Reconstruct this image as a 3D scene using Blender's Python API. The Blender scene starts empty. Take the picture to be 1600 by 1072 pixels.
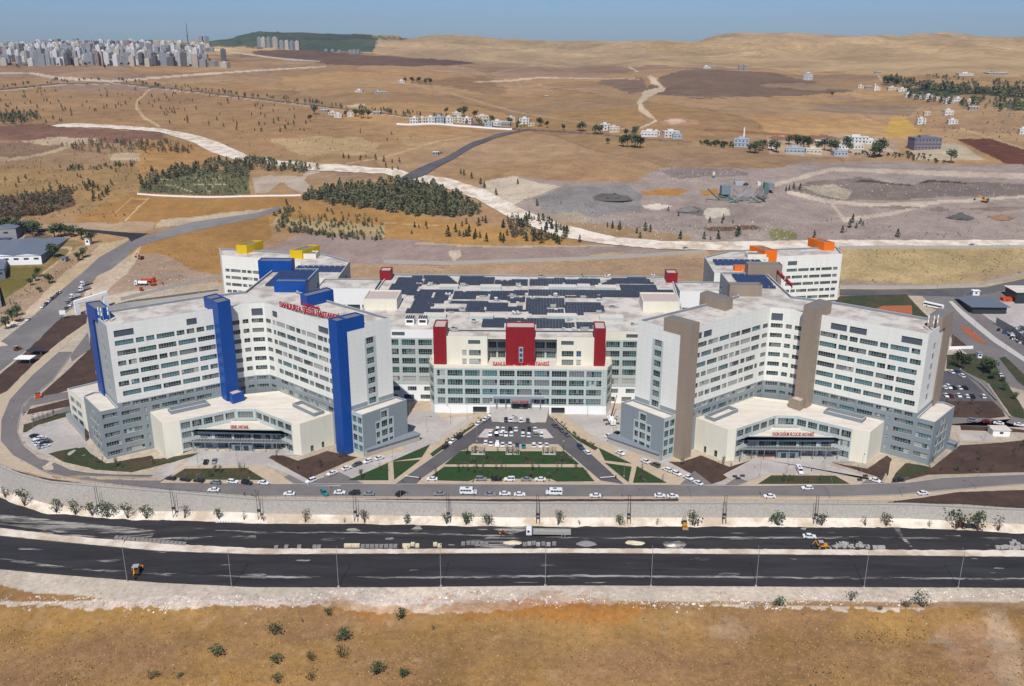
import bpy, bmesh, math, random
import numpy as np
from mathutils import Matrix, Vector, Euler
# ---------------------------------------------------------------- camera, sky, sun, exposure
S = bpy.context.scene
COL = S.collection
H = 174.0; F = 1441.7; TH = math.radians(18.517); YAW = math.radians(-1.6054); CX = 9.871
cam = bpy.data.cameras.new("camera"); co = bpy.data.objects.new("camera", cam); COL.objects.link(co)
cam.sensor_width = 36; cam.lens = F / 1600 * 36; cam.clip_start = 1; cam.clip_end = 40000
co.matrix_world = Matrix.Translation((CX, 0, H)) @ Matrix.Rotation(-YAW, 4, 'Z') @ Matrix.Rotation(math.pi/2 - TH, 4, 'X') @ Matrix.Rotation(math.radians(0.085), 4, 'Z')
S.camera = co
SUN_EL, SUN_AZ = math.radians(52), math.radians(6)
w = bpy.data.worlds.new("World"); S.world = w; w.use_nodes = True
nt = w.node_tree; bg = nt.nodes["Background"]
sky = nt.nodes.new("ShaderNodeTexSky"); sky.sky_type = 'NISHITA'; sky.sun_disc = False
sky.sun_elevation = SUN_EL; sky.sun_rotation = math.pi + SUN_AZ
sky.altitude = 600; sky.air_density = 1.0; sky.dust_density = 0.3; sky.ozone_density = 3.0
_tc = nt.nodes.new("ShaderNodeTexCoord"); _mp = nt.nodes.new("ShaderNodeMapping"); _mp.inputs["Scale"].default_value = (2.2, 2.2, 16); nt.links.new(_tc.outputs["Generated"], _mp.inputs[0])
_n = nt.nodes.new("ShaderNodeTexNoise"); _n.inputs["Scale"].default_value = 1.6; _n.inputs["Detail"].default_value = 7; _n.inputs["Roughness"].default_value = .6; nt.links.new(_mp.outputs[0], _n.inputs["Vector"])
_cr = nt.nodes.new("ShaderNodeMapRange"); _cr.inputs[1].default_value = .5; _cr.inputs[2].default_value = .8; _cr.inputs[3].default_value = 0; _cr.inputs[4].default_value = .35; nt.links.new(_n.outputs[0], _cr.inputs[0])
_mu = nt.nodes.new("ShaderNodeMix"); _mu.data_type = 'RGBA'; _mu.blend_type = 'MULTIPLY'; _mu.inputs[0].default_value = 1; nt.links.new(sky.outputs[0], _mu.inputs[6]); _mu.inputs[7].default_value = (.45, .64, 1.02, 1)
_mx = nt.nodes.new("ShaderNodeMix"); _mx.data_type = 'RGBA'; nt.links.new(_cr.outputs[0], _mx.inputs[0]); nt.links.new(_mu.outputs[2], _mx.inputs[6]); _mx.inputs[7].default_value = (4.2, 5.0, 6.4, 1)
nt.links.new(_mx.outputs[2], bg.inputs[0]); bg.inputs[1].default_value = 0.09
sl = bpy.data.lights.new("sun", 'SUN'); sl.energy = 4.8; sl.angle = math.radians(0.5); sl.color = (1, 0.965, 0.92)
so = bpy.data.objects.new("sun", sl); COL.objects.link(so)
d = Vector((math.sin(SUN_AZ)*math.cos(SUN_EL), math.cos(SUN_AZ)*math.cos(SUN_EL), -math.sin(SUN_EL)))
so.rotation_euler = d.to_track_quat('-Z', 'Y').to_euler(); so.location = (0, 0, 400)
S.view_settings.view_transform = 'Standard'; S.view_settings.look = 'None'; S.view_settings.gamma = 1
S.view_settings.exposure = -0.10
S.cycles.max_bounces = 5; S.cycles.diffuse_bounces = 2; S.cycles.glossy_bounces = 2; S.cycles.transmission_bounces = 2; S.cycles.volume_bounces = 0
S.cycles.use_denoising = True

rng = np.random.RandomState(7); R = random.Random(5)
# ---------------------------------------------------------------- noise and terrain height
_lat = np.random.RandomState(3).rand(256, 256)
def vnoise(x, y, s=0):
    x = np.asarray(x, float) + s*17.3; y = np.asarray(y, float) + s*9.1
    xi = np.floor(x).astype(int); yi = np.floor(y).astype(int); fx = x-xi; fy = y-yi
    fx = fx*fx*(3-2*fx); fy = fy*fy*(3-2*fy); g = lambda a, b: _lat[a & 255, b & 255]
    return (g(xi, yi)*(1-fx)+g(xi+1, yi)*fx)*(1-fy) + (g(xi, yi+1)*(1-fx)+g(xi+1, yi+1)*fx)*fy
def fbm(x, y, o=4, s=0):
    r = 0; a = .5
    for k in range(o): r = r + a*vnoise(x*2**k, y*2**k, s+k); a *= .5
    return r/(1-.5**o)-.5
def sm(t): t = np.clip(t, 0, 1); return t*t*(3-2*t)
_PY = [0, 560, 620, 700, 800, 930, 1270, 2000, 2500, 3500, 4500]
_PZ = [0, 0, 5, 13, 26, 46, 72, 100, 111, 134, 152]
_py = np.arange(0, 4600, 5.); _pz = np.interp(_py, _PY, _PZ)
_k = np.hanning(25); _k /= _k.sum(); _pz2 = np.convolve(np.pad(_pz, 12, 'edge'), _k, 'valid'); _pz2[_py < 560] = 0
_pz2 = np.where(_py < 620, _pz2*sm((_py-560)/60), _pz2)
_SX = [-400, 0, 120, 330, 400, 470, 560, 600, 700, 780, 850, 900, 990, 1050, 1090, 1120, 1150, 1190, 1220, 1290, 1330, 1400, 1430, 1460, 1500, 1600, 2000]
_SYy = [76, 74, 70, 66, 52, 51, 57, 61, 61, 63, 64, 68, 65, 67.5, 66, 58, 54.5, 53.5, 52.5, 57, 60, 59, 55, 53.5, 57, 63, 62]
WX = [-420, -300, -214.7, -204.5, -189, -170, -154.5, -99, 0.9, 101, 156, 198.7, 300, 420]
WY = [430, 390, 346.4, 340.4, 334, 331.5, 329.5, 322, 322, 325, 326, 322.8, 316, 312]
def wallY(x): return np.interp(x, WX, WY)
def zf(x): return -7.6 - 4.0*sm((-100-np.asarray(x, float))/65)
def hzf(x, y):
    return zf(x) - 2.5*sm((266-y)/12) - 1.6*sm((255-y)/80) + (fbm(x/18, y/18, 4)*1.5)*sm((262-y)/8)
def hz(x, y):
    x = np.asarray(x, float); y = np.asarray(y, float)
    z = np.interp(y, _py, _pz2)
    pxx = 800 + F*(x-CX+y*0.028)/np.maximum(y*math.cos(TH)+(H-z)*math.sin(TH), 50)
    ys = np.interp(pxx, _SX, _SYy)
    zr = H - 4500*np.tan(TH - np.arctan((536-ys)/F))
    t = sm((y-2300)/2200)
    z = z*(1-t) + zr*t
    amp = np.interp(y, [560, 700, 1000, 2000, 4300], [0, 2, 7, 20, 24])
    z = z + amp*2*fbm(x/np.interp(y, [600, 3000], [130, 420]), y/np.interp(y, [600, 3000], [130, 420]), 4)*np.where(y > 3900, sm((4500-y)/600), 1)
    z = z - np.maximum(y-4500, 0)*0.25
    z = z + (17-100*np.abs(fbm(x/420+fbm(x/250, y/250, 3, 2)*1.4, y/520, 4, 77)))*sm((y-2500)/500)*sm((4250-y)/350)
    # the ground falls a storey beside the west corner of the blue hospital
    z = z - 2.8*sm((-140-x)/14)*sm((430-y)/40)*sm((y-338)/10)*sm((x+200)/18)
    return np.where(y < wallY(x), hzf(x, y), z)
cth, sth, cyw, syw = math.cos(TH), math.sin(TH), math.cos(-YAW), math.sin(-YAW); _r = math.radians(.085)
_t = 150*1.0022**np.arange(1750)
def ray(px, py):
    c, s = math.cos(-_r), math.sin(-_r); X = (px-800)*c-(py-536)*s; Y = (px-800)*s+(py-536)*c
    a, b, e = X/F, 1., -Y/F; b, e = b*cth+e*sth, -b*sth+e*cth
    return np.array([a*cyw-b*syw, a*syw+b*cyw, e])
def W(px, py, z=0.):
    d = ray(px, py); t = (z-H)/d[2]; return np.array([CX+d[0]*t, d[1]*t])
def T(px, py):
    d = ray(px, py); x = CX+d[0]*_t; y = d[1]*_t; z = H+d[2]*_t
    m = z < hz(x, y); i = int(np.argmax(m))
    if not m[i]: i = len(_t)-1
    lo, hi = _t[max(i-1, 0)], _t[i]
    for _ in range(9):
        q = (lo+hi)/2
        if H+d[2]*q < float(hz(CX+d[0]*q, d[1]*q)): hi = q
        else: lo = q
    x, y = CX+d[0]*hi, d[1]*hi
    return np.array([x, y, float(hz(x, y))])
def PX(x, y, z):
    x = x-CX; z = z-H; c, s = math.cos(YAW), math.sin(YAW); x, y = x*c-y*s, x*s+y*c
    dd = y*cth-z*sth; u = y*sth+z*cth; X = x/dd*F; Y = -u/dd*F
    return 800+X*math.cos(_r)-Y*math.sin(_r), 536+X*math.sin(_r)+Y*math.cos(_r)
def pxm(x, y, z=0):  # image pixels per metre at a point
    return F/(y*cth+(H-z)*sth)
# ---------------------------------------------------------------- materials
def lin(c): return tuple(((v/255)/12.92 if v <= 10 else ((v/255+.055)/1.055)**2.4) for v in c)
K = 0.80
def C(r, g, b, k=K): return tuple(v*k for v in lin((r, g, b)))
M = {}
def mat(name, c, rough=.9, var=.10, scale=.5, joints=None, metal=0, spec=.3, bump=0, c2=None, sc2=.05, stretch=None):
    m = bpy.data.materials.new(name); m.use_nodes = True; n = m.node_tree; b = n.nodes["Principled BSDF"]
    b.inputs["Roughness"].default_value = rough; b.inputs["Metallic"].default_value = metal; b.inputs["Specular IOR Level"].default_value = spec
    N = n.nodes.new; L = n.links.new
    rgb = N("ShaderNodeRGB"); rgb.outputs[0].default_value = (*c, 1); cur = rgb.outputs[0]
    geo = N("ShaderNodeNewGeometry"); pos = geo.outputs["Position"]
    if stretch:
        vm = N("ShaderNodeVectorMath"); vm.operation = 'MULTIPLY'; vm.inputs[1].default_value = stretch; L(pos, vm.inputs[0]); pos = vm.outputs[0]
    if c2:
        t = N("ShaderNodeTexNoise"); t.inputs["Scale"].default_value = sc2; t.inputs["Detail"].default_value = 6; t.inputs["Roughness"].default_value = .65; L(pos, t.inputs["Vector"])
        r = N("ShaderNodeValToRGB"); r.color_ramp.elements[0].position = .44; r.color_ramp.elements[1].position = .6; L(t.outputs[0], r.inputs[0])
        x = N("ShaderNodeMix"); x.data_type = 'RGBA'; L(r.outputs[0], x.inputs[0]); L(cur, x.inputs[6]); x.inputs[7].default_value = (*c2, 1); cur = x.outputs[2]
    if var:
        t = N("ShaderNodeTexNoise"); t.inputs["Scale"].default_value = scale; t.inputs["Detail"].default_value = 8; t.inputs["Roughness"].default_value = .7; L(pos, t.inputs["Vector"])
        r = N("ShaderNodeMapRange"); r.inputs[1].default_value = .25; r.inputs[2].default_value = .75; r.inputs[3].default_value = 1-var; r.inputs[4].default_value = 1+var; L(t.outputs[0], r.inputs[0])
        x = N("ShaderNodeVectorMath"); x.operation = 'SCALE'; L(cur, x.inputs[0]); L(r.outputs[0], x.inputs["Scale"]); cur = x.outputs[0]
        if bump:
            bp = N("ShaderNodeBump"); bp.inputs["Strength"].default_value = bump; bp.inputs["Distance"].default_value = .3; L(t.outputs[0], bp.inputs["Height"]); L(bp.outputs[0], b.inputs["Normal"])
    if joints:   # cladding joints: (width, height, darkness)
        cr = N("ShaderNodeVectorMath"); cr.operation = 'CROSS_PRODUCT'; L(geo.outputs["True Normal"], cr.inputs[0]); cr.inputs[1].default_value = (0, 0, 1)
        dt = N("ShaderNodeVectorMath"); dt.operation = 'DOT_PRODUCT'; L(cr.outputs[0], dt.inputs[0]); L(geo.outputs["Position"], dt.inputs[1])
        sp = N("ShaderNodeSeparateXYZ"); L(geo.outputs["Position"], sp.inputs[0])
        prev = None
        for src, per in ((dt.outputs["Value"], joints[0]), (sp.outputs[2], joints[1])):
            a = N("ShaderNodeMath"); a.operation = 'DIVIDE'; a.inputs[1].default_value = per; L(src, a.inputs[0])
            f = N("ShaderNodeMath"); f.operation = 'FRACT'; L(a.outputs[0], f.inputs[0])
            g = N("ShaderNodeMath"); g.operation = 'LESS_THAN'; g.inputs[1].default_value = .1/per; L(f.outputs[0], g.inputs[0])
            if prev: q = N("ShaderNodeMath"); q.operation = 'MAXIMUM'; L(prev, q.inputs[0]); L(g.outputs[0], q.inputs[1]); prev = q.outputs[0]
            else: prev = g.outputs[0]
        q = N("ShaderNodeMath"); q.operation = 'MULTIPLY'; q.inputs[1].default_value = joints[2]; L(prev, q.inputs[0])
        x = N("ShaderNodeMix"); x.data_type = 'RGBA'; L(q.outputs[0], x.inputs[0]); L(cur, x.inputs[6]); x.inputs[7].default_value = (.08, .09, .1, 1); cur = x.outputs[2]
    L(cur, b.inputs["Base Color"]); M[name] = m; return m
def holes(name, sc, st, a, b_):
    m = M[name]; n = m.node_tree; N = n.nodes.new; L = n.links.new; bs = n.nodes['Principled BSDF']; g = N("ShaderNodeNewGeometry"); v = N("ShaderNodeVectorMath"); v.operation = 'MULTIPLY'; v.inputs[1].default_value = st; L(g.outputs['Position'], v.inputs[0])
    t = N("ShaderNodeTexNoise"); t.inputs['Scale'].default_value = sc; t.inputs['Detail'].default_value = 8; t.inputs['Roughness'].default_value = .7; L(v.outputs[0], t.inputs['Vector']); r = N("ShaderNodeMapRange"); r.inputs[1].default_value = a; r.inputs[2].default_value = b_; L(t.outputs[0], r.inputs[0]); L(r.outputs[0], bs.inputs['Alpha'])
mat('white_clad', C(226, 225, 214, 1.0), .55, .06, .35, (3.2, 2.3, .16), stretch=(1, 1, .15)); mat('cream_clad', C(226, 221, 200, .98), .6, .06, .3, (1.6, 30, .08), stretch=(1, 1, .2))
mat('gray_clad', C(150, 160, 162), .55, .07, .3, (3.2, 2.2, .2), stretch=(1, 1, .2)); mat('side_clad', C(184, 188, 184), .55, .04, .3, (3.2, 2.2, .1))
mat('aqua_panel', C(194, 204, 198, .9), .35, .05, .4, (1.35, 1.5, .5)); mat('base_white', C(238, 238, 234, .98), .7, .03, .3)
mat('blue_clad', C(6, 78, 160), .45, .10, .25, (2.4, 3, .35), stretch=(1, 1, .12)); mat('beige_clad', C(164, 147, 128), .5, .08, .25, (2.4, 3, .3), stretch=(1, 1, .12))
mat('red_clad', C(150, 28, 36), .5, .10, .25, (2.4, 3, .3), stretch=(1, 1, .12)); mat('yellow_clad', C(236, 196, 10), .5, .03, .3); mat('orange_clad', C(250, 122, 12), .5, .03, .3)
mat('roof', C(214, 206, 192, .9), .9, .08, .6, c2=C(186, 176, 164), sc2=.12); mat('roof_pale', C(226, 214, 196), .9, .08, .8, c2=C(236, 228, 214), sc2=.25, stretch=(.4, 1.6, 1))
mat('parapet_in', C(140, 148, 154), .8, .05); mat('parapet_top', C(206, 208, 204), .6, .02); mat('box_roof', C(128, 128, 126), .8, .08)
mat('pink_roof', C(206, 188, 176), .9, .06)
mat('frame', C(176, 186, 184), .5, 0); mat('louvre', C(112, 120, 128), .6, .03); mat('reveal', C(190, 190, 180), .7, 0)
mat('glass_dark', (.02, .03, .033), .08, .5, .9, spec=.6); mat('glass_teal', (.07, .17, .18), .12, .35, .9, spec=.6); mat('glass_gray', (.16, .17, .16), .2, .3, .9, spec=.5)
mat('glass_blind', (.42, .42, .37), .35, .15, .9, spec=.4); mat('glass_blue', (.03, .07, .18), .12, .4, .9, spec=.6); mat('glass_green', (.04, .10, .09), .1, .4, .9, spec=.6)
mat('solar_blue', (.028, .045, .105), .4, .3, .6, spec=.25); mat('solar', (.046, .056, .074), .45, .35, .5, (1.7, 99, .0), spec=.2); mat('solar_frame', C(170, 172, 174), .5, 0)
mat('metal', C(150, 152, 152), .45, .1, 2); mat('dark_metal', C(60, 62, 64), .6, .1, 2); mat('equip', C(176, 178, 176), .6, .15, 1.5)
mat('letters', C(190, 22, 40), .5, 0)
mat('asphalt_new', C(50, 49, 49), .85, .3, .3, c2=C(60, 59, 60), sc2=.22, stretch=(.12, 1, 1)); mat('asphalt_old', C(124, 118, 114), .9, .1, .25, c2=C(134, 128, 122), sc2=.03, bump=.2)
mat('asphalt_mid', C(92, 90, 92), .9, .12, .3, c2=C(108, 104, 102), sc2=.04, stretch=(.5, .5, 1)); mat('asphalt_highway', C(126, 122, 118), .9, .12, .3, c2=C(142, 138, 132), sc2=.03)
mat('pave_sand', C(206, 184, 154), .9, .1, .6, c2=C(196, 176, 150), sc2=.2); mat('pave_gray', C(184, 176, 168), .9, .1, .5, c2=C(204, 196, 186), sc2=.05)
mat('kerb', C(206, 200, 190), .85, .06); mat('lawn', C(44, 76, 36), .95, .3, .6, c2=C(58, 74, 40), sc2=.12, bump=.5); mat('lawn_dark', C(60, 72, 42), .95, .3, .6, c2=C(84, 74, 52), sc2=.1, bump=.5)
mat('soil', C(78, 60, 50), .98, .3, .35, c2=C(92, 70, 58), sc2=.08, bump=.6); mat('soil_red', C(176, 104, 66), .98, .18, .3, bump=.3)
mat('chalk', C(232, 220, 200, .88), .95, .12, .4, c2=C(206, 186, 160), sc2=.08, bump=.4); mat('rubble', C(236, 226, 212, .95), .95, .2, 1.1, c2=C(180, 158, 138), sc2=.3, bump=1)
mat('dust', C(176, 170, 160), .95, .15, .6, stretch=(.12, 1, 1)); holes('dust', .5, (.10, 1, 1), .46, .60); mat('stone_wall', C(190, 184, 172, .82), .95, .3, 1.2, c2=C(192, 184, 170), sc2=.15, bump=.6)
mat('concrete', C(186, 182, 172), .85, .08, 1); mat('gravel_gray', C(150, 146, 140), .95, .15, 1.5, bump=.5); mat('gravel_dark', C(100, 98, 92), .95, .15, 1.5, bump=.5); mat('earth', C(158, 120, 94), .95, .15, 1.5, bump=.5); mat('sand_pile', C(236, 222, 186), .95, .08, 1, bump=.3)
mat('straw', C(196, 160, 104), 1, .2, .5); mat('straw_dark', C(120, 92, 56), 1, .2, .5)
mat('bark', (.09, .065, .045), .9, .2, 3); mat('pine_leaf', (.048, .066, .030), .9, .45, .35); mat('leaf', (.06, .085, .035), .85, .45, .5); mat('leaf_olive', (.085, .095, .05), .85, .4, .5); mat('leaf_dry', (.14, .10, .065), .9, .35, .5)
mat('leaf_wood', (.20, .19, .105), .9, .4, .3); mat('leaf_olive_dark', (.12, .125, .068), .9, .4, .3)
mat('leaf_far', (.05, .07, .04), .9, .4, .1)
mat('tyre', (.015, .015, .015), .8, 0); mat('car_glass', (.015, .018, .02), .1, 0, spec=.6); mat('car_white', C(238, 238, 238, .9), .25, 0, spec=.5); mat('car_black', (.012, .012, .014), .2, 0, spec=.6)
mat('car_silver', C(168, 170, 174), .3, 0, metal=.3); mat('car_gray', C(96, 98, 104), .3, 0); mat('car_blue', C(60, 84, 130), .3, 0); mat('car_teal', C(30, 140, 150), .3, 0); mat('car_red', C(120, 26, 26), .3, 0)
mat('machine_yellow', C(236, 156, 28), .5, .08, 2); mat('machine_orange', C(220, 84, 26), .5, .08, 2); mat('truck_bed', C(176, 172, 164), .7, .1, 1)
mat('house_white', C(228, 226, 220), .8, .04); mat('house_cream', C(220, 208, 184), .8, .04); mat('house_gray', C(160, 158, 152), .8, .06); mat('house_blue', C(176, 188, 196), .8, .04); mat('house_lilac', C(132, 124, 132), .8, .04)
mat('apt_white', C(226, 224, 220, 1.0), .8, .05, .05); mat('apt_gray', C(170, 174, 176), .8, .05, .05); mat('apt_cream', C(206, 196, 178, .95), .8, .05, .05); mat('apt_brown', C(150, 112, 96), .8, .05, .05); mat('apt_raw', C(118, 116, 112), .8, .1, .05)
mat('roof_tile', C(150, 110, 90), .8, .1); mat('steel_roof', C(124, 132, 142), .5, .08, .2, (1.2, 90, .25)); mat('window_dark', (.03, .04, .05), .2, 0)
mat('plant_blue', C(128, 146, 152), .6, .12, .5); mat('plant_green', C(92, 126, 116), .6, .12, .5); mat('skin', C(170, 120, 90), .7, 0); mat('cloth_dark', (.02, .022, .03), .9, 0); mat('cloth_pale', C(180, 180, 176), .9, 0)
# ---------------------------------------------------------------- mesh helpers
def tag(o, label=None, cat=None, group=None, kind=None):
    if label: o['label'] = label
    if cat: o['category'] = cat
    if group: o['group'] = group
    if kind: o['kind'] = kind
    return o
class MB:
    def __init__(s): s.v = []; s.f = []; s.m = []; s.mats = []
    def mi(s, m):
        if m not in s.mats: s.mats.append(m)
        return s.mats.index(m)
    def face(s, pts, m):
        k = len(s.v); s.v += [tuple(map(float, p)) for p in pts]; s.f.append(tuple(range(k, k+len(pts)))); s.m.append(s.mi(m))
    def prism(s, poly, z0, z1, m, top=None, bottom=False):
        n = len(poly); A = sum(poly[i][0]*poly[(i+1) % n][1]-poly[(i+1) % n][0]*poly[i][1] for i in range(n))
        if A < 0: poly = poly[::-1]
        for i in range(n):
            a, b = poly[i], poly[(i+1) % n]
            s.face([(a[0], a[1], z0), (b[0], b[1], z0), (b[0], b[1], z1), (a[0], a[1], z1)], m)
        s.face([(p[0], p[1], z1) for p in poly], top or m)
        if bottom: s.face([(p[0], p[1], z0) for p in poly[::-1]], m)
    def box(s, x0, x1, y0, y1, z0, z1, m, top=None): s.prism([(x0, y0), (x1, y0), (x1, y1), (x0, y1)], z0, z1, m, top, True)
    def obox(s, c, u, lu, lv, z0, z1, m, top=None):   # oriented box: centre, direction u
        u = np.array(u, float); u /= np.hypot(*u); v = np.array([-u[1], u[0]]); c = np.array(c, float)[:2]
        s.prism([tuple(c+u*a*lu/2+v*b*lv/2) for a, b in ((-1, -1), (1, -1), (1, 1), (-1, 1))], z0, z1, m, top, True)
    def tube(s, p, q, r0, r1, m, n=6):
        p = Vector(p); q = Vector(q); a = (q-p).normalized(); u = a.orthogonal().normalized(); v = a.cross(u)
        k = len(s.v)
        for i in range(n):
            d = u*math.cos(2*math.pi*i/n)+v*math.sin(2*math.pi*i/n); s.v += [tuple(p+d*r0), tuple(q+d*r1)]
        for i in range(n): j = (i+1) % n; s.f.append((k+2*i, k+2*j, k+2*j+1, k+2*i+1)); s.m.append(s.mi(m))
        s.f.append(tuple(k+2*i+1 for i in range(n))); s.m.append(s.mi(m))
    def cyl_y(s, x, y0, y1, z, r, m, n=10):
        s.tube((x, y0, z), (x, y1, z), r, r, m, n); k = len(s.v)-2*n; s.f.append(tuple(k+2*i for i in range(n))[::-1]); s.m.append(s.mi(m))
    def mesh(s, name, smooth=False):
        me = bpy.data.meshes.new(name); me.from_pydata(s.v, [], s.f)
        for m in s.mats: me.materials.append(M[m])
        me.polygons.foreach_set('material_index', s.m)
        if smooth: me.polygons.foreach_set('use_smooth', [True]*len(s.f))
        me.update(); return me
    def build(s, name, parent=None, loc=None, **k):
        o = bpy.data.objects.new(name, s.mesh(name)); COL.objects.link(o)
        if parent: o.parent = parent
        if loc is not None: o.location = loc
        return tag(o, **k)
def empty(name, loc=(0, 0, 0), rz=0, **k):
    o = bpy.data.objects.new(name, None); COL.objects.link(o); o.location = loc; o.rotation_euler.z = rz; return tag(o, **k)
_kids = {}
def kids(o):
    if o.name not in _kids: _kids[o.name] = list(o.children)
    return _kids[o.name]
def dup(o, loc, rz, sc=1, root=True, **k):
    c = o.copy(); COL.objects.link(c)
    for key in ('label', 'group'):
        if key in k and k[key] is None: k.pop(key)
    if root: c.location = loc; c.rotation_euler = (0, 0, rz); c.scale = (sc, sc, sc) if not isinstance(sc, tuple) else sc
    tag(c, **k)
    for ch in kids(o):
        d = ch.copy(); COL.objects.link(d); d.parent = c
    return c
def inset(poly, dist):
    n = len(poly); A = sum(poly[i][0]*poly[(i+1) % n][1]-poly[(i+1) % n][0]*poly[i][1] for i in range(n))
    if A < 0: poly = poly[::-1]
    out = []
    for i in range(n):
        p0, p1, p2 = [np.array(poly[(i+j-1) % n], float) for j in range(3)]
        a = p1-p0; a /= np.hypot(*a); b = p2-p1; b /= np.hypot(*b)
        na = np.array([-a[1], a[0]]); nb = np.array([-b[1], b[0]]); m = na+nb; m /= max(.3, 1+na@nb); out.append(tuple(p1+m*dist))
    return poly, out
def capped(b, poly, z0, z1, wall, roof, rim=.5, dep=.9, skip_walls=False, inner='parapet_in', top='parapet_top', open_y=None):
    po, pi = inset(poly, rim); n = len(po)
    for i in range(n):
        a, c = po[i], po[(i+1) % n]; e, g = pi[i], pi[(i+1) % n]
        if not skip_walls and not (open_y is not None and abs(a[1]-open_y) < .01 and abs(c[1]-open_y) < .01): b.face([(*a, z0), (*c, z0), (*c, z1), (*a, z1)], wall)
        b.face([(*a, z1), (*c, z1), (*g, z1), (*e, z1)], top)
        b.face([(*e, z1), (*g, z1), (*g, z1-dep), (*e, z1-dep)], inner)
    b.face([(*p, z1-dep) for p in pi], roof)
# facade with real window openings -------------------------------------------------
PAL = {'dark': [('glass_dark', 5), ('glass_gray', 3), ('glass_green', 2)], 'teal': [('glass_teal', 5), ('glass_dark', 1), ('glass_green', 2)],
       'blind': [('glass_blind', 5), ('glass_gray', 2)], 'mix': [('glass_gray', 3), ('glass_blind', 1), ('glass_dark', 3), ('glass_teal', 2)],
       'blue': [('glass_blue', 4), ('glass_dark', 2)], 'green': [('glass_green', 5), ('glass_dark', 4), ('glass_gray', 1)]}
def pick(pal):
    return R.choices([a for a, _ in PAL[pal]], [b for _, b in PAL[pal]])[0]
def facade(b, wins, p0, p1, z0, z1, rows, wall, dep=.35, rev='reveal', mull=1.1):
    p0 = np.array(p0, float); p1 = np.array(p1, float); L = np.hypot(*(p1-p0)); u = (p1-p0)/L; n = np.array([u[1], -u[0]])
    def P3(a, z, off=0): q = p0+u*a+n*off; return (q[0], q[1], z)
    def quad(a, c, za, zb, m, bb, off=0): bb.face([P3(a, za, off), P3(c, za, off), P3(c, zb, off), P3(a, zb, off)], m)
    z = z0
    for (za, zb, ops) in sorted(rows, key=lambda r: r[0]):
        if za < z-1e-6 or zb > z1+1e-6: continue
        if za > z: quad(0, L, z, za, wall, b)
        a = 0
        for (s0, s1, kind) in ops:
            if s0 > a+.01: quad(a, s0, za, zb, wall, b)
            w_ = MB()
            if kind == 'louvre':
                quad(s0, s1, za, zb, 'louvre', w_, -dep)
                for q in np.arange(za+.3, zb, .4): w_.face([P3(s0, q, -dep+.02), P3(s1, q, -dep+.02), P3(s1, q+.12, -dep+.14), P3(s0, q+.12, -dep+.14)], 'louvre')
            elif kind == 'void': quad(s0, s1, za, zb, 'glass_dark', w_, -dep*4)  # dark back panel paints in the shade inside an open garage bay
            else:
                nn = max(1, int(round((s1-s0)/mull))); nr = 2; cs = np.linspace(s0, s1, nn+1); sill = za+(zb-za)*.33
                run = pick(kind)
                for i in range(nn):
                    if R.random() < .3: run = pick(kind)
                    quad(cs[i], cs[i+1], za, sill, run, w_, -dep); quad(cs[i], cs[i+1], sill, zb, run if R.random() < .8 else pick(kind), w_, -dep)
                for i in range(1, nn): quad(cs[i]-.05, cs[i]+.05, za, zb, 'frame', w_, -dep+.06)
                quad(s0, s1, sill-.05, sill+.05, 'frame', w_, -dep+.065)
            D = dep*4 if kind == 'void' else dep
            w_.face([P3(s0, zb, -D), P3(s1, zb, -D), P3(s1, zb), P3(s0, zb)], rev); w_.face([P3(s0, za), P3(s1, za), P3(s1, za, -D), P3(s0, za, -D)], rev)
            w_.face([P3(s0, za, -D), P3(s0, zb, -D), P3(s0, zb), P3(s0, za)], rev); w_.face([P3(s1, za), P3(s1, zb), P3(s1, zb, -D), P3(s1, za, -D)], rev)
            wins.append(((s1-s0)*(zb-za)/max((p0[1]+p1[1])/2, 1), w_, kind)); a = s1
        if a < L-.01: quad(a, L, za, zb, wall, b)
        z = zb
    if z < z1: quad(0, L, z, z1, wall, b)
def emit_windows(wins, parent):
    wins.sort(key=lambda t: -t[0]); rest = MB(); k = 0
    lou = [w for w in wins if w[2] == 'louvre']; wins = [w for w in wins if w[2] != 'louvre']
    for _, w_, kd in lou: w_.build('louvre_panel', parent)
    for i, (_, w_, kd) in enumerate(wins):
        if i < 98: w_.build('window', parent)
        else:
            k = len(rest.v); rest.v += w_.v
            for f, m in zip(w_.f, w_.m): rest.f.append(tuple(q+k for q in f)); rest.m.append(rest.mi(w_.mats[m]))
    if rest.v: rest.build('window', parent, kind='stuff')
def wrow(L, start, end, pal, pat=(6.6, 3.1), gap=1.15, seed=0):
    r = random.Random(seed); a = start; ops = []
    while a < L-end-1.5:
        w_ = r.choice([pat[0], pat[0], pat[1]]); w_ = min(w_, L-end-a)
        if w_ < 1.2: break
        ops.append((a, a+w_, r.choice(pal))); a += w_+gap
    return ops
def grid(L, bays, pal, pier=1.3, edge=.9, seed=0, half=False):
    r = random.Random(seed); ww = (L-2*edge-(bays-1)*pier)/bays; return [(edge+i*(ww+pier), edge+i*(ww+pier)+ww, r.choice(pal)) for i in range(bays)]
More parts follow.
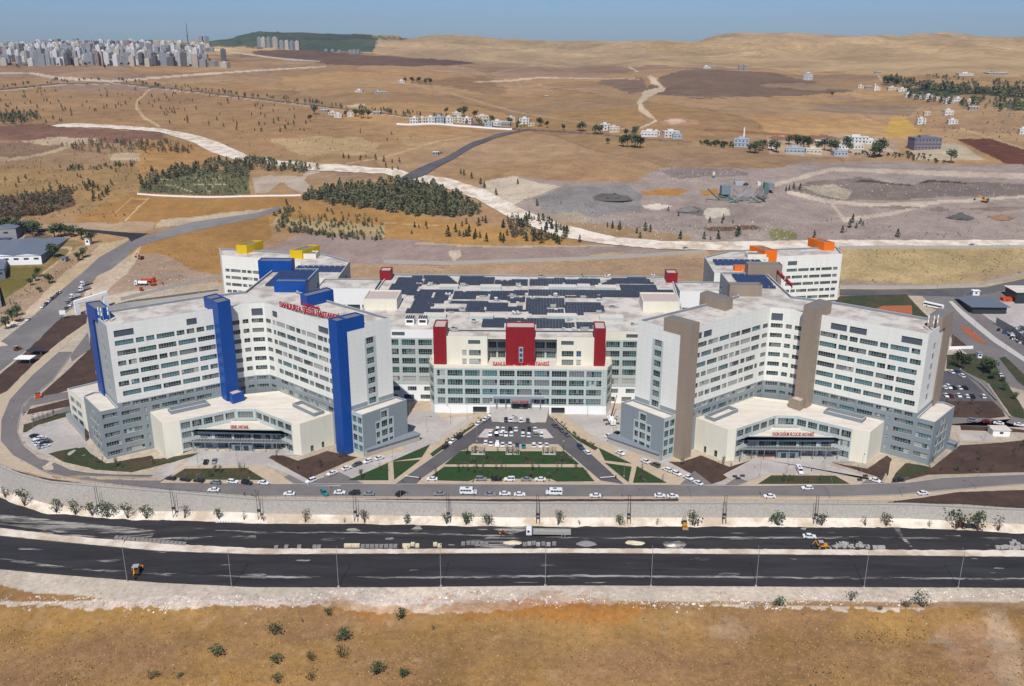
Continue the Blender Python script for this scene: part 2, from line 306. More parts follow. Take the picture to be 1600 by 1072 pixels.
# ---------------------------------------------------------------- terrain sheet
def ribbon_px(pts):   # [(x, y, halfwidth)] -> polygon in pixels
    a, b = [], []
    for i, (x, y, h) in enumerate(pts):
        x0, y0 = pts[max(i-1, 0)][:2]; x1, y1 = pts[min(i+1, len(pts)-1)][:2]; dx, dy = x1-x0, y1-y0; l = math.hypot(dx, dy) or 1
        a.append((x-dy/l*h, y+dx/l*h)); b.append((x+dy/l*h, y-dx/l*h))
    return a+b[::-1]
def inpoly(X, Y, poly):
    x = np.array([p[0] for p in poly]); y = np.array([p[1] for p in poly])
    bb = (X > x.min()) & (X < x.max()) & (Y > y.min()) & (Y < y.max()); idx = np.nonzero(bb)[0]; xx = X[idx]; yy = Y[idx]; c = np.zeros(len(idx), bool); j = len(poly)-1
    for i in range(len(poly)):
        if y[i] != y[j]: c ^= ((y[i] > yy) != (y[j] > yy)) & (xx < (x[j]-x[i])*(yy-y[i])/(y[j]-y[i])+x[i])
        j = i
    return idx[c]
def RB(*p): return ribbon_px(p)
# zones: polygon seen from the drone, colour, tuft density, edge jitter in px
ZONES = [
 ([(-900, 40), (2500, 40), (2500, 104), (1500, 120), (1100, 104), (700, 96), (560, 82), (-900, 104)], (196, 168, 128), .4, 2),
 ([(322, 66), (400, 44), (480, 46), (570, 54), (612, 59), (640, 60), (600, 68), (580, 80), (500, 82), (440, 76), (330, 72)], (78, 96, 84), .9, 1.5),
 ([(590, 62), (760, 62), (900, 70), (1000, 66), (1010, 104), (900, 104), (700, 96), (585, 80)], (190, 164, 130), .35, 2),
 ([(395, 79), (470, 78), (600, 88), (720, 95), (742, 100), (640, 104), (520, 101), (395, 84)], (120, 96, 84), 0, 1),
 ([(1040, 118), (1075, 107), (1200, 112), (1275, 128), (1345, 141), (1250, 150), (1100, 153), (1010, 148), (1005, 140)], (134, 112, 94), 0, 2),
 ([(930, 127), (1005, 122), (1015, 145), (985, 146)], (140, 116, 102), 0, 2),
 ([(640, 128), (760, 118), (790, 140), (800, 150), (700, 136)], (160, 130, 98), .1, 3),
 ([(1260, 172), (1290, 162), (1440, 165), (1420, 180), (1300, 176)], (166, 142, 118), .3, 2),
 ([(1384, 210), (1390, 182), (1412, 182), (1445, 212), (1384, 214)], (206, 168, 92), 0, 1),
 ([(1492, 217), (1550, 217), (1600, 232), (1700, 252), (1700, 262), (1572, 256)], (112, 72, 56), 0, .6),
 ([(1395, 140), (1450, 135), (1600, 148), (1800, 155), (1800, 162), (1540, 150), (1440, 150)], (64, 84, 62), .6, 2),
 ([(1560, 162), (1600, 158), (1800, 162), (1800, 175), (1590, 174)], (76, 96, 64), .4, 2),
 ([(1180, 132), (1300, 130), (1345, 140), (1250, 140)], (170, 142, 116), .2, 2),
 # west hills
 ([(-300, 120), (180, 126), (400, 145), (470, 165), (600, 200), (640, 232), (400, 245), (250, 205), (-300, 200)], (176, 142, 104), .45, 3),
 ([(70, 128), (190, 128), (280, 142), (240, 146), (90, 142)], (172, 146, 124), .2, 3),
 ([(-300, 190), (85, 192), (250, 206), (300, 225), (290, 250), (100, 262), (-300, 262)], (170, 140, 110), .5, 4),
 ([(-100, 196), (90, 196), (255, 208), (262, 218), (150, 222), (-100, 216)], (140, 106, 90), .2, 3),
 ([(10, 222), (60, 216), (150, 218), (158, 222), (90, 232), (40, 248), (-20, 250)], (196, 176, 148), .2, 3),
 ([(165, 240), (250, 236), (230, 250), (170, 250)], (200, 180, 150), .3, 3),
 ([(-100, 222), (50, 220), (100, 225), (20, 244), (-100, 246)], (150, 124, 102), .4, 4),
 ([(-300, 258), (220, 262), (215, 300), (170, 330), (-300, 340)], (176, 144, 100), .6, 4),
 ([(-50, 310), (110, 296), (120, 322), (70, 338), (-50, 344)], (120, 92, 74), .7, 4),
 ([(215, 215), (360, 235), (330, 262), (215, 290)], (186, 146, 96), .2, 2),
 ([(120, 340), (215, 300), (470, 306), (460, 320), (300, 348), (120, 356)], (178, 136, 84), .25, 2),
 ([(250, 345), (420, 325), (440, 322), (440, 330), (300, 352), (240, 358)], (206, 188, 164), .1, 2),
 ([(60, 352), (200, 345), (240, 352), (235, 362), (120, 360)], (190, 166, 140), .2, 3),
 ([(470, 262), (500, 256), (630, 268), (600, 280), (480, 285)], (166, 140, 112), .3, 2),
 # middle golden slope, pale patches
 ([(420, 218), (500, 212), (600, 222), (590, 238), (470, 240)], (196, 168, 128), .2, 4),
 ([(160, 380), (260, 362), (420, 335), (430, 372), (360, 400), (345, 440), (250, 440), (170, 420)], (176, 136, 84), .25, 3),
 ([(180, 398), (245, 395), (290, 415), (345, 430), (345, 450), (170, 466), (150, 440)], (176, 152, 132), .2, 3),
 ([(420, 330), (480, 312), (600, 330), (900, 372), (915, 384), (800, 386), (650, 380), (500, 366), (425, 358)], (188, 146, 90), .3, 2),
 ([(432, 340), (600, 352), (596, 372), (500, 364), (428, 356)], (196, 174, 132), .3, 3),
 ([(440, 318), (480, 308), (500, 310), (700, 330), (760, 335), (690, 338), (560, 328)], (188, 150, 100), .2, 2),
 ([(430, 385), (475, 365), (560, 368), (700, 380), (870, 385), (960, 378), (1035, 388), (1080, 392), (1110, 392), (900, 402), (700, 414), (560, 413), (470, 400), (400, 392)], (168, 150, 144), .08, 2),
 ([(600, 415), (760, 408), (770, 412), (620, 420)], (168, 132, 118), .05, 2),
 ([(500, 412), (700, 415), (900, 404), (1110, 394), (1110, 445), (400, 450), (480, 420)], (184, 156, 128), .55, 1),
 ([(700, 392), (720, 390), (722, 400), (708, 408)], (216, 200, 180), 0, 1), ([(915, 400), (960, 394), (1000, 398), (960, 404)], (200, 178, 150), .2, 1),
 # quarry
 ([(740, 292), (800, 276), (900, 285), (990, 285), (1010, 268), (1050, 262), (1200, 262), (1290, 252), (1420, 252), (1480, 256), (1800, 262), (1800, 380), (1300, 380), (1150, 380), (1000, 372), (920, 358), (850, 338), (800, 322), (760, 305)], (172, 158, 152), .3, 3),
 ([(755, 285), (800, 275), (850, 290), (880, 292), (820, 312), (800, 322), (760, 303)], (214, 200, 180), .1, 2),
 ([(830, 310), (900, 292), (980, 292), (1010, 305), (1000, 330), (900, 340), (850, 328)], (148, 144, 144), 0, 3),
 ([(928, 308), (940, 303), (980, 306), (992, 312), (975, 316), (930, 314)], (108, 104, 102), 0, 1),
 ([(1004, 321), (1030, 318), (1052, 322), (1030, 328), (1008, 326)], (232, 224, 210), 0, 1), ([(1100, 332), (1105, 326), (1138, 327), (1142, 336), (1104, 342)], (224, 214, 200), 0, 1),
 ([(1062, 326), (1085, 322), (1100, 330), (1098, 338), (1060, 332)], (128, 122, 118), 0, 1),
 ([(1000, 300), (1040, 294), (1075, 298), (1060, 305), (1010, 304)], (190, 138, 70), .2, 1), ([(1095, 300), (1120, 296), (1125, 306), (1100, 308)], (190, 138, 70), .2, 1),
 ([(1030, 268), (1060, 262), (1150, 264), (1170, 272), (1060, 280)], (144, 132, 130), .8, 2),
 ([(1230, 300), (1270, 282), (1340, 278), (1420, 290), (1440, 284), (1500, 284), (1800, 292), (1800, 312), (1500, 306), (1400, 312), (1330, 312), (1290, 318), (1250, 306)], (138, 126, 122), .95, 2),
 ([(1252, 292), (1300, 288), (1330, 300), (1320, 312), (1270, 300)], (188, 176, 156), .8, 2),
 (RB((1210, 290, 3), (1270, 272, 3), (1300, 264, 3), (1500, 272, 4), (1800, 280, 4)), (206, 190, 176), 0, 1),
 (RB((1230, 300, 3), (1290, 314, 4), (1340, 320, 3), (1430, 318, 3), (1600, 308, 2), (1800, 302, 2)), (210, 194, 178), 0, 1),
 (RB((1300, 318, 2), (1320, 345, 4), (1400, 332, 3), (1450, 318, 3)), (204, 188, 174), 0, 1),
 ([(1330, 286), (1345, 281), (1420, 288), (1425, 291), (1400, 289), (1350, 285)], (92, 82, 78), 0, 1), ([(1432, 287), (1450, 281), (1510, 284), (1512, 287), (1460, 284)], (92, 82, 78), 0, 1), ([(1360, 322), (1400, 320), (1440, 324), (1400, 327)], (146, 132, 126), .3, 1), ([(1445, 327), (1470, 322), (1485, 327), (1470, 331)], (146, 132, 126), .3, 1), ([(1500, 326), (1560, 322), (1620, 326), (1560, 331)], (150, 132, 122), .3, 1), ([(1340, 298), (1380, 294), (1400, 304), (1370, 308)], (128, 118, 112), .4, 1), ([(1478, 341), (1500, 334), (1524, 341)], (84, 84, 72), 0, .3), ([(1535, 341), (1565, 336), (1590, 343)], (150, 112, 88), 0, .6),
 ([(1098, 356), (1180, 352), (1190, 358), (1110, 362)], (120, 94, 76), .6, 1), ([(1200, 362), (1215, 356), (1245, 364), (1245, 374), (1205, 376)], (140, 140, 90), .4, 1),
 ([(880, 345), (960, 352), (1080, 370), (1080, 378), (960, 370), (870, 350)], (172, 146, 112), .5, 1),
 ([(850, 335), (900, 330), (940, 345), (880, 348)], (180, 166, 146), .3, 1),
 # villages
 ([(1200, 212), (1320, 210), (1400, 218), (1410, 240), (1280, 246), (1200, 240)], (192, 166, 140), .2, 2),
 ([(1300, 222), (1380, 222), (1400, 236), (1310, 240)], (206, 190, 166), .1, 2), ([(1425, 236), (1460, 222), (1500, 225), (1540, 250), (1430, 248)], (206, 190, 166), .1, 1),
 ([(1200, 213), (1290, 211), (1320, 218), (1210, 220)], (150, 112, 92), .2, 1), ([(1285, 150), (1330, 148), (1340, 156), (1300, 158)], (176, 146, 116), 0, 2),
 ([(1100, 200), (1300, 214), (1300, 217), (1100, 204)], (150, 112, 80), 0, 1),
 # tracks
 (RB((795, 209, 2), (822, 203, 1.8), (900, 207, 1.1), (960, 212, 1.1), (1000, 217, 1), (1080, 222, .8)), (112, 106, 102), 0, .2),
 (RB((-100, 145, 1.1), (0, 140, 1), (90, 131, .9), (180, 129, .9), (270, 139, 1), (400, 154, 1), (560, 173, 1), (660, 184, 1), (822, 204, 1.2)), (104, 96, 92), 0, .3),
 (RB((-100, 147, .6), (0, 142, .6), (90, 133, .5), (180, 131, .5), (270, 141, .6), (400, 156, .6), (560, 175, .6), (660, 186, .6)), (206, 190, 170), 0, .3),
 ([(395, 278), (420, 274), (470, 276), (490, 296), (470, 302), (440, 284), (420, 300), (400, 302)], (190, 176, 160), 0, .8), (RB((462, 290, 3), (480, 272, 3), (500, 266, 2.5)), (190, 178, 164), 0, .4),
 ([(216, 292), (240, 274), (300, 266), (390, 268), (392, 304), (300, 306), (218, 300)], (112, 112, 82), .5, 2), ([(472, 308), (500, 298), (620, 284), (660, 288), (735, 316), (758, 332), (700, 338), (600, 328)], (96, 88, 62), .3, 2),
 (RB((240, 282, .5), (300, 300, .6)), (190, 180, 150), 0, .3), (RB((300, 270, .5), (330, 304, .6)), (190, 180, 150), 0, .3), (RB((345, 272, .5), (325, 304, .6)), (190, 180, 150), 0, .3), (RB((225, 290, .5), (390, 288, .6)), (180, 172, 140), 0, .3), (RB((235, 280, .4), (380, 279, .4)), (180, 172, 140), 0, .3),
 (RB((-200, 118, 1), (45, 114, 1.5), (90, 122, 2), (175, 127, 2), (300, 117, 1.3), (400, 110, 1.2), (510, 104, .8)), (220, 204, 186), 0, .4),
 (RB((335, 78, 1), (380, 84, 1), (440, 92, 1), (500, 96, .8)), (214, 200, 184), 0, .3),
 (RB((235, 139, 1.2), (214, 158, 1.5), (213, 168, 2.4), (225, 184, 2), (250, 198, 1.5)), (216, 188, 148), 0, .5),
 (RB((540, 256, .8), (600, 246, .9), (680, 222, .9), (740, 212, .8)), (208, 178, 134), 0, .4),
 (RB((570, 125, .6), (620, 128, .6), (720, 150, .9), (800, 174, 1), (900, 190, .8), (1000, 205, .6)), (196, 166, 134), 0, .4),
 (RB((660, 104, .6), (760, 116, 1), (850, 100, 1)), (180, 156, 134), 0, .3), (RB((740, 128, .8), (800, 126, 1.4), (840, 121, 1.2), (1000, 124, .6)), (216, 196, 168), 0, .4),
 (RB((840, 133, .7), (950, 146, .7), (1100, 152, .7), (1350, 152, .6)), (176, 150, 130), 0, .3),
 (RB((1014, 118, 3), (1022, 128, 5), (1036, 138, 5), (1012, 146, 6), (1000, 158, 4), (1002, 170, 5), (1014, 180, 3), (1026, 188, 2), (1000, 200, 1.5)), (222, 204, 176), 0, 1),
 ([(1028, 190), (1060, 184), (1092, 188), (1094, 195), (1050, 196)], (190, 146, 120), 0, .8), ([(1038, 188), (1060, 185), (1075, 190), (1050, 194)], (216, 192, 168), 0, .5),
 (RB((982, 104, .8), (996, 112, .8)), (230, 214, 190), 0, .2), (RB((985, 94, .7), (1050, 88, .8), (1120, 88, .7), (1190, 80, .6)), (208, 184, 150), 0, .3),
 (RB((1370, 116, .8), (1378, 126, .8)), (226, 208, 182), 0, .2), (RB((1300, 192, .5), (1420, 182, .5)), (200, 172, 120), 0, .2),
 (RB((540, 166, 1), (570, 163, 2.5)), (224, 206, 172), 0, .4), (RB((1500, 200, 1), (1530, 210, 1.2), (1600, 232, 1)), (200, 176, 140), 0, .4),
 (RB((600, 348, .6), (700, 354, .6)), (214, 190, 150), 0, .3), (RB((180, 332, .6), (205, 310, 1), (230, 312, .6)), (206, 176, 130), 0, .3),
 (RB((195, 345, .8), (215, 325, 1.2), (232, 310, 1)), (216, 190, 150), 0, .3), (RB((960, 384, 1), (800, 386, 1), (650, 380, 1.2)), (206, 184, 150), 0, .6),
 # west industrial yard
 ([(-200, 372), (60, 370), (120, 375), (140, 385), (110, 402), (60, 470), (-200, 520)], (150, 130, 92), .3, 2),
 ([(-50, 420), (70, 418), (60, 440), (20, 468), (-50, 480)], (128, 118, 66), .3, 2), ([(75, 400), (85, 386), (108, 388), (104, 400), (85, 410)], (134, 124, 76), .3, 1),
 (RB((90, 386, 1.5), (112, 388, 2.5), (106, 400, 3), (70, 428, 3.5), (30, 460, 4), (-20, 500, 5)), (200, 180, 150), 0, .6),
 ([(-50, 370), (40, 368), (50, 378), (25, 384), (-50, 388)], (186, 168, 150), .2, 1), ([(35, 370), (80, 368), (95, 384), (40, 385)], (128, 112, 92), .6, 1),
 ([(0, 470), (60, 440), (120, 385), (158, 376), (165, 380), (120, 420), (60, 472), (0, 520)], (176, 150, 122), .5, 2),
 ([(0, 540), (40, 490), (90, 440), (160, 380), (205, 372), (140, 420), (70, 480), (0, 548)], (206, 184, 154), .4, 2),
 ([(150, 432), (220, 385), (200, 420), (150, 470), (125, 470)], (208, 190, 168), .2, 3),
 # site surroundings
 ([(-300, 600), (135, 470), (200, 455), (340, 440), (420, 450), (1120, 455), (1600, 430), (1900, 430), (1900, 800), (1600, 800), (700, 790), (0, 735), (-300, 800)], (196, 180, 158), .1, 1),
 ([(1312, 390), (1330, 386), (1800, 386), (1800, 430), (1600, 432), (1540, 442), (1440, 450), (1312, 446)], (196, 174, 130), .75, 1),
 ([(1312, 434), (1440, 444), (1440, 450), (1312, 448)], (170, 150, 130), .2, 1),
 ([(1490, 430), (1600, 418), (1800, 410), (1800, 430), (1540, 440)], (184, 160, 128), .3, 1),
 # strip at the foot of the wall, carriageway verges, rubble and the field in front
 ([(-300, 760), (0, 765), (200, 800), (400, 812), (1600, 816), (2300, 816), (2300, 940), (-300, 940)], (216, 200, 178), .15, 1),
 ([(-400, 925), (0, 915), (60, 930), (200, 940), (400, 950), (650, 945), (1000, 950), (1300, 945), (1600, 950), (2400, 950), (2400, 1400), (-400, 1400)], (172, 132, 84), .3, 5),
]
def build_terrain():
    cols = np.concatenate([np.arange(-700, -40, 12), np.arange(-40, 1640, 1.9), np.arange(1640, 2300, 12)])
    yy = np.concatenate([np.arange(130, 560, .5), 560*1.0009**np.arange(2320)])
    zz = np.interp(yy, _py, _pz2); _, pyy = PX(CX+0*yy, yy, np.where(yy < 322, -7.6, zz)); ly = [yy[0]]; lp = pyy[0]
    for a, b in zip(yy, pyy):
        st = 1.35 if a < 2300 else .45
        if lp-b >= st or (a > 2000 and a-ly[-1] > 16): ly.append(a); lp = min(lp, b)
    Yr = np.array(ly+[4600, 4800, 5300, 6500]); nx, ny = len(cols), len(Yr)
    ang = (cols-800)/F
    Xg = CX + Yr[:, None]*(ang[None, :]*cth*1.0)*1.12; Xg = CX-Yr[:, None]*.028 + np.outer(Yr*cth+H*sth, ang); Yg = np.repeat(Yr[:, None], nx, 1)
    X = Xg.ravel(); Y = Yg.ravel(); Z = hz(X, Y)
    px, py = PX(X, Y, Z)
    me = bpy.data.meshes.new('terrain'); nv = nx*ny
    me.vertices.add(nv); me.vertices.foreach_set('co', np.stack([X, Y, Z], 1).ravel().astype(np.float32))
    i = np.arange(nv).reshape(ny, nx); q = np.stack([i[:-1, :-1], i[:-1, 1:], i[1:, 1:], i[1:, :-1]], -1).reshape(-1, 4)
    me.loops.add(q.size); me.loops.foreach_set('vertex_index', q.ravel().astype(np.int32)); me.polygons.add(len(q))
    me.polygons.foreach_set('loop_start', np.arange(0, q.size, 4, dtype=np.int32)); me.polygons.foreach_set('use_smooth', np.ones(len(q), bool)); me.update()
    col = np.zeros((nv, 4), np.float32)
    n1 = fbm(X/90, Y/90, 5, 1); n2 = fbm(X/700, Y/700, 4, 9); n3 = fbm(X/260, Y/60, 4, 5)
    base = np.array(lin((184, 150, 108))); alt = np.array(lin((172, 140, 112))); alt2 = np.array(lin((200, 168, 124)))
    t = np.clip(.5+n2*2.2, 0, 1)[:, None]; u = np.clip(n3*2.4, 0, 1)[:, None]
    wx = X+fbm(X/160, Y/160, 3, 61)*130; wy = Y+fbm(X/160, Y/160, 3, 71)*90; ci = np.floor((wx*.92+wy*.38)/230).astype(int); cj = np.floor((wy*.92-wx*.38)/150).astype(int); ch = _lat[ci & 255, cj & 255]; cg = _lat[(ci+57) & 255, (cj+91) & 255]; fw = sm((Y-820)/150)*(1-sm((Y-3000)/700))
    col[:, :3] = base*(1-t)+alt*t; col[:, :3] = col[:, :3]*(1-u*.6)+alt2*u*.6; col[:, 3] = .35
    col[:, :3] *= (1+(ch-.5)*.34*fw)[:, None]; col[:, 0] *= 1+(cg-.5)*.08*fw; col[:, 2] *= 1-(cg-.5)*.22*fw; ed = np.abs((wx*.92+wy*.38)/230 % 1-.5) > .488; col[ed & (fw > .5), :3] *= .8
    hf = sm((Y-2100)/600); rg = np.abs(fbm(X/330+fbm(X/200, Y/200, 3, 3)*2, Y/520, 5, 81)); col[:, :3] *= (1-hf*np.clip(.34-rg*3.4, 0, .34))[:, None]
    jx = fbm(X/40, Y/40, 4, 21); jy = fbm(X/40, Y/40, 4, 33)
    for poly, c, tf, jit in ZONES:
        j = jit*4; k = inpoly(px+jx*j*1.6, py+jy*j, poly); col[k, :3] = np.array(lin(c))*(1+(n1[k]*.35)[:, None]); col[k, 3] = tf
    far = sm((Y-1900)/500); pt = np.clip(fbm(X/140, Y/300, 5, 63)*3.2, -1, 1)*far; col[:, :3] *= (1+pt*.26)[:, None]; gr = np.clip(fbm(X/300, Y/500, 4, 66)*3-.1, 0, 1)*far*.4; col[:, :3] = col[:, :3]*(1-gr)[:, None]+np.array(lin((150, 136, 98)))*gr[:, None]
    # front field: dry grass of several tones
    k = np.nonzero((Y < 268) & (py > 930))[0]; big = fbm(X[k]/34, Y[k]/22, 5, 41); sml = fbm(X[k]/6, Y[k]/6, 4, 51)
    cc = np.array(lin((168, 134, 92)))[None]*np.ones((len(k), 1)); g = np.clip(big*3.2+.25, 0, 1)[:, None]; cc = cc*(1-g)+np.array(lin((182, 142, 84)))*g
    g = np.clip(-big*4-.1, 0, 1)[:, None]; cc = cc*(1-g)+np.array(lin((160, 124, 92)))*g; g = np.clip(sml*3-.35, 0, 1)[:, None]; cc = cc*(1-g*.6)+np.array(lin((204, 176, 140)))*g*.6
    edge = py[k]+jy[k]*26+fbm(X[k]/2.5, Y[k]/2.5, 3, 19)*14 > 948+6*np.sin(px[k]/90); col[k[edge], :3] = cc[edge]; col[k[edge], 3] = .35
    rb = k[~edge]; col[rb, :3] = np.array(lin((222, 206, 188)))*(1+fbm(X[rb]/3, Y[rb]/3, 3, 8)*.5)[:, None]; col[rb, 3] = .5
    for poly, c in (([(655, 948), (760, 940), (870, 938), (1010, 944), (1022, 958), (900, 970), (840, 966), (700, 956)], (184, 122, 60)), ([(500, 948), (640, 946), (650, 960), (520, 962)], (184, 128, 62)),
                    ([(1470, 985), (1560, 960), (1600, 1000), (1600, 1100), (1520, 1100)], (186, 148, 118)), ([(1130, 970), (1160, 975), (1150, 998), (1110, 992)], (180, 156, 130)),
                    ([(1535, 950), (1572, 950), (1590, 1000), (1596, 1090), (1560, 1090), (1552, 1010)], (206, 182, 156)), ([(1450, 994), (1480, 1000), (1500, 1012), (1450, 1004)], (200, 180, 160))):
        for q_, (sx_, wgt) in enumerate(((46, .35), (30, .3), (16, .3))): j = inpoly(px+fbm(X/9, Y/9, 4, 90+q_)*sx_*2.4, py+fbm(X/9, Y/9, 4, 95+q_)*sx_*1.5, poly); col[j, :3] = col[j, :3]*(1-wgt)+np.array(lin(c))*wgt
    nat = sm((Y-590)/40)[:, None]; col[:, :3] *= 1-nat*(1-np.array([.94, .90, .81])); frn = (Y < 300)[:, None]; col[:, :3] *= np.where(frn & (py[:, None] > 944), np.array([.96, .92, .84]), 1.0)
    col[:, :3] *= K*.98; np.clip(col, 0, 1, out=col)
    a = me.color_attributes.new('ground', 'FLOAT_COLOR', 'POINT'); a.data.foreach_set('color', col.ravel())
    o = bpy.data.objects.new('terrain', me); COL.objects.link(o); tag(o, 'dry golden hills, fields and bare ground around the hospital', 'terrain', kind='structure')
    m = bpy.data.materials.new('ground_cover'); m.use_nodes = True; n = m.node_tree; b = n.nodes["Principled BSDF"]; N = n.nodes.new; L = n.links.new
    b.inputs["Roughness"].default_value = 1; b.inputs["Specular IOR Level"].default_value = .1
    at = N("ShaderNodeAttribute"); at.attribute_name = 'ground'; geo = N("ShaderNodeNewGeometry")
    def noise(s, det=6, ro=.7):
        t = N("ShaderNodeTexNoise"); t.inputs["Scale"].default_value = s; t.inputs["Detail"].default_value = det; t.inputs["Roughness"].default_value = ro; L(geo.outputs["Position"], t.inputs["Vector"]); return t.outputs[0]
    def mr(src, a0, a1, b0, b1):
        r = N("ShaderNodeMapRange"); r.inputs[1].default_value = a0; r.inputs[2].default_value = a1; r.inputs[3].default_value = b0; r.inputs[4].default_value = b1; L(src, r.inputs[0]); return r.outputs[0]
    def mul(a_, b_): x = N("ShaderNodeMath"); x.operation = 'MULTIPLY'; L(a_, x.inputs[0]); L(b_, x.inputs[1]); return x.outputs[0]
    fine = noise(.55, 8); midn = noise(.045, 8); wide = noise(.006, 6)
    f = mul(mul(mr(fine, .25, .75, .70, 1.28), mr(midn, .28, .72, .72, 1.26)), mr(wide, .3, .7, .86, 1.12))
    v = N("ShaderNodeVectorMath"); v.operation = 'SCALE'; L(at.outputs["Color"], v.inputs[0]); L(f, v.inputs["Scale"])
    tuft = mul(mr(noise(.30, 5, .8), .56, .66, 0, 1), at.outputs["Alpha"])
    x = N("ShaderNodeMix"); x.data_type = 'RGBA'; L(tuft, x.inputs[0]); L(v.outputs[0], x.inputs[6]); x.inputs[7].default_value = (.11, .085, .05, 1)
    sv = N("ShaderNodeVectorMath"); sv.operation = 'MULTIPLY'; sv.inputs[1].default_value = (.35, 1, 1); L(geo.outputs["Position"], sv.inputs[0]); tn = N("ShaderNodeTexNoise"); tn.inputs["Scale"].default_value = .075; tn.inputs["Detail"].default_value = 7; tn.inputs["Roughness"].default_value = .8; L(sv.outputs[0], tn.inputs["Vector"])
    sy = N("ShaderNodeSeparateXYZ"); L(geo.outputs["Position"], sy.inputs[0]); t2 = mul(mul(mr(tn.outputs[0], .54, .66, 0, 1), mr(at.outputs["Alpha"], 0, .6, .12, .75)), mr(sy.outputs[1], 560, 800, 0, 1))
    x2 = N("ShaderNodeMix"); x2.data_type = 'RGBA'; L(t2, x2.inputs[0]); L(x.outputs[2], x2.inputs[6]); x2.inputs[7].default_value = (.17, .12, .068, 1)
    t3 = mul(mr(tn.outputs[0], .28, .42, .45, 0), mr(sy.outputs[1], 560, 800, 0, 1)); x3 = N("ShaderNodeMix"); x3.data_type = 'RGBA'; L(t3, x3.inputs[0]); L(x2.outputs[2], x3.inputs[6]); x3.inputs[7].default_value = (.50, .37, .21, 1); L(x3.outputs[2], b.inputs["Base Color"])
    bp = N("ShaderNodeBump"); bp.inputs["Strength"].default_value = .7; bp.inputs["Distance"].default_value = .8; L(midn, bp.inputs["Height"]); bp2 = N("ShaderNodeBump"); bp2.inputs["Strength"].default_value = .5; bp2.inputs["Distance"].default_value = .3
    L(fine, bp2.inputs["Height"]); L(bp.outputs[0], bp2.inputs["Normal"]); L(bp2.outputs[0], b.inputs["Normal"]); me.materials.append(m)
build_terrain()
def TF(px, py):
    z = -7.6
    for _ in range(4): x, y = W(px, py, z); z = float(hzf(x, y))
    return np.array([x, y, z])
def roughen(poly, amp, st=5):
    out = []; n = len(poly)
    for i in range(n):
        a, b = poly[i], poly[(i+1) % n]; L = math.hypot(b[0]-a[0], b[1]-a[1]); k = max(1, int(L/st))
        for j in range(k):
            x = a[0]+(b[0]-a[0])*j/k; y = a[1]+(b[1]-a[1])*j/k; out.append((x+float(fbm(x/9, y/9, 3, 4))*amp*2, y+float(fbm(x/9, y/9, 3, 14))*amp*2))
    return out
NSH = [0]
def sheet(name, polys, m, lift=.05, step=9, px=True, thick=0, rough=0, front=False, **k):
    bm = bmesh.new(); layer = bm.verts.layers.float.new('lift'); NSH[0] += 1
    for ip, poly in enumerate(polys):
        if rough: poly = roughen(poly, rough)
        pts = [(TF if front else T)(*p[:2])[:2] for p in poly] if px else poly
        vs = [bm.verts.new((p[0], p[1], 0)) for p in pts]
        for v in vs: v[layer] = ip*.006+NSH[0]*.0005
        try: bm.faces.new(vs)
        except ValueError: continue
    bmesh.ops.triangulate(bm, faces=bm.faces[:])
    xs = [v.co.x for v in bm.verts]; ys = [v.co.y for v in bm.verts]
    for ax, (lo, hi) in enumerate(((min(xs), max(xs)), (min(ys), max(ys)))):
        st = step
        for c in np.arange(math.floor(lo/st)*st+st, hi, st):
            bmesh.ops.bisect_plane(bm, geom=bm.verts[:]+bm.edges[:]+bm.faces[:], plane_co=(c, 0, 0) if ax == 0 else (0, c, 0), plane_no=(1, 0, 0) if ax == 0 else (0, 1, 0))
    co_ = np.array([v.co[:] for v in bm.verts]); lf_ = np.array([v[layer] for v in bm.verts]); z = (hzf if front else hz)(co_[:, 0], co_[:, 1])+lift+lf_
    for v, q in zip(bm.verts, z): v.co.z = q
    for f in bm.faces:
        if f.normal.z < 0: f.normal_flip()
    bm.normal_update()
    me = bpy.data.meshes.new(name); bm.to_mesh(me); bm.free(); me.materials.append(M[m])
    o = bpy.data.objects.new(name, me); COL.objects.link(o); k.setdefault('kind', 'structure'); return tag(o, **k)
# ---------------------------------------------------------------- hospital wings
def text_obj(name, txt, parent, pos, ang, size, ext=.25, m='letters', tilt=math.pi/2, **k):
    cu = bpy.data.curves.new(name, 'FONT'); cu.body = txt; cu.size = size; cu.extrude = ext; cu.offset = size*.022; cu.align_x = 'CENTER'; cu.materials.append(M[m])
    t_ = bpy.data.objects.new('letters_curve', cu); COL.objects.link(t_); bpy.context.view_layer.update()
    me = bpy.data.meshes.new_from_object(t_.evaluated_get(bpy.context.evaluated_depsgraph_get())); bpy.data.objects.remove(t_)
    if not me.materials: me.materials.append(M[m])
    o = bpy.data.objects.new(name, me); COL.objects.link(o); o.location = pos; o.rotation_euler = (tilt, 0, ang)
    if parent: o.parent = parent
    return tag(o, **k)
ST = 4.6; ROWS = [20.0+ST*i for i in range(7)]
def L2(a, b): return math.hypot(b[0]-a[0], b[1]-a[1])
def lerp(a, b, t): return (a[0]+(b[0]-a[0])*t, a[1]+(b[1]-a[1])*t)
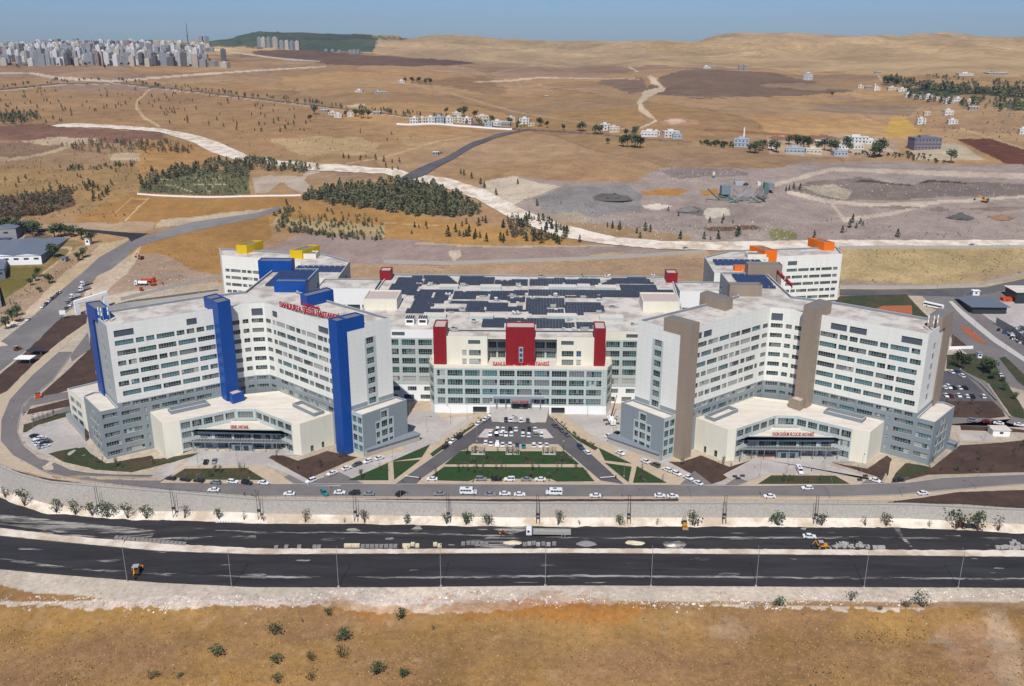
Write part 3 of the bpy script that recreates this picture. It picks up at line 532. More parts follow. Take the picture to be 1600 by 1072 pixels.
def complex_(s, accent, label, seed):
    mp = lambda p: (s*p[0], p[1]); mpl = lambda ps: [mp(p) for p in ps]
    root = empty('hospital_building', (0, 0, 0), label=label, category='hospital') if 0 else empty('hospital_building', label=label, cat='hospital', group='wings of the hospital complex')
    b = MB(); g = MB(); roof = MB(); wins = []
    def fac(bb, p0, p1, z0, z1, rows, wall, **k):
        p0, p1 = mp(p0), mp(p1)
        if s < 0:
            L = L2(p0, p1); rows = [(a, c, [(L-e, L-d_, kk) for d_, e, kk in ops][::-1]) for a, c, ops in rows]; p0, p1 = p1, p0
        facade(bb, wins, p0, p1, z0, z1, rows, wall, **k)
    Rz, Wz, Pz = 57.0, 21.8, 19.8
    a, a2 = (171.5, 366.2), (186.5, 385); c, m_ = (177.3, 361.5), (193.2, 379.6); sh = (134.8, 392.9)
    h, i_ = (69.7, 366.0), (53.8, 382.3); j, k_ = (64.3, 361.6), (47.6, 379.8); f1, f2, f3 = (125.5, 400.8), (121.9, 402.6), (115.4, 403.8); wi = (111.5, 401.0)
    G0 = -3 if s < 0 else 0
    pal_o = ['dark', 'mix', 'teal'] if s < 0 else ['teal', 'teal', 'mix']; pal_i = ['mix', 'teal', 'dark', 'blind', 'blue'] if s < 0 else ['mix', 'blind', 'teal', 'mix']
    # outer wing front: white storeys above, gray below
    L = L2(sh, a); rows = []
    for r_i, z in enumerate(ROWS[1:]):
        pal = [R.choice(pal_o)]*3+['dark']; rows.append((z-.1, z+2.15, wrow(L, .8, 1.6, pal, pat=(7.6, 3.4), gap=.95, seed=seed*50+r_i)))
    top = [(8.0, 12.5, 'louvre'), (L-10.5, L-2.4, 'louvre')] if s < 0 else [(5, 12, 'louvre'), (13.2, 20.5, 'louvre'), (L-10.5, L-2.2, 'louvre')]
    rows.append((51.4, 54.3, top)); fac(b, sh, a, Wz, Rz, rows, 'white_clad')
    fac(g, sh, a, G0, Wz-.02, [(ROWS[0]-.45, ROWS[0]+1.3, wrow(L, .8, 1.8, ['mix', 'dark', 'green'], seed=seed+9)), (15.7, 17.6, wrow(L, 5, 12.8, ['green', 'dark', 'mix'], seed=seed+19)+[(L-11.6, L-10.7, 'blind'), (L-8.8, L-1.0, 'dark')])]+[(z, z+2, [(L-20, L-13, 'mix'), (L-11.6, L-10.7, 'blind'), (L-8.8, L-1.0, R.choice(['dark', 'mix']))]) for z in ([11.6, 7.2, 2.8, -1.6] if s < 0 else [11.4, 7.0, 2.6])], 'gray_clad')
    # end walls (tower)
    Le = L2(a, a2); er = [(z, z+2.9, [(9.2, 12.0, 'mix')]) for z in ROWS[1:]]
    fac(b, a, a2, Wz, Rz, er, 'side_clad' if s < 0 else 'white_clad'); fac(g, a, a2, Pz-1, Wz-.02, [], 'gray_clad')
    # inner wing
    L = L2(h, wi); rows = []
    for r_i, z in enumerate(ROWS[1:]):
        rows.append((z-.1, z+2.15, wrow(L, 6.5, .8, [R.choice(pal_i), R.choice(pal_i), 'mix', 'dark'], pat=(6.6, 3.2), gap=.85, seed=seed*70+r_i)))
    top = [(8.2, 13.5, 'louvre'), (14.7, 20.0, 'louvre')] if s > 0 else [(8.0, 11.8, 'louvre'), (12.6, 19.5, 'louvre'), (L-4.6, L-.9, 'louvre')]
    rows.append((51.4, 54.3, top)); fac(b, h, wi, Wz, Rz, rows, 'white_clad')
    fac(g, h, wi, 0, Wz-.02, [(ROWS[0]-.45, ROWS[0]+1.3, wrow(L, 7, 1, ['mix', 'blind', 'mix'], pat=(5.6, 2.7), seed=seed+29)), (15.4, 17.6, wrow(L, 7, 1, ['blind', 'green', 'mix'], pat=(5.6, 2.7), seed=seed+39))], 'gray_clad')
    for p, q, lv in ((wi, f3, 0), (f3, f2, 1), (f2, f1, 0), (f1, (130.5, 397.6), 0)):
        L = L2(p, q); ops = [(.9, L-.5, 'dark')] if L > 3 else []
        rr = [(z, z+2.0, ops) for z in ROWS[1:]]+([(51.0, 54.4, [(.8, L-.8, 'louvre')])] if lv and L > 3 else [])
        fac(b, p, q, Wz, Rz, rr, 'white_clad'); fac(g, p, q, 0, Wz-.02, [(ROWS[0]-.45, ROWS[0]+1.3, ops), (15.7, 17.3, ops)], 'gray_clad')
    # inner end wall with glazed strip
    L = L2(i_, h); u0, u1 = L*.36, L*.62
    fac(b, i_, lerp(i_, h, .36), Wz, Rz, [], 'white_clad'); fac(b, lerp(i_, h, .62), h, Wz, Rz, [], 'white_clad')
    fac(b, lerp(i_, h, .36), lerp(i_, h, .62), Pz-1, 50.6, [(z+.2, z+3.0, [(1.2, u1-u0-1.0, 'green')]) for z in ROWS[:]][0:7], 'aqua_panel'); fac(b, lerp(i_, h, .36), lerp(i_, h, .62), 50.6, Rz, [], 'white_clad')
    fac(g, i_, lerp(i_, h, .36), Pz-1, Wz-.02, [], 'gray_clad'); fac(g, lerp(i_, h, .62), h, Pz-1, Wz-.02, [], 'gray_clad')
    # rear walls
    back = [a2, (150, 412.5), (130, 423.5), (128.5, 469), (105, 469), (105, 424), (88.4, 410), i_]
    for p, q in zip(back[:-1], back[1:]):
        n_ = L2(p, q); fac(b, p, q, 0, Rz, [(z+.4, z+2.6, [(2, 7, 'dark')]) for z in ROWS[3:]] if p == (105, 469) else [], 'side_clad')
    poly = mpl([sh, a, a2, (150, 412.5), (130, 423.5), (128.5, 469), (105, 469), (105, 424), (88.4, 410), i_, h, wi, f3, f2, f1])
    capped(roof, poly, 0, Rz, 'white_clad', 'roof', rim=.55, dep=1.1, skip_walls=True)
    # podium blocks of the two ends
    pod = MB()
    L = L2(a, c); Lo = L2(c, m_); G = G0
    zr = [16.0, 11.6, 7.2, 2.8, -1.6] if s < 0 else [15.8, 11.4, 7.0, 2.6]
    fac(pod, a, c, G, Pz, [(z, z+2, [(.6, L-.6, 'mix')]) for z in zr if z > G+.3], 'gray_clad')
    # the long gray front beyond the pavilion: windows in the last bays are part of the wing
    fac(pod, c, m_, G, Pz, [(z-.4, z+2.4, [(5.2+(i==0)*3.4, 8.2+(i==0)*1.6, 'dark')]+([(9.4, 13.8, 'dark'), (15, 17.6, 'dark')] if i else [(11.2, 13.4, 'dark')])) for i, z in enumerate(zr) if z > G+.9], 'gray_clad')
    fac(pod, m_, (m_[0]-2.5, m_[1]+5), G, Pz, [], 'gray_clad'); fac(pod, (m_[0]-2.5, m_[1]+5), a2, G, Pz, [], 'side_clad')
    capped(roof, mpl([c, m_, (m_[0]-2.5, m_[1]+5), a2, a]), 0, Pz, 'gray_clad', 'roof_pale', rim=.4, dep=.8, skip_walls=True)
    pod.build('podium_wall', root); pod = MB()
    Lk = L2(k_, j); zz = [15.0, 10.7, 6.4, 2.0]
    strip = MB()
    x0, x1, x2, x3 = Lk*.315, Lk*.42, Lk*.60, Lk*.72
    def seg(bb, t0, t1, z0, z1, rws, wl): fac(bb, lerp(k_, j, t0/Lk), lerp(k_, j, t1/Lk), z0, z1, rws, wl)
    seg(pod, 0, x0, 0, Pz, [], 'gray_clad'); seg(pod, x3+.001, Lk, 0, Pz, [], 'gray_clad')
    seg(pod, x0, x1, 14.4, Pz, [], 'gray_clad'); seg(pod, x2, x3, 14.4, Pz, [], 'gray_clad'); seg(pod, x1, x2, 18.9, Pz, [], 'gray_clad')
    seg(pod, x0, x1, 0, 14.4, [(z, z+2.8, [(.5, x1-x0, 'green')]) for z in zz[1:]], 'aqua_panel'); seg(pod, x2, x3, 0, 14.4, [(z, z+2.8, [(.6, x3-x2-.4, 'green')]) for z in zz[1:]], 'aqua_panel')
    seg(pod, x1, x2, 0, 18.9, [(z, z+3.0, [(.8, x2-x1-.4, 'green')]) for z in zz], 'aqua_panel')
    L = L2(j, h); fac(pod, j, h, 0, Pz, [(z, z+3, [(.5, L*.45, 'teal'), (L*.55, L-.4, 'teal')]) for z in zz], 'aqua_panel')
    fac(pod, (54.5, 384.2), k_, 0, Pz, [], 'side_clad'); fac(pod, i_, (54.5, 384.2), 0, Pz, [], 'side_clad')
    capped(roof, mpl([j, h, i_, (54.5, 384.2), k_]), 0, Pz, 'gray_clad', 'roof_pale', rim=.4, dep=.8, skip_walls=True)
    # low covered ramp along the inner end
    u = np.array([k_[0]-j[0], k_[1]-j[1]]); u = u/np.hypot(*u); nrm = np.array([u[1], -u[0]])*-1
    nrm = nrm if nrm[1] < 0 else -nrm; q0 = np.array(j)+u*.5+nrm*.05; q1 = np.array(k_)+u*3+nrm*.05; q2 = q1+nrm*4.5; q3 = q0+nrm*1.0
    rp = MB(); rp.prism(mpl([tuple(q0), tuple(q1), tuple(q2), tuple(q3)]), 0, 3.2, 'concrete'); rp.prism(mpl([tuple(q0+nrm*.05), tuple(q1+u*.4), tuple(q2+u*.4+nrm*.6), tuple(q3+nrm*.6)]), 3.2, 3.6, 'parapet_in', 'parapet_in')
    b.build('upper_wall', root); g.build('lower_wall', root); pod.build('podium_wall', root); roof.build('roof', root); rp.build('ramp_cover', root)
    # coloured shafts and roof boxes
    def shaft(nm, pts, z0, z1, roofm='box_roof', wall=accent, **k):
        q = MB(); capped(q, mpl(pts), z0, z1, wall, roofm, rim=.4, dep=.5, inner=wall, top=wall); return q.build(nm, root, **k)
    e_, g_ = np.array((73.0, 362.6)), np.array((77.3, 366.5)); ud = np.array((-.70, .714))
    shaft('lift_shaft', [tuple(e_), tuple(g_), tuple(g_+ud*4.9), tuple(e_+ud*4.9)], 0, 61.2)
    shaft('roof_box', [tuple(e_+ud*4.9+(-.01, -.01)), tuple(g_+ud*4.9), tuple(g_+ud*13.8), tuple(e_+ud*13.8)], 55.5, 61.2)
    A_, B_ = np.array((131.3, 388.2)), np.array((127.2, 393.5)); vd = np.array((.68, .733))
    shaft('lift_shaft', [tuple(A_), tuple(A_+vd*7.5), tuple(B_+vd*7.5), tuple(B_)], 0, 61.2)
    shaft('roof_box', [tuple(A_+vd*7.5), tuple(A_+vd*14.5), tuple(B_+vd*14.5), tuple(B_+vd*7.5)], 55.5, 61.2)
    shaft('roof_box', [(127.8, 385.2), (131.4, 389.5), (128.0, 393.2), (123.8, 389.8)], 14.2, 18.8, 'pink_roof')
    shaft('roof_box', [(180.9, 376.8), (189.8, 387.2), (185, 390.8), (176, 379.8)], 55.5, 61.2)
    shaft('stair_fin', [(184.5, 381.0), (189.8, 387.2), (186.0, 390.0), (182.8, 385.8)], 0, 55.4)
    shaft('stair_fin', [(187, 377), (196.5, 388), (190.5, 393), (186.8, 388.4)], 0, 14.4, 'roof_pale') if s < 0 else None
    shaft('roof_box', [(101.2, 425.5), (116.5, 425.5), (116.5, 431), (101.2, 431)], 51, 61.5)
    shaft('roof_box', [(118, 464.5), (135.5, 464.5), (135.5, 471.5), (118, 471.5)], 44, 62)
    shaft('roof_box', [(98.6, 404.8), (94.6, 400.6), (84.8, 412.0), (88.8, 416.6)], 46, 61.2)
    # solar panels on the rear wing
    k_n = 0
    for y in np.arange(436 if s < 0 else 440, 466, 2.6):
        for x in np.arange(107 if s < 0 else 110, 126, 3.4):
            if s > 0 and R.random() < .04: continue
            if 435 > y and x > 118: continue
            q = MB(); q.face([(s*x, y, 56.3), (s*x+3.1*1, y, 56.3), (s*x+3.1, y+1.75, 57.1), (s*x, y+1.75, 57.1)], 'solar_blue'); q.face([(s*x+3.1, y+1.75, 56.95), (s*x+3.1, y, 56.15), (s*x, y, 56.15), (s*x, y+1.75, 56.95)], 'solar_frame')
            q.tube((s*x+1.5, y+1.7, 55.9), (s*x+1.5, y+1.7, 57.1), .06, .06, 'metal', 4); q.build('solar_panel', root) if k_n < 98 else None; k_n += 1
    # antennas on the outer corner
    an = MB(); ax, ay = s*176.5, 374.5
    for dx, dy in ((0, 0), (2.2, 1.5), (-1.8, 1.2)):
        an.tube((ax+dx, ay+dy, 56), (ax+dx, ay+dy, 62.5), .16, .12, 'equip', 5)
        for zz_ in (59, 61): an.box(ax+dx-.6, ax+dx-.2, ay+dy-.5, ay+dy, zz_, zz_+1.5, 'base_white')
    an.build('antenna_mast', root)
    emit_windows(wins, root)
    return root
def pavilion(s, label, sign, seed):
    mp = lambda p: (s*p[0], p[1]); root = empty('entrance_pavilion', label=label, cat='building', group='cream entrance pavilions'); wins = []
    b = MB(); roof = MB(); Z = 14.9
    def fac(bb, p0, p1, z0, z1, rows, wall, **k):
        p0, p1 = mp(p0), mp(p1)
        if s < 0:
            L = L2(p0, p1); rows = [(a, c, [(L-e, L-d_, kk) for d_, e, kk in ops][::-1]) for a, c, ops in rows]; p0, p1 = p1, p0
        facade(bb, wins, p0, p1, z0, z1, rows, wall, **k)
    o1, o2, o3 = (161.5, 374.0), (151.3, 361.9), (144.6, 364.3); q1, q2 = (124.6, 378.2), (115.8, 378.6); r1, r2, r3 = (95.4, 363.4), (91.6, 362.4), (79.8, 374.8)
    fac(b, o2, o1, -3 if s < 0 else 0, Z, [], 'cream_clad'); fac(b, r3, r2, 0, Z, [(.2, 3.2, [(5.5, 6.8, 'dark'), (11, 12.6, 'dark')])] if s > 0 else [(.2, 3.0, [(5.5, 6.8, 'dark'), (11, 12.6, 'dark')])], 'cream_clad')
    fac(b, r2, r1, 0, Z, [], 'cream_clad'); fac(b, o3, o2, -3 if s < 0 else 0, Z, [], 'cream_clad')
    for p, q in ((r1, q2), (q1, o3)):
        L = L2(p, q); n = 5; fac(b, p, q, 0, Z, [(z, z+2.9, grid(L, n, ['green', 'gray'] if 0 else ['mix', 'dark'], .9, .5, seed)) for z in (1.2, 6.2, 10.6)], 'aqua_panel')
    L = L2(q2, q1); fac(b, q2, q1, 0, Z, [(10.6, 13.5, [(1, L-1, 'mix')])], 'aqua_panel')
    poly = [mp(p) for p in (o1, o2, o3, q1, q2, r1, r2, r3, (111, 400.6), (134.6, 393))]
    capped(roof, poly, 0, Z, 'cream_clad', 'roof_pale', rim=.5, dep=.7, skip_walls=True, inner='cream_clad', top='cream_clad')
    # light wells in the roof
    for cx, cy, dx, dy in ((92, 379.5, .74, .67), (146, 379.5, -.8, .6)):
        u_ = np.array((dx*s, dy)); v_ = np.array((-dy, dx*s)); c_ = np.array((cx*s, cy)); pts = [tuple(c_+u_*a_*8.5+v_*b_*2.6) for a_, b_ in ((-1, -1), (1, -1), (1, 1), (-1, 1))]
        q = MB(); po, pi = inset(pts, .35); capped(q, pts, Z-1, Z+1.0, 'parapet_in', 'glass_dark', rim=.35, dep=2.0); q.build('light_well', root)
    # entrance hall in the curve
    fy = 368.6; hall = MB(); zt = 9.4
    hp = [(140.6, fy), (97.6, fy-.2), (96.9, 365.6), (113, 377.5), (127, 377.2), (142, 366.9)]
    n = 5; Lf = 140.6-97.6; fac(hall, (97.6, fy-.2), (140.6, fy), 0, zt-2.2, [(.6, 3.2, [(o[0], o[1], 'mix') for o in grid(Lf, n, ['mix'], 1.2, .6)]), (4.6, 6.9, grid(Lf, n, ['dark', 'mix'], 1.2, .6))], 'aqua_panel'); fac(hall, (97.6, fy-.2), (140.6, fy), zt-2.2, zt, [], 'aqua_panel')
    capped(roof, [mp(p) for p in hp], 0, zt, 'cream_clad', 'roof_pale', rim=.4, dep=.5, skip_walls=True, inner='cream_clad', top='cream_clad')
    fac(hall, (96.9, 365.6), (97.6, fy-.2), 0, zt, [], 'aqua_panel'); fac(hall, (140.6, fy), (142, 366.9), 0, zt, [], 'aqua_panel')
    can = MB(); x0, x1 = sorted((s*97, s*141)); 
    for x in np.arange(x0, x1, 1.3): can.box(x, x+.28, fy-3.4, fy-.25, 4.5, 4.75, 'metal')
    can.box(x0, x1, fy-3.7, fy-3.4, 4.35, 4.85, 'metal'); can.face([(x0, fy-3.4, 4.42), (x1, fy-3.4, 4.42), (x1, fy-.1, 4.42), (x0, fy-.1, 4.42)], 'glass_gray')
    for x in np.linspace(x0+1, x1-1, 9): can.tube((x, fy-3.55, 0), (x, fy-3.55, 4.4), .14, .14, 'metal', 6)
    can.build('canopy', root); dr = MB(); xc = s*119
    dr.box(xc-4.5, xc+4.5, fy-2.6, fy-.2, 0, 3.4, 'plant_blue'); dr.face([(xc-3, fy-2.63, .05), (xc-.8, fy-2.63, .05), (xc-.8, fy-2.63, 2.6), (xc-3, fy-2.63, 2.6)], 'glass_dark'); dr.face([(xc+.8, fy-2.63, .05), (xc+3, fy-2.63, .05), (xc+3, fy-2.63, 2.6), (xc+.8, fy-2.63, 2.6)], 'glass_dark')
    dr.build('entrance_door', root); b.build('wall', root); hall.build('entrance_hall', root); roof.build('roof', root)
    xa, xb = (W(361, 669, zt)[0], W(389, 669, zt)[0]) if s < 0 else (W(1207, 681, zt)[0], W(1271, 681, zt)[0]); sign_fit(sign, root, (xa, fy+.25), (xb, fy+.25), 2.2, zt+.02)
    emit_windows(wins, root)
def sign_fit(txt, parent, p0, p1, size, z, m='letters', flip=False):
    p0 = np.array(p0[:2], float); p1 = np.array(p1[:2], float); o = text_obj('sign_letters', txt, parent, (*((p0+p1)/2), z), math.atan2(p1[1]-p0[1], p1[0]-p0[0]), size, .12, m)
    w_ = o.dimensions.x or 1; o.scale.x = np.hypot(*(p1-p0))/w_; return o
wL = complex_(-1, 'blue_clad', 'white and gray hospital block with bright blue shafts and roof boxes', 3)
wR = complex_(1, 'beige_clad', 'white and gray hospital block with beige brown shafts and roof boxes', 4)
sign_fit('ŞANLIURFA ŞEHİR HASTANESİ', wL, W(437, 480.5, 56.5), W(531, 502.5, 56.5), 3.4, 56.9)
sign_fit('T.C. Sağlık Bakanlığı', wL, W(470, 479, 59.5), W(500, 486.5, 59.5), 1.9, 60.2)
sign_fit('ŞANLIURFA ŞEHİR HASTANESİ', wR, W(1238, 450, 57.6), W(1209, 423, 57.6), 3.0, 57.6)
q = MB()
for i in range(24): a_ = lerp(W(437, 480.5, 56.5), W(531, 502.5, 56.5), i/23); q.tube((a_[0], a_[1]+.3, 55.8), (a_[0], a_[1]+.3, 59.4), .07, .07, 'metal', 4)
for zz_ in (57, 59.3): a_, b_ = W(437, 480.5, 56.5), W(531, 502.5, 56.5); q.tube((a_[0], a_[1]+.3, zz_), (b_[0], b_[1]+.3, zz_), .07, .07, 'metal', 4)
q.build('sign_frame', wL)
pavilion(-1, 'low cream pavilion signed GENEL HASTANE in front of the blue block', 'GENEL HASTANE', 5)
pavilion(1, 'low cream pavilion signed KADIN DOĞUM VE ÇOCUK HASTANESİ in front of the beige block', 'KADIN DOĞUM VE ÇOCUK HASTANESİ', 6)
# cream side block at the west end of the blue block
def west_block():
    root = empty('annex_building', label='low cream annex with tall windows beside the west end of the blue block', cat='building'); b = MB(); wins = []
    A = [W(105, 607, 15)[:2], W(128, 626, 15)[:2]]; p0, p1 = tuple(A[0]), tuple(A[1]); dx = np.array(p1)-np.array(p0); L = np.hypot(*dx); u = dx/L; n = np.array([u[1], -u[0]])
    facade(b, wins, p0, p1, -3, 15, [(z, z+2.8, [(3, L*.47, 'mix'), (L*.53, L-3, 'mix')]) for z in (0.5, 5, 9.6)], 'cream_clad')
    ring_ = [p0, p1, (p1[0]+8, p1[1]+3), (-186.6, 389), (-176, 412), (p0[0]+14, p0[1]+14)]
    for e0, e1 in zip(ring_[1:], ring_[2:]+ring_[:1]): b.face([(*e0, -3), (*e1, -3), (*e1, 15), (*e0, 15)], 'cream_clad')
    rf_ = MB(); capped(rf_, ring_, -3, 15, 'cream_clad', 'roof_pale', rim=.5, dep=.7, skip_walls=True); rf_.build('roof', root)
    b.build('wall', root); emit_windows(wins, root)
    q = MB(); pts = [T(104, 655)[:2], T(110, 652)[:2], T(134, 678)[:2], T(134, 690)[:2]]; q.prism([tuple(p) for p in pts], -1, 2.8, 'concrete', 'parapet_in'); q.build('entrance_canopy', root)
west_block()
# rear buildings
def rear(s, accent, label):
    mp = lambda p: (s*p[0], p[1]); root = empty('rear_hospital_building', label=label, cat='hospital', group='rear blocks of the hospital complex'); wins = []; b = MB(); roof = MB(); z0, Z = 4.2, 36.0
    def fac(bb, p0, p1, za, zb, rows, wall):
        p0, p1 = mp(p0), mp(p1)
        if s < 0:
            L = L2(p0, p1); rows = [(a, c, [(L-e, L-d_, kk) for d_, e, kk in ops][::-1]) for a, c, ops in rows]; p0, p1 = p1, p0
        facade(bb, wins, p0, p1, za, zb, rows, wall)
    P1 = (212.3, 605.6) if s > 0 else (197.6, 586.9); P2 = (173.8, 597.6) if s > 0 else (160, 577); dx = 0 if s > 0 else -9; dy = 0 if s > 0 else -20
    P3 = (150+dx, 590+dy); P4 = (134+dx, 551+dy); P5 = (117.8+dx, 550+dy); P6 = (119.2+dx, 594+dy); P7 = (139+dx, 613+dy); P8 = (215+dx, 628+dy)
    L = L2(P2, P1); fac(b, P2, P1, z0, Z, [(25.2-4.75*i, 27.2-4.75*i, wrow(L, .6, 1.6, ['dark', 'dark', 'blue', 'green'] if s > 0 else ['dark', 'mix'], pat=(7.4, 3.2), gap=.9, seed=i*7+3)) for i in range(5)][::-1]+([(29.5, 32.3, [(1, 7.5, 'louvre')])] if s > 0 else []), 'white_clad')
    fac(b, P3, P2, z0, Z, [], 'white_clad'); fac(b, P4, P3, z0, Z, [], 'white_clad'); fac(b, P5, P4, z0, Z, [], 'white_clad')
    L = L2(P6, P5); fac(b, P6, P5, z0, Z, [(z, z+2.6, [(14, 17, 'dark'), (30, 33, 'dark')]) for z in (12, 17, 22, 28)], 'side_clad')
    fac(b, P1, P8, z0, Z, [], 'white_clad'); fac(b, P8, P7, z0, Z, [], 'side_clad'); fac(b, P7, P6, z0, Z, [], 'side_clad')
    capped(roof, [mp(p) for p in (P1, P8, P7, P6, P5, P4, P3, P2)], z0, Z, 'white_clad', 'roof', rim=.6, dep=1.1, skip_walls=True)
    b.build('wall', root); roof.build('roof', root)
    def bx(pts, za, zb, wall=accent, nm='roof_box'):
        q = MB(); capped(q, pts, za, zb, wall, 'box_roof', rim=.5, dep=.6, inner=wall, top=wall); q.build(nm, root)
    for px, base, wd, dp, za in ((378, 395.5, 7, 15, 34.8), (463, 404, 8, 17, 12)) if s < 0 else ((1295, 391, 7, 15, 34.8), (1204, 404, 8, 15, 12)):
        c = W(px, base, 35.2); sk = -s*.45
        bx([(c[0]-wd/2, c[1]), (c[0]+wd/2, c[1]), (c[0]+wd/2+sk*dp, c[1]+dp), (c[0]-wd/2+sk*dp, c[1]+dp)], za, 40.6)
    if s > 0: c = W(1168, 424, 35); bx([(c[0]-8, c[1]), (c[0]+4, c[1]), (c[0]+4, c[1]+5), (c[0]-8, c[1]+5)], 34.8, 38)
    c = W(477, 404, 35) if s < 0 else W(1180, 405, 35); bx([(c[0]-5, c[1]), (c[0]+7, c[1]), (c[0]+7, c[1]+9), (c[0]-5, c[1]+9)], 34.8, 38.2, 'cream_clad')
    x0 = -113 if s < 0 else 119; y0 = 548 if s < 0 else 574
    for j in range(4):
        for i in range(9):
            q = MB(); x = x0-i*3.4*1+0 if s < 0 else x0+i*3.4+4; y = y0+j*3.2; q.face([(x, y, 35.2), (x+3.0, y, 35.2), (x+3.0, y+2, 36.4), (x, y+2, 36.4)], 'solar_blue'); q.face([(x+3, y+2, 36.3), (x+3, y, 35.1), (x, y, 35.1), (x, y+2, 36.3)], 'solar_frame'); q.build('solar_panel', root)
    emit_windows(wins, root)
rear(-1, 'yellow_clad', 'white hospital block with yellow roof boxes behind the blue block')
rear(1, 'orange_clad', 'white hospital block with orange roof boxes behind the beige block')
# central block
def central():
    root = empty('central_hospital_building', label='wide central hospital block with red towers and a roof full of solar panels', cat='hospital'); wins = []; b = MB(); Z = 37.4
    zs = [10.0, 14.8, 19.6, 24.4, 29.2]
    for x0, x1, sd in ((-82, -39.6, 1), (42.6, 84, 2)):
        L = x1-x0; n = 6; gr = [(x, x+6.6, 'green') for x in np.arange(1.2, L-6, 8.2)]
        facade(b, wins, (x0, 427), (x1, 427), 8.6, 33.0, [(z, z+3.0, [(a, c, 'green' if z > 12 else 'blind') for a, c, _ in gr]) for z in zs], 'aqua_panel')
        facade(b, wins, (x0, 427), (x1, 427), 33, Z, [(34.2, 36.0, [(L*.5 if sd == 1 else L*.26, (L*.5 if sd == 1 else L*.26)+6.3, 'louvre')])], 'cream_clad' if sd == 2 else 'base_white')
        facade(b, wins, (x0, 427), (x1, 427), 0, 8.6, [(1.0, 3.3, [(a+.3, c-1.4, 'dark') for a, c, _ in gr]), (5.4, 7.6, [(a+2.2, c, 'dark') for a, c, _ in gr])], 'base_white')
        b.build('wing_wall', root); b = MB()
    yb = 417.4
    for x0, x1, lv in ((-33.2, -13.6, 12), (19.6, 37.3, 2)):
        facade(b, wins, (x0, yb), (x1, yb), 23, Z, [(23.4, 26, [(7.5, 9.6, 'blind'), (10.8, 16.4, 'blind')] if x0 < 0 else [(2.4, 8.0, 'blind'), (9.4, 11.6, 'blind')]), (27.6, 30.4, [(7.5, 9.6, 'mix'), (10.8, 16.4, 'mix')] if x0 < 0 else [(2.4, 8, 'dark'), (9.4, 11.6, 'blue')]), (33.4, 35.4, [(10.4, 16.2, 'louvre')] if x0 < 0 else [(2, 8, 'louvre')])], 'cream_clad')
        b.face([(x0, yb, 23), (x0, 427, 23), (x0, 427, Z), (x0, yb, Z)][::-1], 'cream_clad'); b.face([(x1, yb, 23), (x1, 427, 23), (x1, 427, Z), (x1, yb, Z)], 'cream_clad'); b.build('front_wall', root); b = MB()
    for x0, x1 in ((-13.6, -5), (9, 19.6)):
        L = x1-x0; facade(b, wins, (x0, 425), (x1, 425), 23, Z-.4, [(24.2, 27.4, grid(L, 2, ['green'], .9, .3)), (29.2, 32.2, grid(L, 2, ['green'], .9, .3)), (33.6, 35.6, [(.4, 2.4, 'teal')] if x0 < 0 else grid(L, 2, ['green'], .9, .3))], 'aqua_panel'); b.build('glazed_wall', root); b = MB()
    roof = MB()
    poly = [(-82, 427), (84, 427), (90, 536), (-80, 536)]; capped(roof, poly, 0, Z, 'side_clad', 'roof', rim=.7, dep=.9, open_y=427); roof.prism([(-33, yb+.4), (37, yb+.4), (37, 427.9), (-33, 427.9)], Z-1.4, Z-.86, 'cream_clad', 'roof'); roof.build('roof', root)
    def rb(nm, pts, z0, z1, wall, rf): q = MB(); capped(q, pts, z0, z1, wall, rf, rim=.45, dep=.6, inner=wall, top=wall); return q.build(nm, root)
    sq = lambda x0, x1, y0, y1: [(x0, y0), (x1, y0), (x1, y1), (x0, y1)]
    rb('red_tower', sq(-39.3, -33.3, 416, 428), 0, 42.3, 'red_clad', 'pink_roof'); rb('red_tower', sq(37.3, 42.6, 416, 427.5), 0, 42.3, 'red_clad', 'pink_roof')
    t = rb('red_tower', sq(-4.8, 9.0, 416.6, 425.5), 0, 42.3, 'red_clad', 'pink_roof'); q = MB(); q.box(1.5, 3.5, 416.3, 416.55, 24.5, 32.5, 'frame')
    for z in (25, 27.6, 30.2): q.face([(1.8, 416.27, z), (3.2, 416.27, z), (3.2, 416.27, z+1.7), (1.8, 416.27, z+1.7)], 'glass_blue')
    q.build('window', t)
    for x in (-82.6, 85.2): rb('red_roof_box', sq(x, x+6.4, 524, 533), 36.5, 42.4, 'red_clad', 'pink_roof')
    for x0, x1 in ((-81, -63.5), (65, 84)): rb('cream_roof_box', sq(x0, x1, 463, 481), 36.5, 42.4, 'cream_clad', 'pink_roof')
    # long low skylights
    z = Z-.9
    for px0, px1, py in ((686, 716, 449.5), (750, 783, 450), (661, 697, 495), (734, 771, 496), (855, 901, 496), (937, 974, 498), (857, 900, 450), (902, 922, 449), (930, 963, 451)):
        a = W(px0, py, z+1); c = W(px1, py, z+1); q = MB(); q.box(a[0], c[0], a[1]-1, a[1]+5, z, z+1.9, 'aqua_panel', 'roof_pale'); q.build('skylight', root)
    # rooftop plant
    rr = random.Random(9)
    for px, py, n in ((643, 506, 1), (661, 506, 1), (670, 446, 2), (725, 446, 2), (812, 448, 2), (705, 489, 1), (722, 486, 2), (807, 491, 3), (740, 505, 2), (710, 518, 2), (802, 464, 3), (865, 480, 2), (888, 501, 1), (868, 463, 2), (911, 465, 2), (935, 470, 1), (958, 482, 2), (1005, 464, 2), (1008, 478, 1), (964, 500, 2), (988, 508, 1), (912, 515, 3), (896, 517, 1), (880, 518, 1), (935, 488, 2), (775, 470, 1), (754, 464, 1), (703, 473, 1), (845, 434, 1), (908, 435, 2), (950, 434, 2), (1022, 434, 2), (700, 462, 1), (655, 445, 1), (832, 468, 1)):
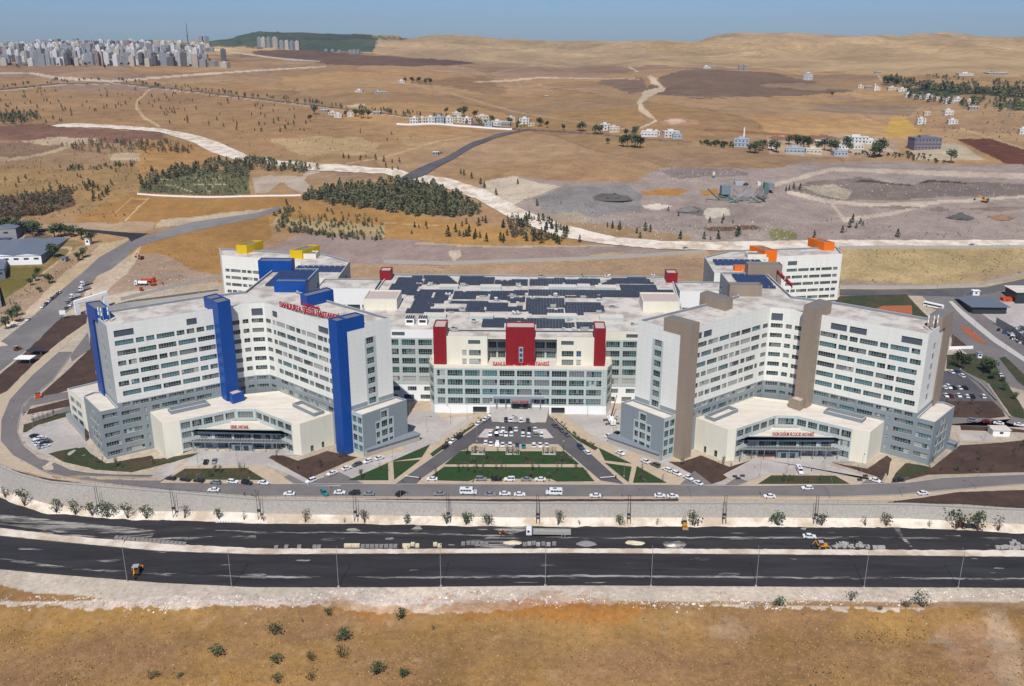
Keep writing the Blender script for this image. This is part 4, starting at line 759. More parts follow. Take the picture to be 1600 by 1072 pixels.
        for k in range(n):
            c = W(px+rr.uniform(-3, 3)*(n > 1), py+rr.uniform(-1, 1)*(n > 1), z); q = MB(); l, d_, h_ = rr.uniform(1.2, 3.4), rr.uniform(1, 2.2), rr.uniform(.9, 2.2)
            q.box(c[0]-l/2, c[0]+l/2, c[1]-d_/2, c[1]+d_/2, z+.25, z+h_, 'equip', rr.choice(['metal', 'dark_metal', 'base_white'])); q.box(c[0]-l/2-.1, c[0]+l/2+.1, c[1]-.3, c[1]+.3, z, z+.25, 'dark_metal')
            if rr.random() < .6: q.tube((c[0]+l/2, c[1], z+.5), (c[0]+l/2+1.6, c[1]+.6, z+.5), .18, .18, 'metal', 5)
            if l > 2: q.tube((c[0], c[1], z+h_), (c[0], c[1], z+h_+.35), .5, .5, 'dark_metal', 8)
            q.build('rooftop_unit', root)
    for x in (641, 661):
        c = W(x, 506, z); q = MB(); q.box(c[0]-2.2, c[0]+2.2, c[1]-2, c[1]+3.4, z, z+3.2, 'base_white', 'equip')
        for i in range(4): q.box(c[0]-2+i*1.1, c[0]-1.4+i*1.1, c[1]-1.8, c[1]+3.2, z+3.2, z+3.5, 'dark_metal')
        q.face([(c[0]-1.6, c[1]-2.02, z+1.2), (c[0]+1.6, c[1]-2.02, z+1.2), (c[0]+1.6, c[1]-2.02, z+2.6), (c[0]-1.6, c[1]-2.02, z+2.6)], 'glass_dark'); q.build('air_handler', root)
    # solar fields: polygons of the photograph laid on the roof, filled with tilted modules
    F_ = [[(600, 458), (625, 433), (660, 434), (648, 460)], [(663, 431), (700, 431), (717, 443), (662, 443)], [(720, 431), (772, 433), (772, 444), (716, 444)], [(645, 431), (662, 431), (657, 446), (640, 446)],
          [(775, 437), (826, 437), (825, 445), (773, 445)], [(829, 436), (881, 434), (881, 445), (828, 445)], [(884, 436), (936, 436), (937, 444), (884, 444)], [(958, 434), (1010, 434), (1020, 442), (941, 443)],
          [(654, 453), (681, 453), (666, 474), (647, 464)], [(634, 488), (650, 465), (672, 466), (661, 488)], [(682, 453), (709, 453), (694, 472), (670, 474)], [(666, 474), (678, 474), (672, 483), (696, 483), (694, 487), (662, 487)],
          [(711, 455), (766, 456), (764, 461), (746, 461), (744, 466), (708, 466)], [(705, 470), (761, 471), (758, 484), (728, 484), (731, 473), (703, 473)], [(698, 482), (757, 484), (757, 485.5), (698, 485.5)],
          [(768, 454), (823, 454), (822, 460), (795, 460), (795, 467), (766, 467)], [(794, 466), (822, 464), (822, 471), (796, 472)], [(763, 473), (792, 473), (795, 479), (819, 478), (819, 485), (760, 485)],
          [(827, 453), (1052, 453), (1052, 460.5), (826, 460.5)], [(970, 445), (1023, 445), (1027, 452.5), (971, 452.5)], [(883, 462), (1000, 462), (1000, 463.8), (883, 463.8)],
          [(824, 465), (881, 466), (881, 479), (852, 480), (853, 490), (827, 490), (822, 484)], [(853, 483.5), (881, 483.5), (881, 489), (854, 489)], [(884, 472), (941, 472), (941, 475), (884, 475)],
          [(884, 477), (942, 477), (943, 486), (914, 487), (913, 491), (884, 489)], [(757, 497), (817, 497), (817, 502), (790, 503), (790, 510), (753, 510)], [(820, 498), (881, 498), (881, 511), (836, 511), (835, 503), (819, 503)],
          [(884, 504), (900, 504), (900, 511), (884, 511)], [(902, 504), (928, 504), (928, 512), (902, 512)]]
    for poly in F_:
        wp = [W(x, y, z+.6) for x, y in poly]; xs = [p[0] for p in wp]; ys = [p[1] for p in wp]; q = MB()
        x0, x1, y0, y1 = min(xs), max(xs), min(ys), max(ys)
        gx, gy = np.meshgrid(np.arange(x0+.5, x1, 1.6), np.arange(y0+.7, y1, 1.88)); X_, Y_ = gx.ravel(), gy.ravel(); k = inpoly(X_, Y_, [(p[0], p[1]) for p in wp])
        for x, y in zip(X_[k], Y_[k]):
            a = 1 if rr.random() < .985 else 0
            if not a: continue
            q.face([(x-.76, y-.9, z+.35), (x+.76, y-.9, z+.35), (x+.76, y+.9, z+.75), (x-.76, y+.9, z+.75)], 'solar')
            q.face([(x-.76, y+.93, z+.74), (x+.76, y+.93, z+.74), (x+.76, y+.93, z+.1), (x-.76, y+.93, z+.1)], 'solar_frame')
        if q.v:
            q.face([(x0+1, y0+.2, z+.05), (x0+1.05, y0+.2, z+.05), (x0+1.05, y1-.2, z+.05), (x0+1, y1-.2, z+.05)], 'metal'); q.build('solar_array', root)
    emit_windows(wins, root)
    # front block
    r2 = empty('front_hospital_building', label='low white front block with rows of dark windows and red rooftop letters', cat='hospital'); wins = []; b = MB(); yf = 412.0; Zt = 24.2
    fl = [5.0, 9.7, 14.4, 19.1]; X0, X1 = -39.0, 43.6
    L = X1-X0; bays = [(1.6, 5.2)]+[(6.6+8.28*i, 13.7+8.28*i) for i in range(9)]+[(81.2-.3-3.2+.1, 81.0)]
    bays[-1] = (81.15-.9, 81.9); bays = [bb for bb in bays[:-1]]; bays.append((6.6+8.28*9-.3, 81.6)) if 0 else None
    facade(b, wins, (X0, yf), (X1, yf), 4.4, Zt-1.2, [(z, z+3.0, [(a, c, 'green' if i % 3 else 'mix') for i, (a, c) in enumerate(bays)]) for z in fl], 'aqua_panel')
    facade(b, wins, (X0, yf), (X1, yf), Zt-1.2, Zt, [], 'cream_clad')
    facade(b, wins, (X0, yf), (-13.5, yf), 0, 4.4, [(.1, 3.4, [(18.5, 25.2, 'void')])], 'base_white'); facade(b, wins, (17.0, yf), (X1, yf), 0, 4.4, [(.1, 3.4, [(.3, 6.8, 'void')])], 'base_white')
    for p, q in (((-41.8, 418), (X0, yf)), ((X1, yf), (46.2, 418))):
        L = L2(p, q); facade(b, wins, p, q, 4.4, Zt-.5, [(z, z+3.1, [(.2, L-.8, 'dark')]) for z in fl], 'aqua_panel'); facade(b, wins, p, q, 0, 4.4, [], 'base_white'); facade(b, wins, p, q, Zt-.5, Zt, [], 'cream_clad')
    facade(b, wins, (-13.5, yf-.0), (17, yf-.0), 0, 4.4, [], 'base_white'); b.build('wall', r2)
    rf = MB(); capped(rf, [(-41.8, 418), (X0, yf), (X1, yf), (46.2, 418), (46.2, 427), (-41.8, 427)], 0, Zt, 'cream_clad', 'roof_pale', rim=.5, dep=.8, skip_walls=True, inner='cream_clad', top='cream_clad'); rf.build('roof', r2)
    st = MB()
    for i in range(14): y1 = yf-.1-i*.75; st.box(-12.4+i*.12, 16.2-i*.12, y1-.75, y1, -.2, 3.6-i*.26, 'kerb', 'pave_gray')
    st.build('entrance_steps', r2); cn = MB(); cn.box(-10.5, 13.8, 409.6, yf-.05, 8.5, 8.8, 'metal', 'parapet_in'); cn.box(-2.4, 7.4, 408.4, 409.55, 6.7, 8.6, 'metal')
    for x in (-9, -4.6, 7.6, 12): cn.tube((x, 410, 2.8), (x, 410, 8.5), .2, .2, 'metal', 6)
    cn.box(-1.5, 6, 410.2, yf-.04, 3.3, 6.6, 'glass_dark', 'dark_metal'); cn.build('entrance_canopy', r2)
    sign_fit('ŞANLIURFA ŞEHİR HASTANESİ', r2, W(770, 571, Zt-.6), W(858, 571, Zt-.6), 2.6, Zt-.7); sign_fit('T.C. SAĞLIK BAKANLIĞI', r2, (-9.5, yf+.9), (3, yf+.9), .8, Zt-.7, 'dark_metal'); sign_fit('ANA GİRİŞ', r2, (-1.6, 408.35), (6.4, 408.35), 1.3, 7.0)
    for x in (-36, 38.5): q = MB(); q.box(x-3, x+3, 420, 424, Zt-.8, Zt+1.0, 'equip'); q.box(x-1, x+4, 418.6, 419.6, Zt-.8, Zt+.6, 'dark_metal'); q.build('rooftop_unit', r2)
    emit_windows(wins, r2)
    # links to the rear blocks
    for x0, x1 in ((-116, -82.3), (90.4, 117.4)):
        r3 = empty('link_building', label='low white link between the central block and the %s rear block' % ('yellow topped' if x0 < 0 else 'orange topped'), cat='building'); wins = []; b = MB(); L = x1-x0
        facade(b, wins, (x0, 505), (x1, 505), 0, 36.6, [(z, z+3.0, grid(L, 4, ['green'], 1.3, .6)) for z in (14, 19, 24)], 'base_white'); capped(b, [(x0, 505), (x1, 505), (x1, 527), (x0, 527)], 0, 36.6, 'base_white', 'roof', rim=.5, dep=.8, open_y=505)
        b.f.pop(-1) if 0 else None; b.build('wall', r3); emit_windows(wins, r3)
central()
# ---------------------------------------------------------------- roads, paving, planting beds
def PL(t): return [tuple(map(float, q.split(','))) for q in t.split()]
wall_pts = [(x, y) for x, y in zip(WX, WY)]
ring_out = "92,550 50,587 15,625 2,657 1,690 20,712 62,735 120,750 200,760 262,767 400,776 600,777 1000,777 1200,776 1300,777 1400,774 1475,767 1600,757 2100,742"
ring_in = "2100,728 1600,742 1475,747 1417,755 1350,757 1185,760 1000,758 600,757 422,757 320,752 240,742 175,742 112,735 62,717 37,697 27,675 30,655 37,632 82,595 115,550"
sheet('west_road', [PL("0,535 32,510 75,472 125,430 155,402 200,377 250,362 300,347 400,333 436,322 442,327 400,341 300,362 250,375 212,387 175,420 150,432 128,462 97,495 50,540 0,580 -70,640 -150,640 -80,590")], 'asphalt_highway', .12, 8, label='gray asphalt road passing west of the hospital')
sheet('branch_road', [PL("20,363 40,359 100,355.5 160,360.5 205,364 232,365 205,378 200,371 160,365 100,360 40,364 20,368")], 'asphalt_new', .16, 8, rough=0.3)
sheet('hill_road', [ribbon_px([(625, 284, 4), (660, 272, 4.5), (700, 249, 4.2), (740, 226, 3.6), (775, 213, 2.6), (800, 207, 2)])], 'asphalt_mid', .6, 12)
sheet('dirt_road', [PL("80,196 110,193 160,195 250,201 300,210 340,222 380,240 400,250 370,251 330,238 300,222 250,207 160,200 90,199"), PL("400,247 440,252 520,257 620,265 645,272 700,279 760,298 820,330 880,352 960,371 1030,377 1100,379 1300,376 1600,376 1900,376 1900,387 1600,387 1300,388 1120,392 1040,390 960,384 880,372 800,344 745,312 690,292 640,283 600,272 500,268 420,258 395,252")], 'chalk', .5, 12, label='wide white chalk track crossing the hills', rough=1.2)
sheet('rear_road', [PL("135,487 200,470 340,452 345,456 240,474 150,497"), PL("1312,452 1440,452 1500,450 1540,449 1600,436 2100,415 2100,428 1600,448 1550,458 1500,464 1420,462 1312,462")], 'asphalt_mid', .1, 8)
sheet('service_road', [PL("1440,462 1550,458 1600,450 2100,440 2100,452 1560,470 1530,478 1560,500 1640,560 1700,620 1640,620 1560,600 1545,575 1500,545 1480,520 1470,490")], 'asphalt_old', .08, 8)
sheet('divider_strip', [PL("1482,471 1488,471 1520,498 1556,528 1600,558 1680,610 1680,618 1600,566 1552,535 1515,505")], 'kerb', .25, 8)
sheet('planted_median', [PL("1500,512 1506,509 1520,517 1541,536 1535,538 1516,527")], 'soil_red', .16, 8); sheet('planted_median', [PL("1561,560 1570,557 1600,585 1640,620 1620,620 1590,596")], 'lawn_dark', .16, 8)
sheet('sidewalk', [PL("135,490 138,505 60,580 -20,660 -60,640 30,560 100,496"), PL("-20,655 0,600 30,575 50,587 15,625 2,657 1,690 20,712 62,735 120,750 200,760 262,767 400,776 400,780 250,773 100,757 0,725 -30,700"),
                   PL("400,776 1200,776 1300,777 1400,774 1475,767 1600,757 2100,742 2100,752 1600,772 1500,779 1420,784 1300,785 900,785.5 400,782")], 'pave_sand', .07, 8)
sheet('ring_road', [PL(ring_out+' '+ring_in), PL("110,556 137,520 142,545 112,565")], 'asphalt_old', .12, 8, label='asphalt loop road running round the front of the hospital')
_ro = PL(ring_out); _ri = PL(ring_in)
for nm_, pts_ in (('kerb', _ro), ('kerb', _ri), ('kerb', PL("656,751 739,695.5 872,695.5 937,751")), ('kerb', PL("617,757 775,645")), ('kerb', PL("850,642 975,757")), ('kerb', PL("693,730.5 911,731.5")), ('kerb', PL("720,705 882,705.5"))): sheet(nm_, [ribbon_px([(*a_, .32), (*b_, .32)]) for a_, b_ in zip(pts_, pts_[1:])], 'kerb', .22, 30)
sheet('soil_bed', [PL("96,496 137,488 135,505 92,535 60,562 10,612 -30,630 -30,610 30,560")], 'soil', .10, 8, label='bare dark soil bed beside the loop road', rough=0.8)
sheet('side_soil', [PL("142,512 150,585 165,600 112,608 66,623 65,615 110,575 140,545"), PL("45,640 110,623 112,634 42,648"), PL("0,728 60,746 142,757 140,759 60,752 0,738"), PL("500,780.5 1060,780 1060,783.5 500,784"), PL("1380,786 1440,778 1500,769 1600,766 2100,757 2100,800 1600,795 1500,788"), PL("1466,627 1556,625 1571,651 1548,654 1466,652"), PL("1500,664 1560,667 1600,672 1700,680 1700,700 1600,676 1502,672")], 'soil', .10, 8, rough=0.7)
sheet('garden_soil', [PL("1381,730 1405,722 1456,731 1500,696 1564,692 1600,688 1720,672 1720,728 1600,738 1450,742 1391,757")], 'soil', .10, 8); sheet('garden_grass', [PL("1400,730 1420,724 1456,731 1440,740 1400,748 1391,757")], 'lawn_dark', .14, 8, rough=1.2)
sheet('garden_path', [PL("1391,722 1416,723 1399,740 1392,755 1380,755 1388,742")], 'pave_sand', .16, 8); sheet('gravel_square', [PL("1492,675 1545,674 1562,692 1500,691")], 'pave_sand', .16, 8); sheet('gravel_square', [PL("1497,677 1541,676 1555,689 1504,689")], 'pave_gray', .2, 8)
sheet('drive', [PL("48,655 112,634 114,640 52,660"), PL("50,622 108,612 110,622 48,634 36,650 34,640")], 'asphalt_old', .15, 8)
sheet('hedge_bed', [PL("37,664 112,642 116,648 60,664 52,675 36,676")], 'lawn_dark', .14, 8, rough=0.6)
sheet('west_car_park', [PL("35,680 60,664 104,655 134,690 150,712 158,720 110,716 75,714 45,700")], 'pave_gray', .15, 8, label='pale concrete car park by the west end', rough=0.5)
sheet('corner_grass', [PL("75,709 120,700 134,704 165,724 206,723 312,708 300,714 240,730 206,738 150,734 100,722"), PL("120,702 132,699 152,720 150,724")], 'lawn_dark', .18, 8, rough=0.9)
sheet('plaza_paving', [PL("600,757 660,690 690,650 775,640 860,638 930,650 985,712 1010,757"), PL("500,757 560,700 640,640 700,640 690,660 610,757"), PL("1010,757 930,650 905,632 960,632 990,650 1060,720 1100,757"), PL("640,640 672,628 700,648 752,648 700,690 640,700"), PL("880,648 955,632 990,640 980,720 930,690")], 'pave_sand', .05, 8)
sheet('concrete_yard', [PL("630,700 640,645 680,640 690,655 740,650 690,680 665,700 640,712"), PL("880,650 955,640 985,640 985,712 955,695 925,680")], 'pave_gray', .09, 8)
sheet('plaza_street', [PL("617,757 775,645 850,642 975,757 937,751 872,695.5 739,695.5 656,751 650,757")], 'asphalt_mid', .13, 8, label='asphalt car park and streets in front of the main entrance')
sheet('parking_island', [PL("779,660 790,650 800,650 788,661"), PL("826,650 831,650 838,661 832,662 822,654"), PL("746,684 758,671 772,671 762,685"), PL("835,671 853,671 865,685 850,686")], 'kerb', .25, 8)
sheet('garden_paving', [PL("656,750 739,694 872,695 940,753 937,756 870,755 858,751 742,751 730,756 665,756")], 'pave_sand', .2, 8)
sheet('upper_lawn', [PL("720,705.5 882,706 905,726 694,726.5")], 'lawn', .26, 6, label='upper dark green lawn of the entrance garden'); sheet('lower_lawn', [PL("694,730 911,731 929,753 870,753.5 860,749 742,749 732,753 665,751")], 'lawn', .26, 6, label='lower dark green lawn of the entrance garden')
sheet('side_lawn', [PL("544,751 606,724 607,751"), PL("614,722 657,719 616,750"), PL("610,722 672,695 659,715"), PL("935,700 987,725 945,720"), PL("945,724 987,730 982,754"), PL("995,729 1042,755 989,755")], 'lawn', .22, 6)
sheet('planting_strip', [PL("672,710 700,689 770,645 760,652 698,698 676,714"), PL("862,650 893,678 935,700 930,704 890,682")], 'lawn_dark', .2, 6, rough=0.7)
sheet('approach_road', [PL("480,753 512,742 600,712 640,702 690,682 740,652 720,672 640,712 600,724 570,740 530,760 480,760"), PL("1120,758 1094,752 1040,727 985,705 930,690 925,684 960,693 1050,722 1110,747 1150,758")], 'pave_gray', .11, 8)
sheet('junction', [PL("488,752 530,738 570,757 480,760"), PL("1060,760 1085,736 1112,757"), PL("1144,751 1152,746 1185,760 1130,760"), PL("420,757 452,742 480,757"), PL("1345,757 1362,745 1384,757")], 'asphalt_old', .15, 8)
sheet('front_soil', [PL("417,714 430,708 466,720 512,705 559,715 480,749"), PL("1044,722 1065,722 1095,712 1140,730 1175,719 1184,722 1127,752 1111,757"), PL("1300,723 1355,733 1386,712 1394,718 1378,752 1370,745"), PL("180,722 237,712 240,716 206,729")], 'soil', .12, 8, label='dark planting soil in front of the wings', rough=0.7)
sheet('forecourt', [PL("242,738 312,707 300,701 462,702 466,712 425,712 418,717 486,752 480,757 452,742 415,728 290,730 250,752 236,745"), PL("1130,742 1180,716 1176,711 1320,714 1345,722 1300,722 1298,728 1384,755 1362,748 1305,742 1205,741 1150,757")], 'pave_gray', .14, 8)
sheet('forecourt_paving', [PL("250,755 290,728 415,728 460,757"), PL("1150,760 1205,740 1308,741 1345,758")], 'pave_sand', .17, 8)
sheet('forecourt_lawn', [PL("268,746 289,733 385,732 416,751 300,750"), PL("1184,757 1205,743.5 1305,744 1328,757")], 'lawn_dark', .22, 6)
sheet('east_car_park', [PL("1470,580 1500,580 1556,627 1466,627")], 'asphalt_mid', .12, 8, label='small asphalt car park by the east end'); sheet('east_grass', [PL("1480,555 1530,552 1556,572 1600,640 1600,660 1580,650 1545,600 1500,578 1478,576")], 'lawn_dark', .12, 8, rough=1.2); sheet('east_road', [PL("1466,652 1548,654 1600,668 1700,690 1700,672 1600,655 1575,650 1500,578 1540,596 1580,655 1560,668 1480,664")], 'asphalt_old', .14, 8)
sheet('rear_lawn', [PL("1312,463 1416,460 1456,500 1450,515 1380,500 1300,478")], 'lawn_dark', .12, 8); sheet('rear_soil', [PL("1380,478 1425,478 1425,500 1400,500 1360,486")], 'soil_red', .17, 8, rough=1); sheet('side_yard', [PL("1488,522 1516,545 1486,545")], 'soil', .14, 8)
# steps edge strips with real kerb height along the plaza
# carriageways below the wall
sheet('north_carriageway', [PL("-420,640 0,777 60,797 125,805 250,812 400,819 700,818 1000,817.5 1300,819 1600,823 2100,826 2100,864 1600,861 1300,860 900,858 600,859 400,858 250,850 100,838 0,826 -420,722")], 'asphalt_new', .10, 8, label='new black asphalt carriageway nearest the retaining wall', front=True, rough=.5)
sheet('south_carriageway', [PL("-420,736 0,838 100,848 250,862 400,867 600,866 900,865 1300,868 1600,871 2100,872 2100,920 1600,919 1300,917.5 900,915 600,918 400,918 250,911 100,899 0,890 -420,800")], 'asphalt_new', .10, 8, label='new black asphalt carriageway nearest the dry field', front=True, rough=.4)
sheet('centre_median', [PL("-420,722 0,826 100,838 250,850 400,858 600,859 900,858 1300,860 1600,861 2100,864 2100,872 1600,871 1300,868 900,865 600,866 400,867 250,862 100,848 0,838 -420,736")], 'chalk', .32, 8, label='chalky unfinished median between the two carriageways', front=True, rough=1.0)
_dp = []; _dr = random.Random(71)
for _i in range(46):
    _x = _dr.uniform(0, 1600); _y = _dr.choice([_dr.uniform(822, 856), _dr.uniform(872, 912)])+(0 if _x > 400 else -(400-_x)*.055); _a = _dr.uniform(4, 26); _b = _dr.uniform(.6, 2.2); _dp.append([(_x+_a*math.cos(t_)*_dr.uniform(.6, 1.2), _y+_b*math.sin(t_)*_dr.uniform(.6, 1.2)) for t_ in np.arange(0, 6.2, .6)])
sheet('dust_patch', _dp, 'dust', .19, 30, front=True, label='small dusty patches on the fresh asphalt')
sheet('dust_band', [PL("0,804 120,817 245,829 235,842 100,833 0,820"), PL("-60,868 0,872 100,886 250,896 400,901 600,902 900,899 1300,902 1600,904 1700,905 1700,907 1600,906.5 1300,905 900,902 600,905 400,904 250,899.5 100,890 0,876"), PL("60,832 200,842 400,838 400,842 230,845 100,838"), PL("300,826 420,832 600,832 900,840 1300,839 1600,841 1600,843 1300,842 900,842.5 600,834 400,834")], 'dust', .16, 8, label='band of pale dust along the fresh asphalt', front=True, rough=1.4)
sheet('spilled_dust', [PL("745,845 770,838 810,841 818,846 806,853 800,858 740,858"), PL("1035,848 1062,846 1074,850 1066,859 1040,859"), PL("770,828 800,822 830,826 800,836"), PL("1390,818 1400,820 1425,855 1420,855"), PL("540,828 556,825 566,830 550,833"), PL("640,828 655,820 660,828 650,832"), PL("1250,826 1262,825 1258,830"), PL("540,918 640,918 640,919 540,919")], 'dust', .2, 8, front=True, rough=2.2)
# retaining wall: stone face with a concrete coping and a railing
def retaining_wall():
    root = empty('retaining_wall', label='long pale stone retaining wall below the loop road', cat='wall'); b = MB(); cp = MB(); rl = MB()
    xs = np.arange(-300, 300.1, 4); ys = wallY(xs); k = np.hanning(5)/2; 
    for i in range(len(xs)-1):
        x0, x1, y0, y1 = xs[i], xs[i+1], ys[i], ys[i+1]; t0 = float(hz(x0, y0+1.5))+.3; t1 = float(hz(x1, y1+1.5))+.3; b0, b1 = float(zf(x0))-.6, float(zf(x1))-.6
        b.face([(x0, y0-1.3, b0), (x1, y1-1.3, b1), (x1, y1-.45, t1), (x0, y0-.45, t0)], 'stone_wall')
        b.face([(x0, y0-.45, t0), (x1, y1-.45, t1), (x1, y1+.9, t1), (x0, y0+.9, t0)], 'concrete')
        c0 = [(x0, y0-.65), (x1, y1-.65)]; cp.face([(x0, y0-.65, t0-.1), (x1, y1-.65, t1-.1), (x1, y1-.65, t1+.35), (x0, y0-.65, t0+.35)], 'concrete'); cp.face([(x0, y0-.65, t0+.35), (x1, y1-.65, t1+.35), (x1, y1+.15, t1+.35), (x0, y0+.15, t0+.35)], 'concrete'); cp.face([(x1, y1+.15, t1+.35), (x1, y1+.15, t1-.1), (x0, y0+.15, t0-.1), (x0, y0+.15, t0+.35)], 'concrete')
        rl.tube((x0, y0-.2, t0+1.35), (x1, y1-.2, t1+1.35), .04, .04, 'dark_metal', 4); rl.tube((x0, y0-.2, t0+.3), (x0, y0-.2, t0+1.35), .05, .05, 'dark_metal', 4)
    bk = MB(); r_ = random.Random(2); n_ = 6; xs2 = np.arange(-300, 300.1, 1.6); ys2 = wallY(xs2); g_ = []
    for x, y in zip(xs2, ys2):
        wv = 4.6+float(fbm(x/7, 3, 3, 5))*2.2; g_.append([(x, y-1.0-wv*t, float(zf(x))+2.0*(1-t)**1.3+(float(fbm(x/2.2, t*3, 3, 6))*.7 if 0 < t < 1 else 0)-(.3 if t == 1 else 0)) for t in np.linspace(0, 1, n_)])
    for a_, c_ in zip(g_, g_[1:]):
        for i in range(n_-1): bk.face([a_[i+1], c_[i+1], c_[i], a_[i]], 'chalk')
    bk.build('chalk_bank', kind='structure', label='sloping bank of white chalk along the foot of the wall')
    b.build('stone_face', root); cp.build('coping', root); rl.build('railing', root)
retaining_wall()
# rear boundary walls
def bwall(name, pts, h, m, label, t=.3, posts=True):
    b = MB(); P = [T(*p) for p in pts]
    for a, c in zip(P[:-1], P[1:]):
        n = max(1, int(np.hypot(*(c-a)[:2])/12))
        for i in range(n):
            p = a+(c-a)*i/n; q = a+(c-a)*(i+1)/n; p[2] = hz(p[0], p[1]); q[2] = hz(q[0], q[1]); d = (q-p)[:2]; d = d/np.hypot(*d); nn = np.array([-d[1], d[0]])*t/2
            z0, z1 = p[2]-.5, q[2]-.5
            A = [(p[0]-nn[0], p[1]-nn[1]), (q[0]-nn[0], q[1]-nn[1]), (q[0]+nn[0], q[1]+nn[1]), (p[0]+nn[0], p[1]+nn[1])]
            b.face([(*A[0], z0), (*A[1], z1), (*A[1], z1+h+.5), (*A[0], z0+h+.5)], m); b.face([(*A[2], z1), (*A[3], z0), (*A[3], z0+h+.5), (*A[2], z1+h+.5)], m); b.face([(*A[0], z0+h+.5), (*A[1], z1+h+.5), (*A[2], z1+h+.5), (*A[3], z0+h+.5)], m)
            if posts: b.obox(p, d, .5, .5, z0, z0+h+.9, m)
    b.build(name, label=label, cat='wall')
bwall('boundary_wall', PL("600,411 700,414 900,407 1000,402 1105,395"), 2.6, 'concrete', 'gray boundary wall behind the central block')
bwall('boundary_wall', PL("1312,389 1400,388 1600,388 1760,388"), 2.4, 'concrete', 'boundary wall between the white track and the east scrub slope')
bwall('boundary_wall', PL("1312,450 1440,450 1530,447 1600,430 1700,415"), 2.0, 'concrete', 'pale boundary wall along the rear road on the east side')
bwall('boundary_wall', PL("190,470 250,455 300,443 350,432"), 2.4, 'concrete', 'boundary wall climbing the slope behind the blue block')
bwall('boundary_wall', PL("135,492 200,480 280,470 345,461"), 3.2, 'concrete', 'inner concrete wall along the rear road behind the blue block')
bwall('garden_wall', PL("1483,546 1520,545"), 1.8, 'base_white', 'short white wall beside the east yard'); bwall('low_wall', PL("215,304 240,306 330,309 470,306"), 1.4, 'base_white', 'low white wall round the young plantation on the hill')
bwall('quarry_yard_wall', PL("1556,508 1580,522 1610,548"), 5, 'house_gray', 'gray concrete wall of the scrap yard at the right edge')
bwall('car_park_wall', PL("1500,580 1530,600 1556,627"), 1.2, 'concrete', 'low wall along the edge of the east car park')
# ---------------------------------------------------------------- vegetation
def leafcloud(b, n, cx, cy, z0, z1, rfun, size, m, rnd, flat=.6):
    for _ in range(n):
        z = z0+(z1-z0)*rnd.random(); t = (z-z0)/(z1-z0); r = rfun(t)*(rnd.random()**.45); a = rnd.uniform(0, 6.283)
        p = Vector((cx+r*math.cos(a), cy+r*math.sin(a), z)); u = Vector((rnd.gauss(0, 1), rnd.gauss(0, 1), rnd.gauss(0, flat))).normalized(); v = u.cross(Vector((rnd.gauss(0, 1), rnd.gauss(0, 1), rnd.gauss(0, 1)))).normalized()
        s = size*rnd.uniform(.6, 1.4); b.face([p-u*s-v*s*.4, p+u*s-v*s*.5, p+u*s*.7+v*s*.6, p-u*s*.8+v*s*.5], m)
def pine_proto(v, m='pine_leaf', n=110):
    r = random.Random(v); o = MB(); o.tube((0, 0, -.4), (0, 0, 5.4), .16, .04, 'bark', 5)
    for i in range(4): a = r.uniform(0, 6.28); z = 1+i*.9; o.tube((0, 0, z), (math.cos(a)*1.1, math.sin(a)*1.1, z+.4), .05, .02, 'bark', 3)
    c = MB(); w = r.uniform(1.3, 1.9); leafcloud(c, n, 0, 0, .7, 6.2, lambda t: w*(1-t)**.75*(.75+.5*abs(math.sin(t*11+v))), .42, m, r)
    return o.mesh('trunk'), c.mesh('crown')
def bush_proto(v, m='leaf', n=160, tall=1.0, spread=1.0):
    r = random.Random(v); o = MB(); k = r.randint(4, 6); tips = []
    for i in range(k):
        a = r.uniform(0, 6.28); rr_ = r.uniform(.5, 1.3)*spread; p = Vector((math.cos(a)*rr_, math.sin(a)*rr_, r.uniform(1.4, 2.6)*tall)); o.tube((0, 0, -.3), p, .09, .03, 'bark', 4); tips.append(p)
    c = MB()
    for p in tips+[Vector((0, 0, 2.2*tall))]:
        for _ in range(n//(k+1)):
            d = Vector((r.gauss(0, 1), r.gauss(0, 1), r.gauss(0, .8))).normalized()*(r.random()**.4)*r.uniform(.7, 1.15); q = p+d; u = Vector((r.gauss(0, 1), r.gauss(0, 1), r.gauss(0, 1))).normalized(); w = u.orthogonal().normalized(); s = r.uniform(.12, .3)
            c.face([q-u*s, q+w*s*.6, q+u*s, q-w*s*.6], m)
    return o.mesh('trunk'), c.mesh('crown')
def round_proto(v, m='leaf', n=240):
    r = random.Random(v); o = MB(); o.tube((0, 0, -.4), (0, 0, 2.6), .22, .14, 'bark', 6); c = MB(); blobs = [Vector((r.uniform(-1.1, 1.1), r.uniform(-1.1, 1.1), r.uniform(2.6, 4.6))) for _ in range(7)]
    for q in blobs[:5]: o.tube((0, 0, 2.2), q, .1, .03, 'bark', 4)
    for q in blobs:
        for _ in range(n//7):
            d = Vector((r.gauss(0, 1), r.gauss(0, 1), r.gauss(0, .8))).normalized()*r.uniform(.6, 1.35); p = q+d; u = Vector((r.gauss(0, 1), r.gauss(0, 1), r.gauss(0, .6))).normalized(); w = u.orthogonal().normalized(); s = r.uniform(.2, .45); c.face([p-u*s-w*s*.4, p+u*s-w*s*.4, p+u*s*.6+w*s*.6, p-u*s*.6+w*s*.6], m)
    return o.mesh('trunk'), c.mesh('crown')
def tree(name, meshes, loc, rz, sc, label, cat='tree', group=None):
    o = bpy.data.objects.new(name, None); COL.objects.link(o); o.location = loc; o.rotation_euler.z = rz; o.scale = (sc, sc, sc) if not isinstance(sc, tuple) else sc; tag(o, label, cat, group)
    for nm, me in zip(('trunk', 'crown'), meshes): q = bpy.data.objects.new(nm, me); COL.objects.link(q); q.parent = o
    return o
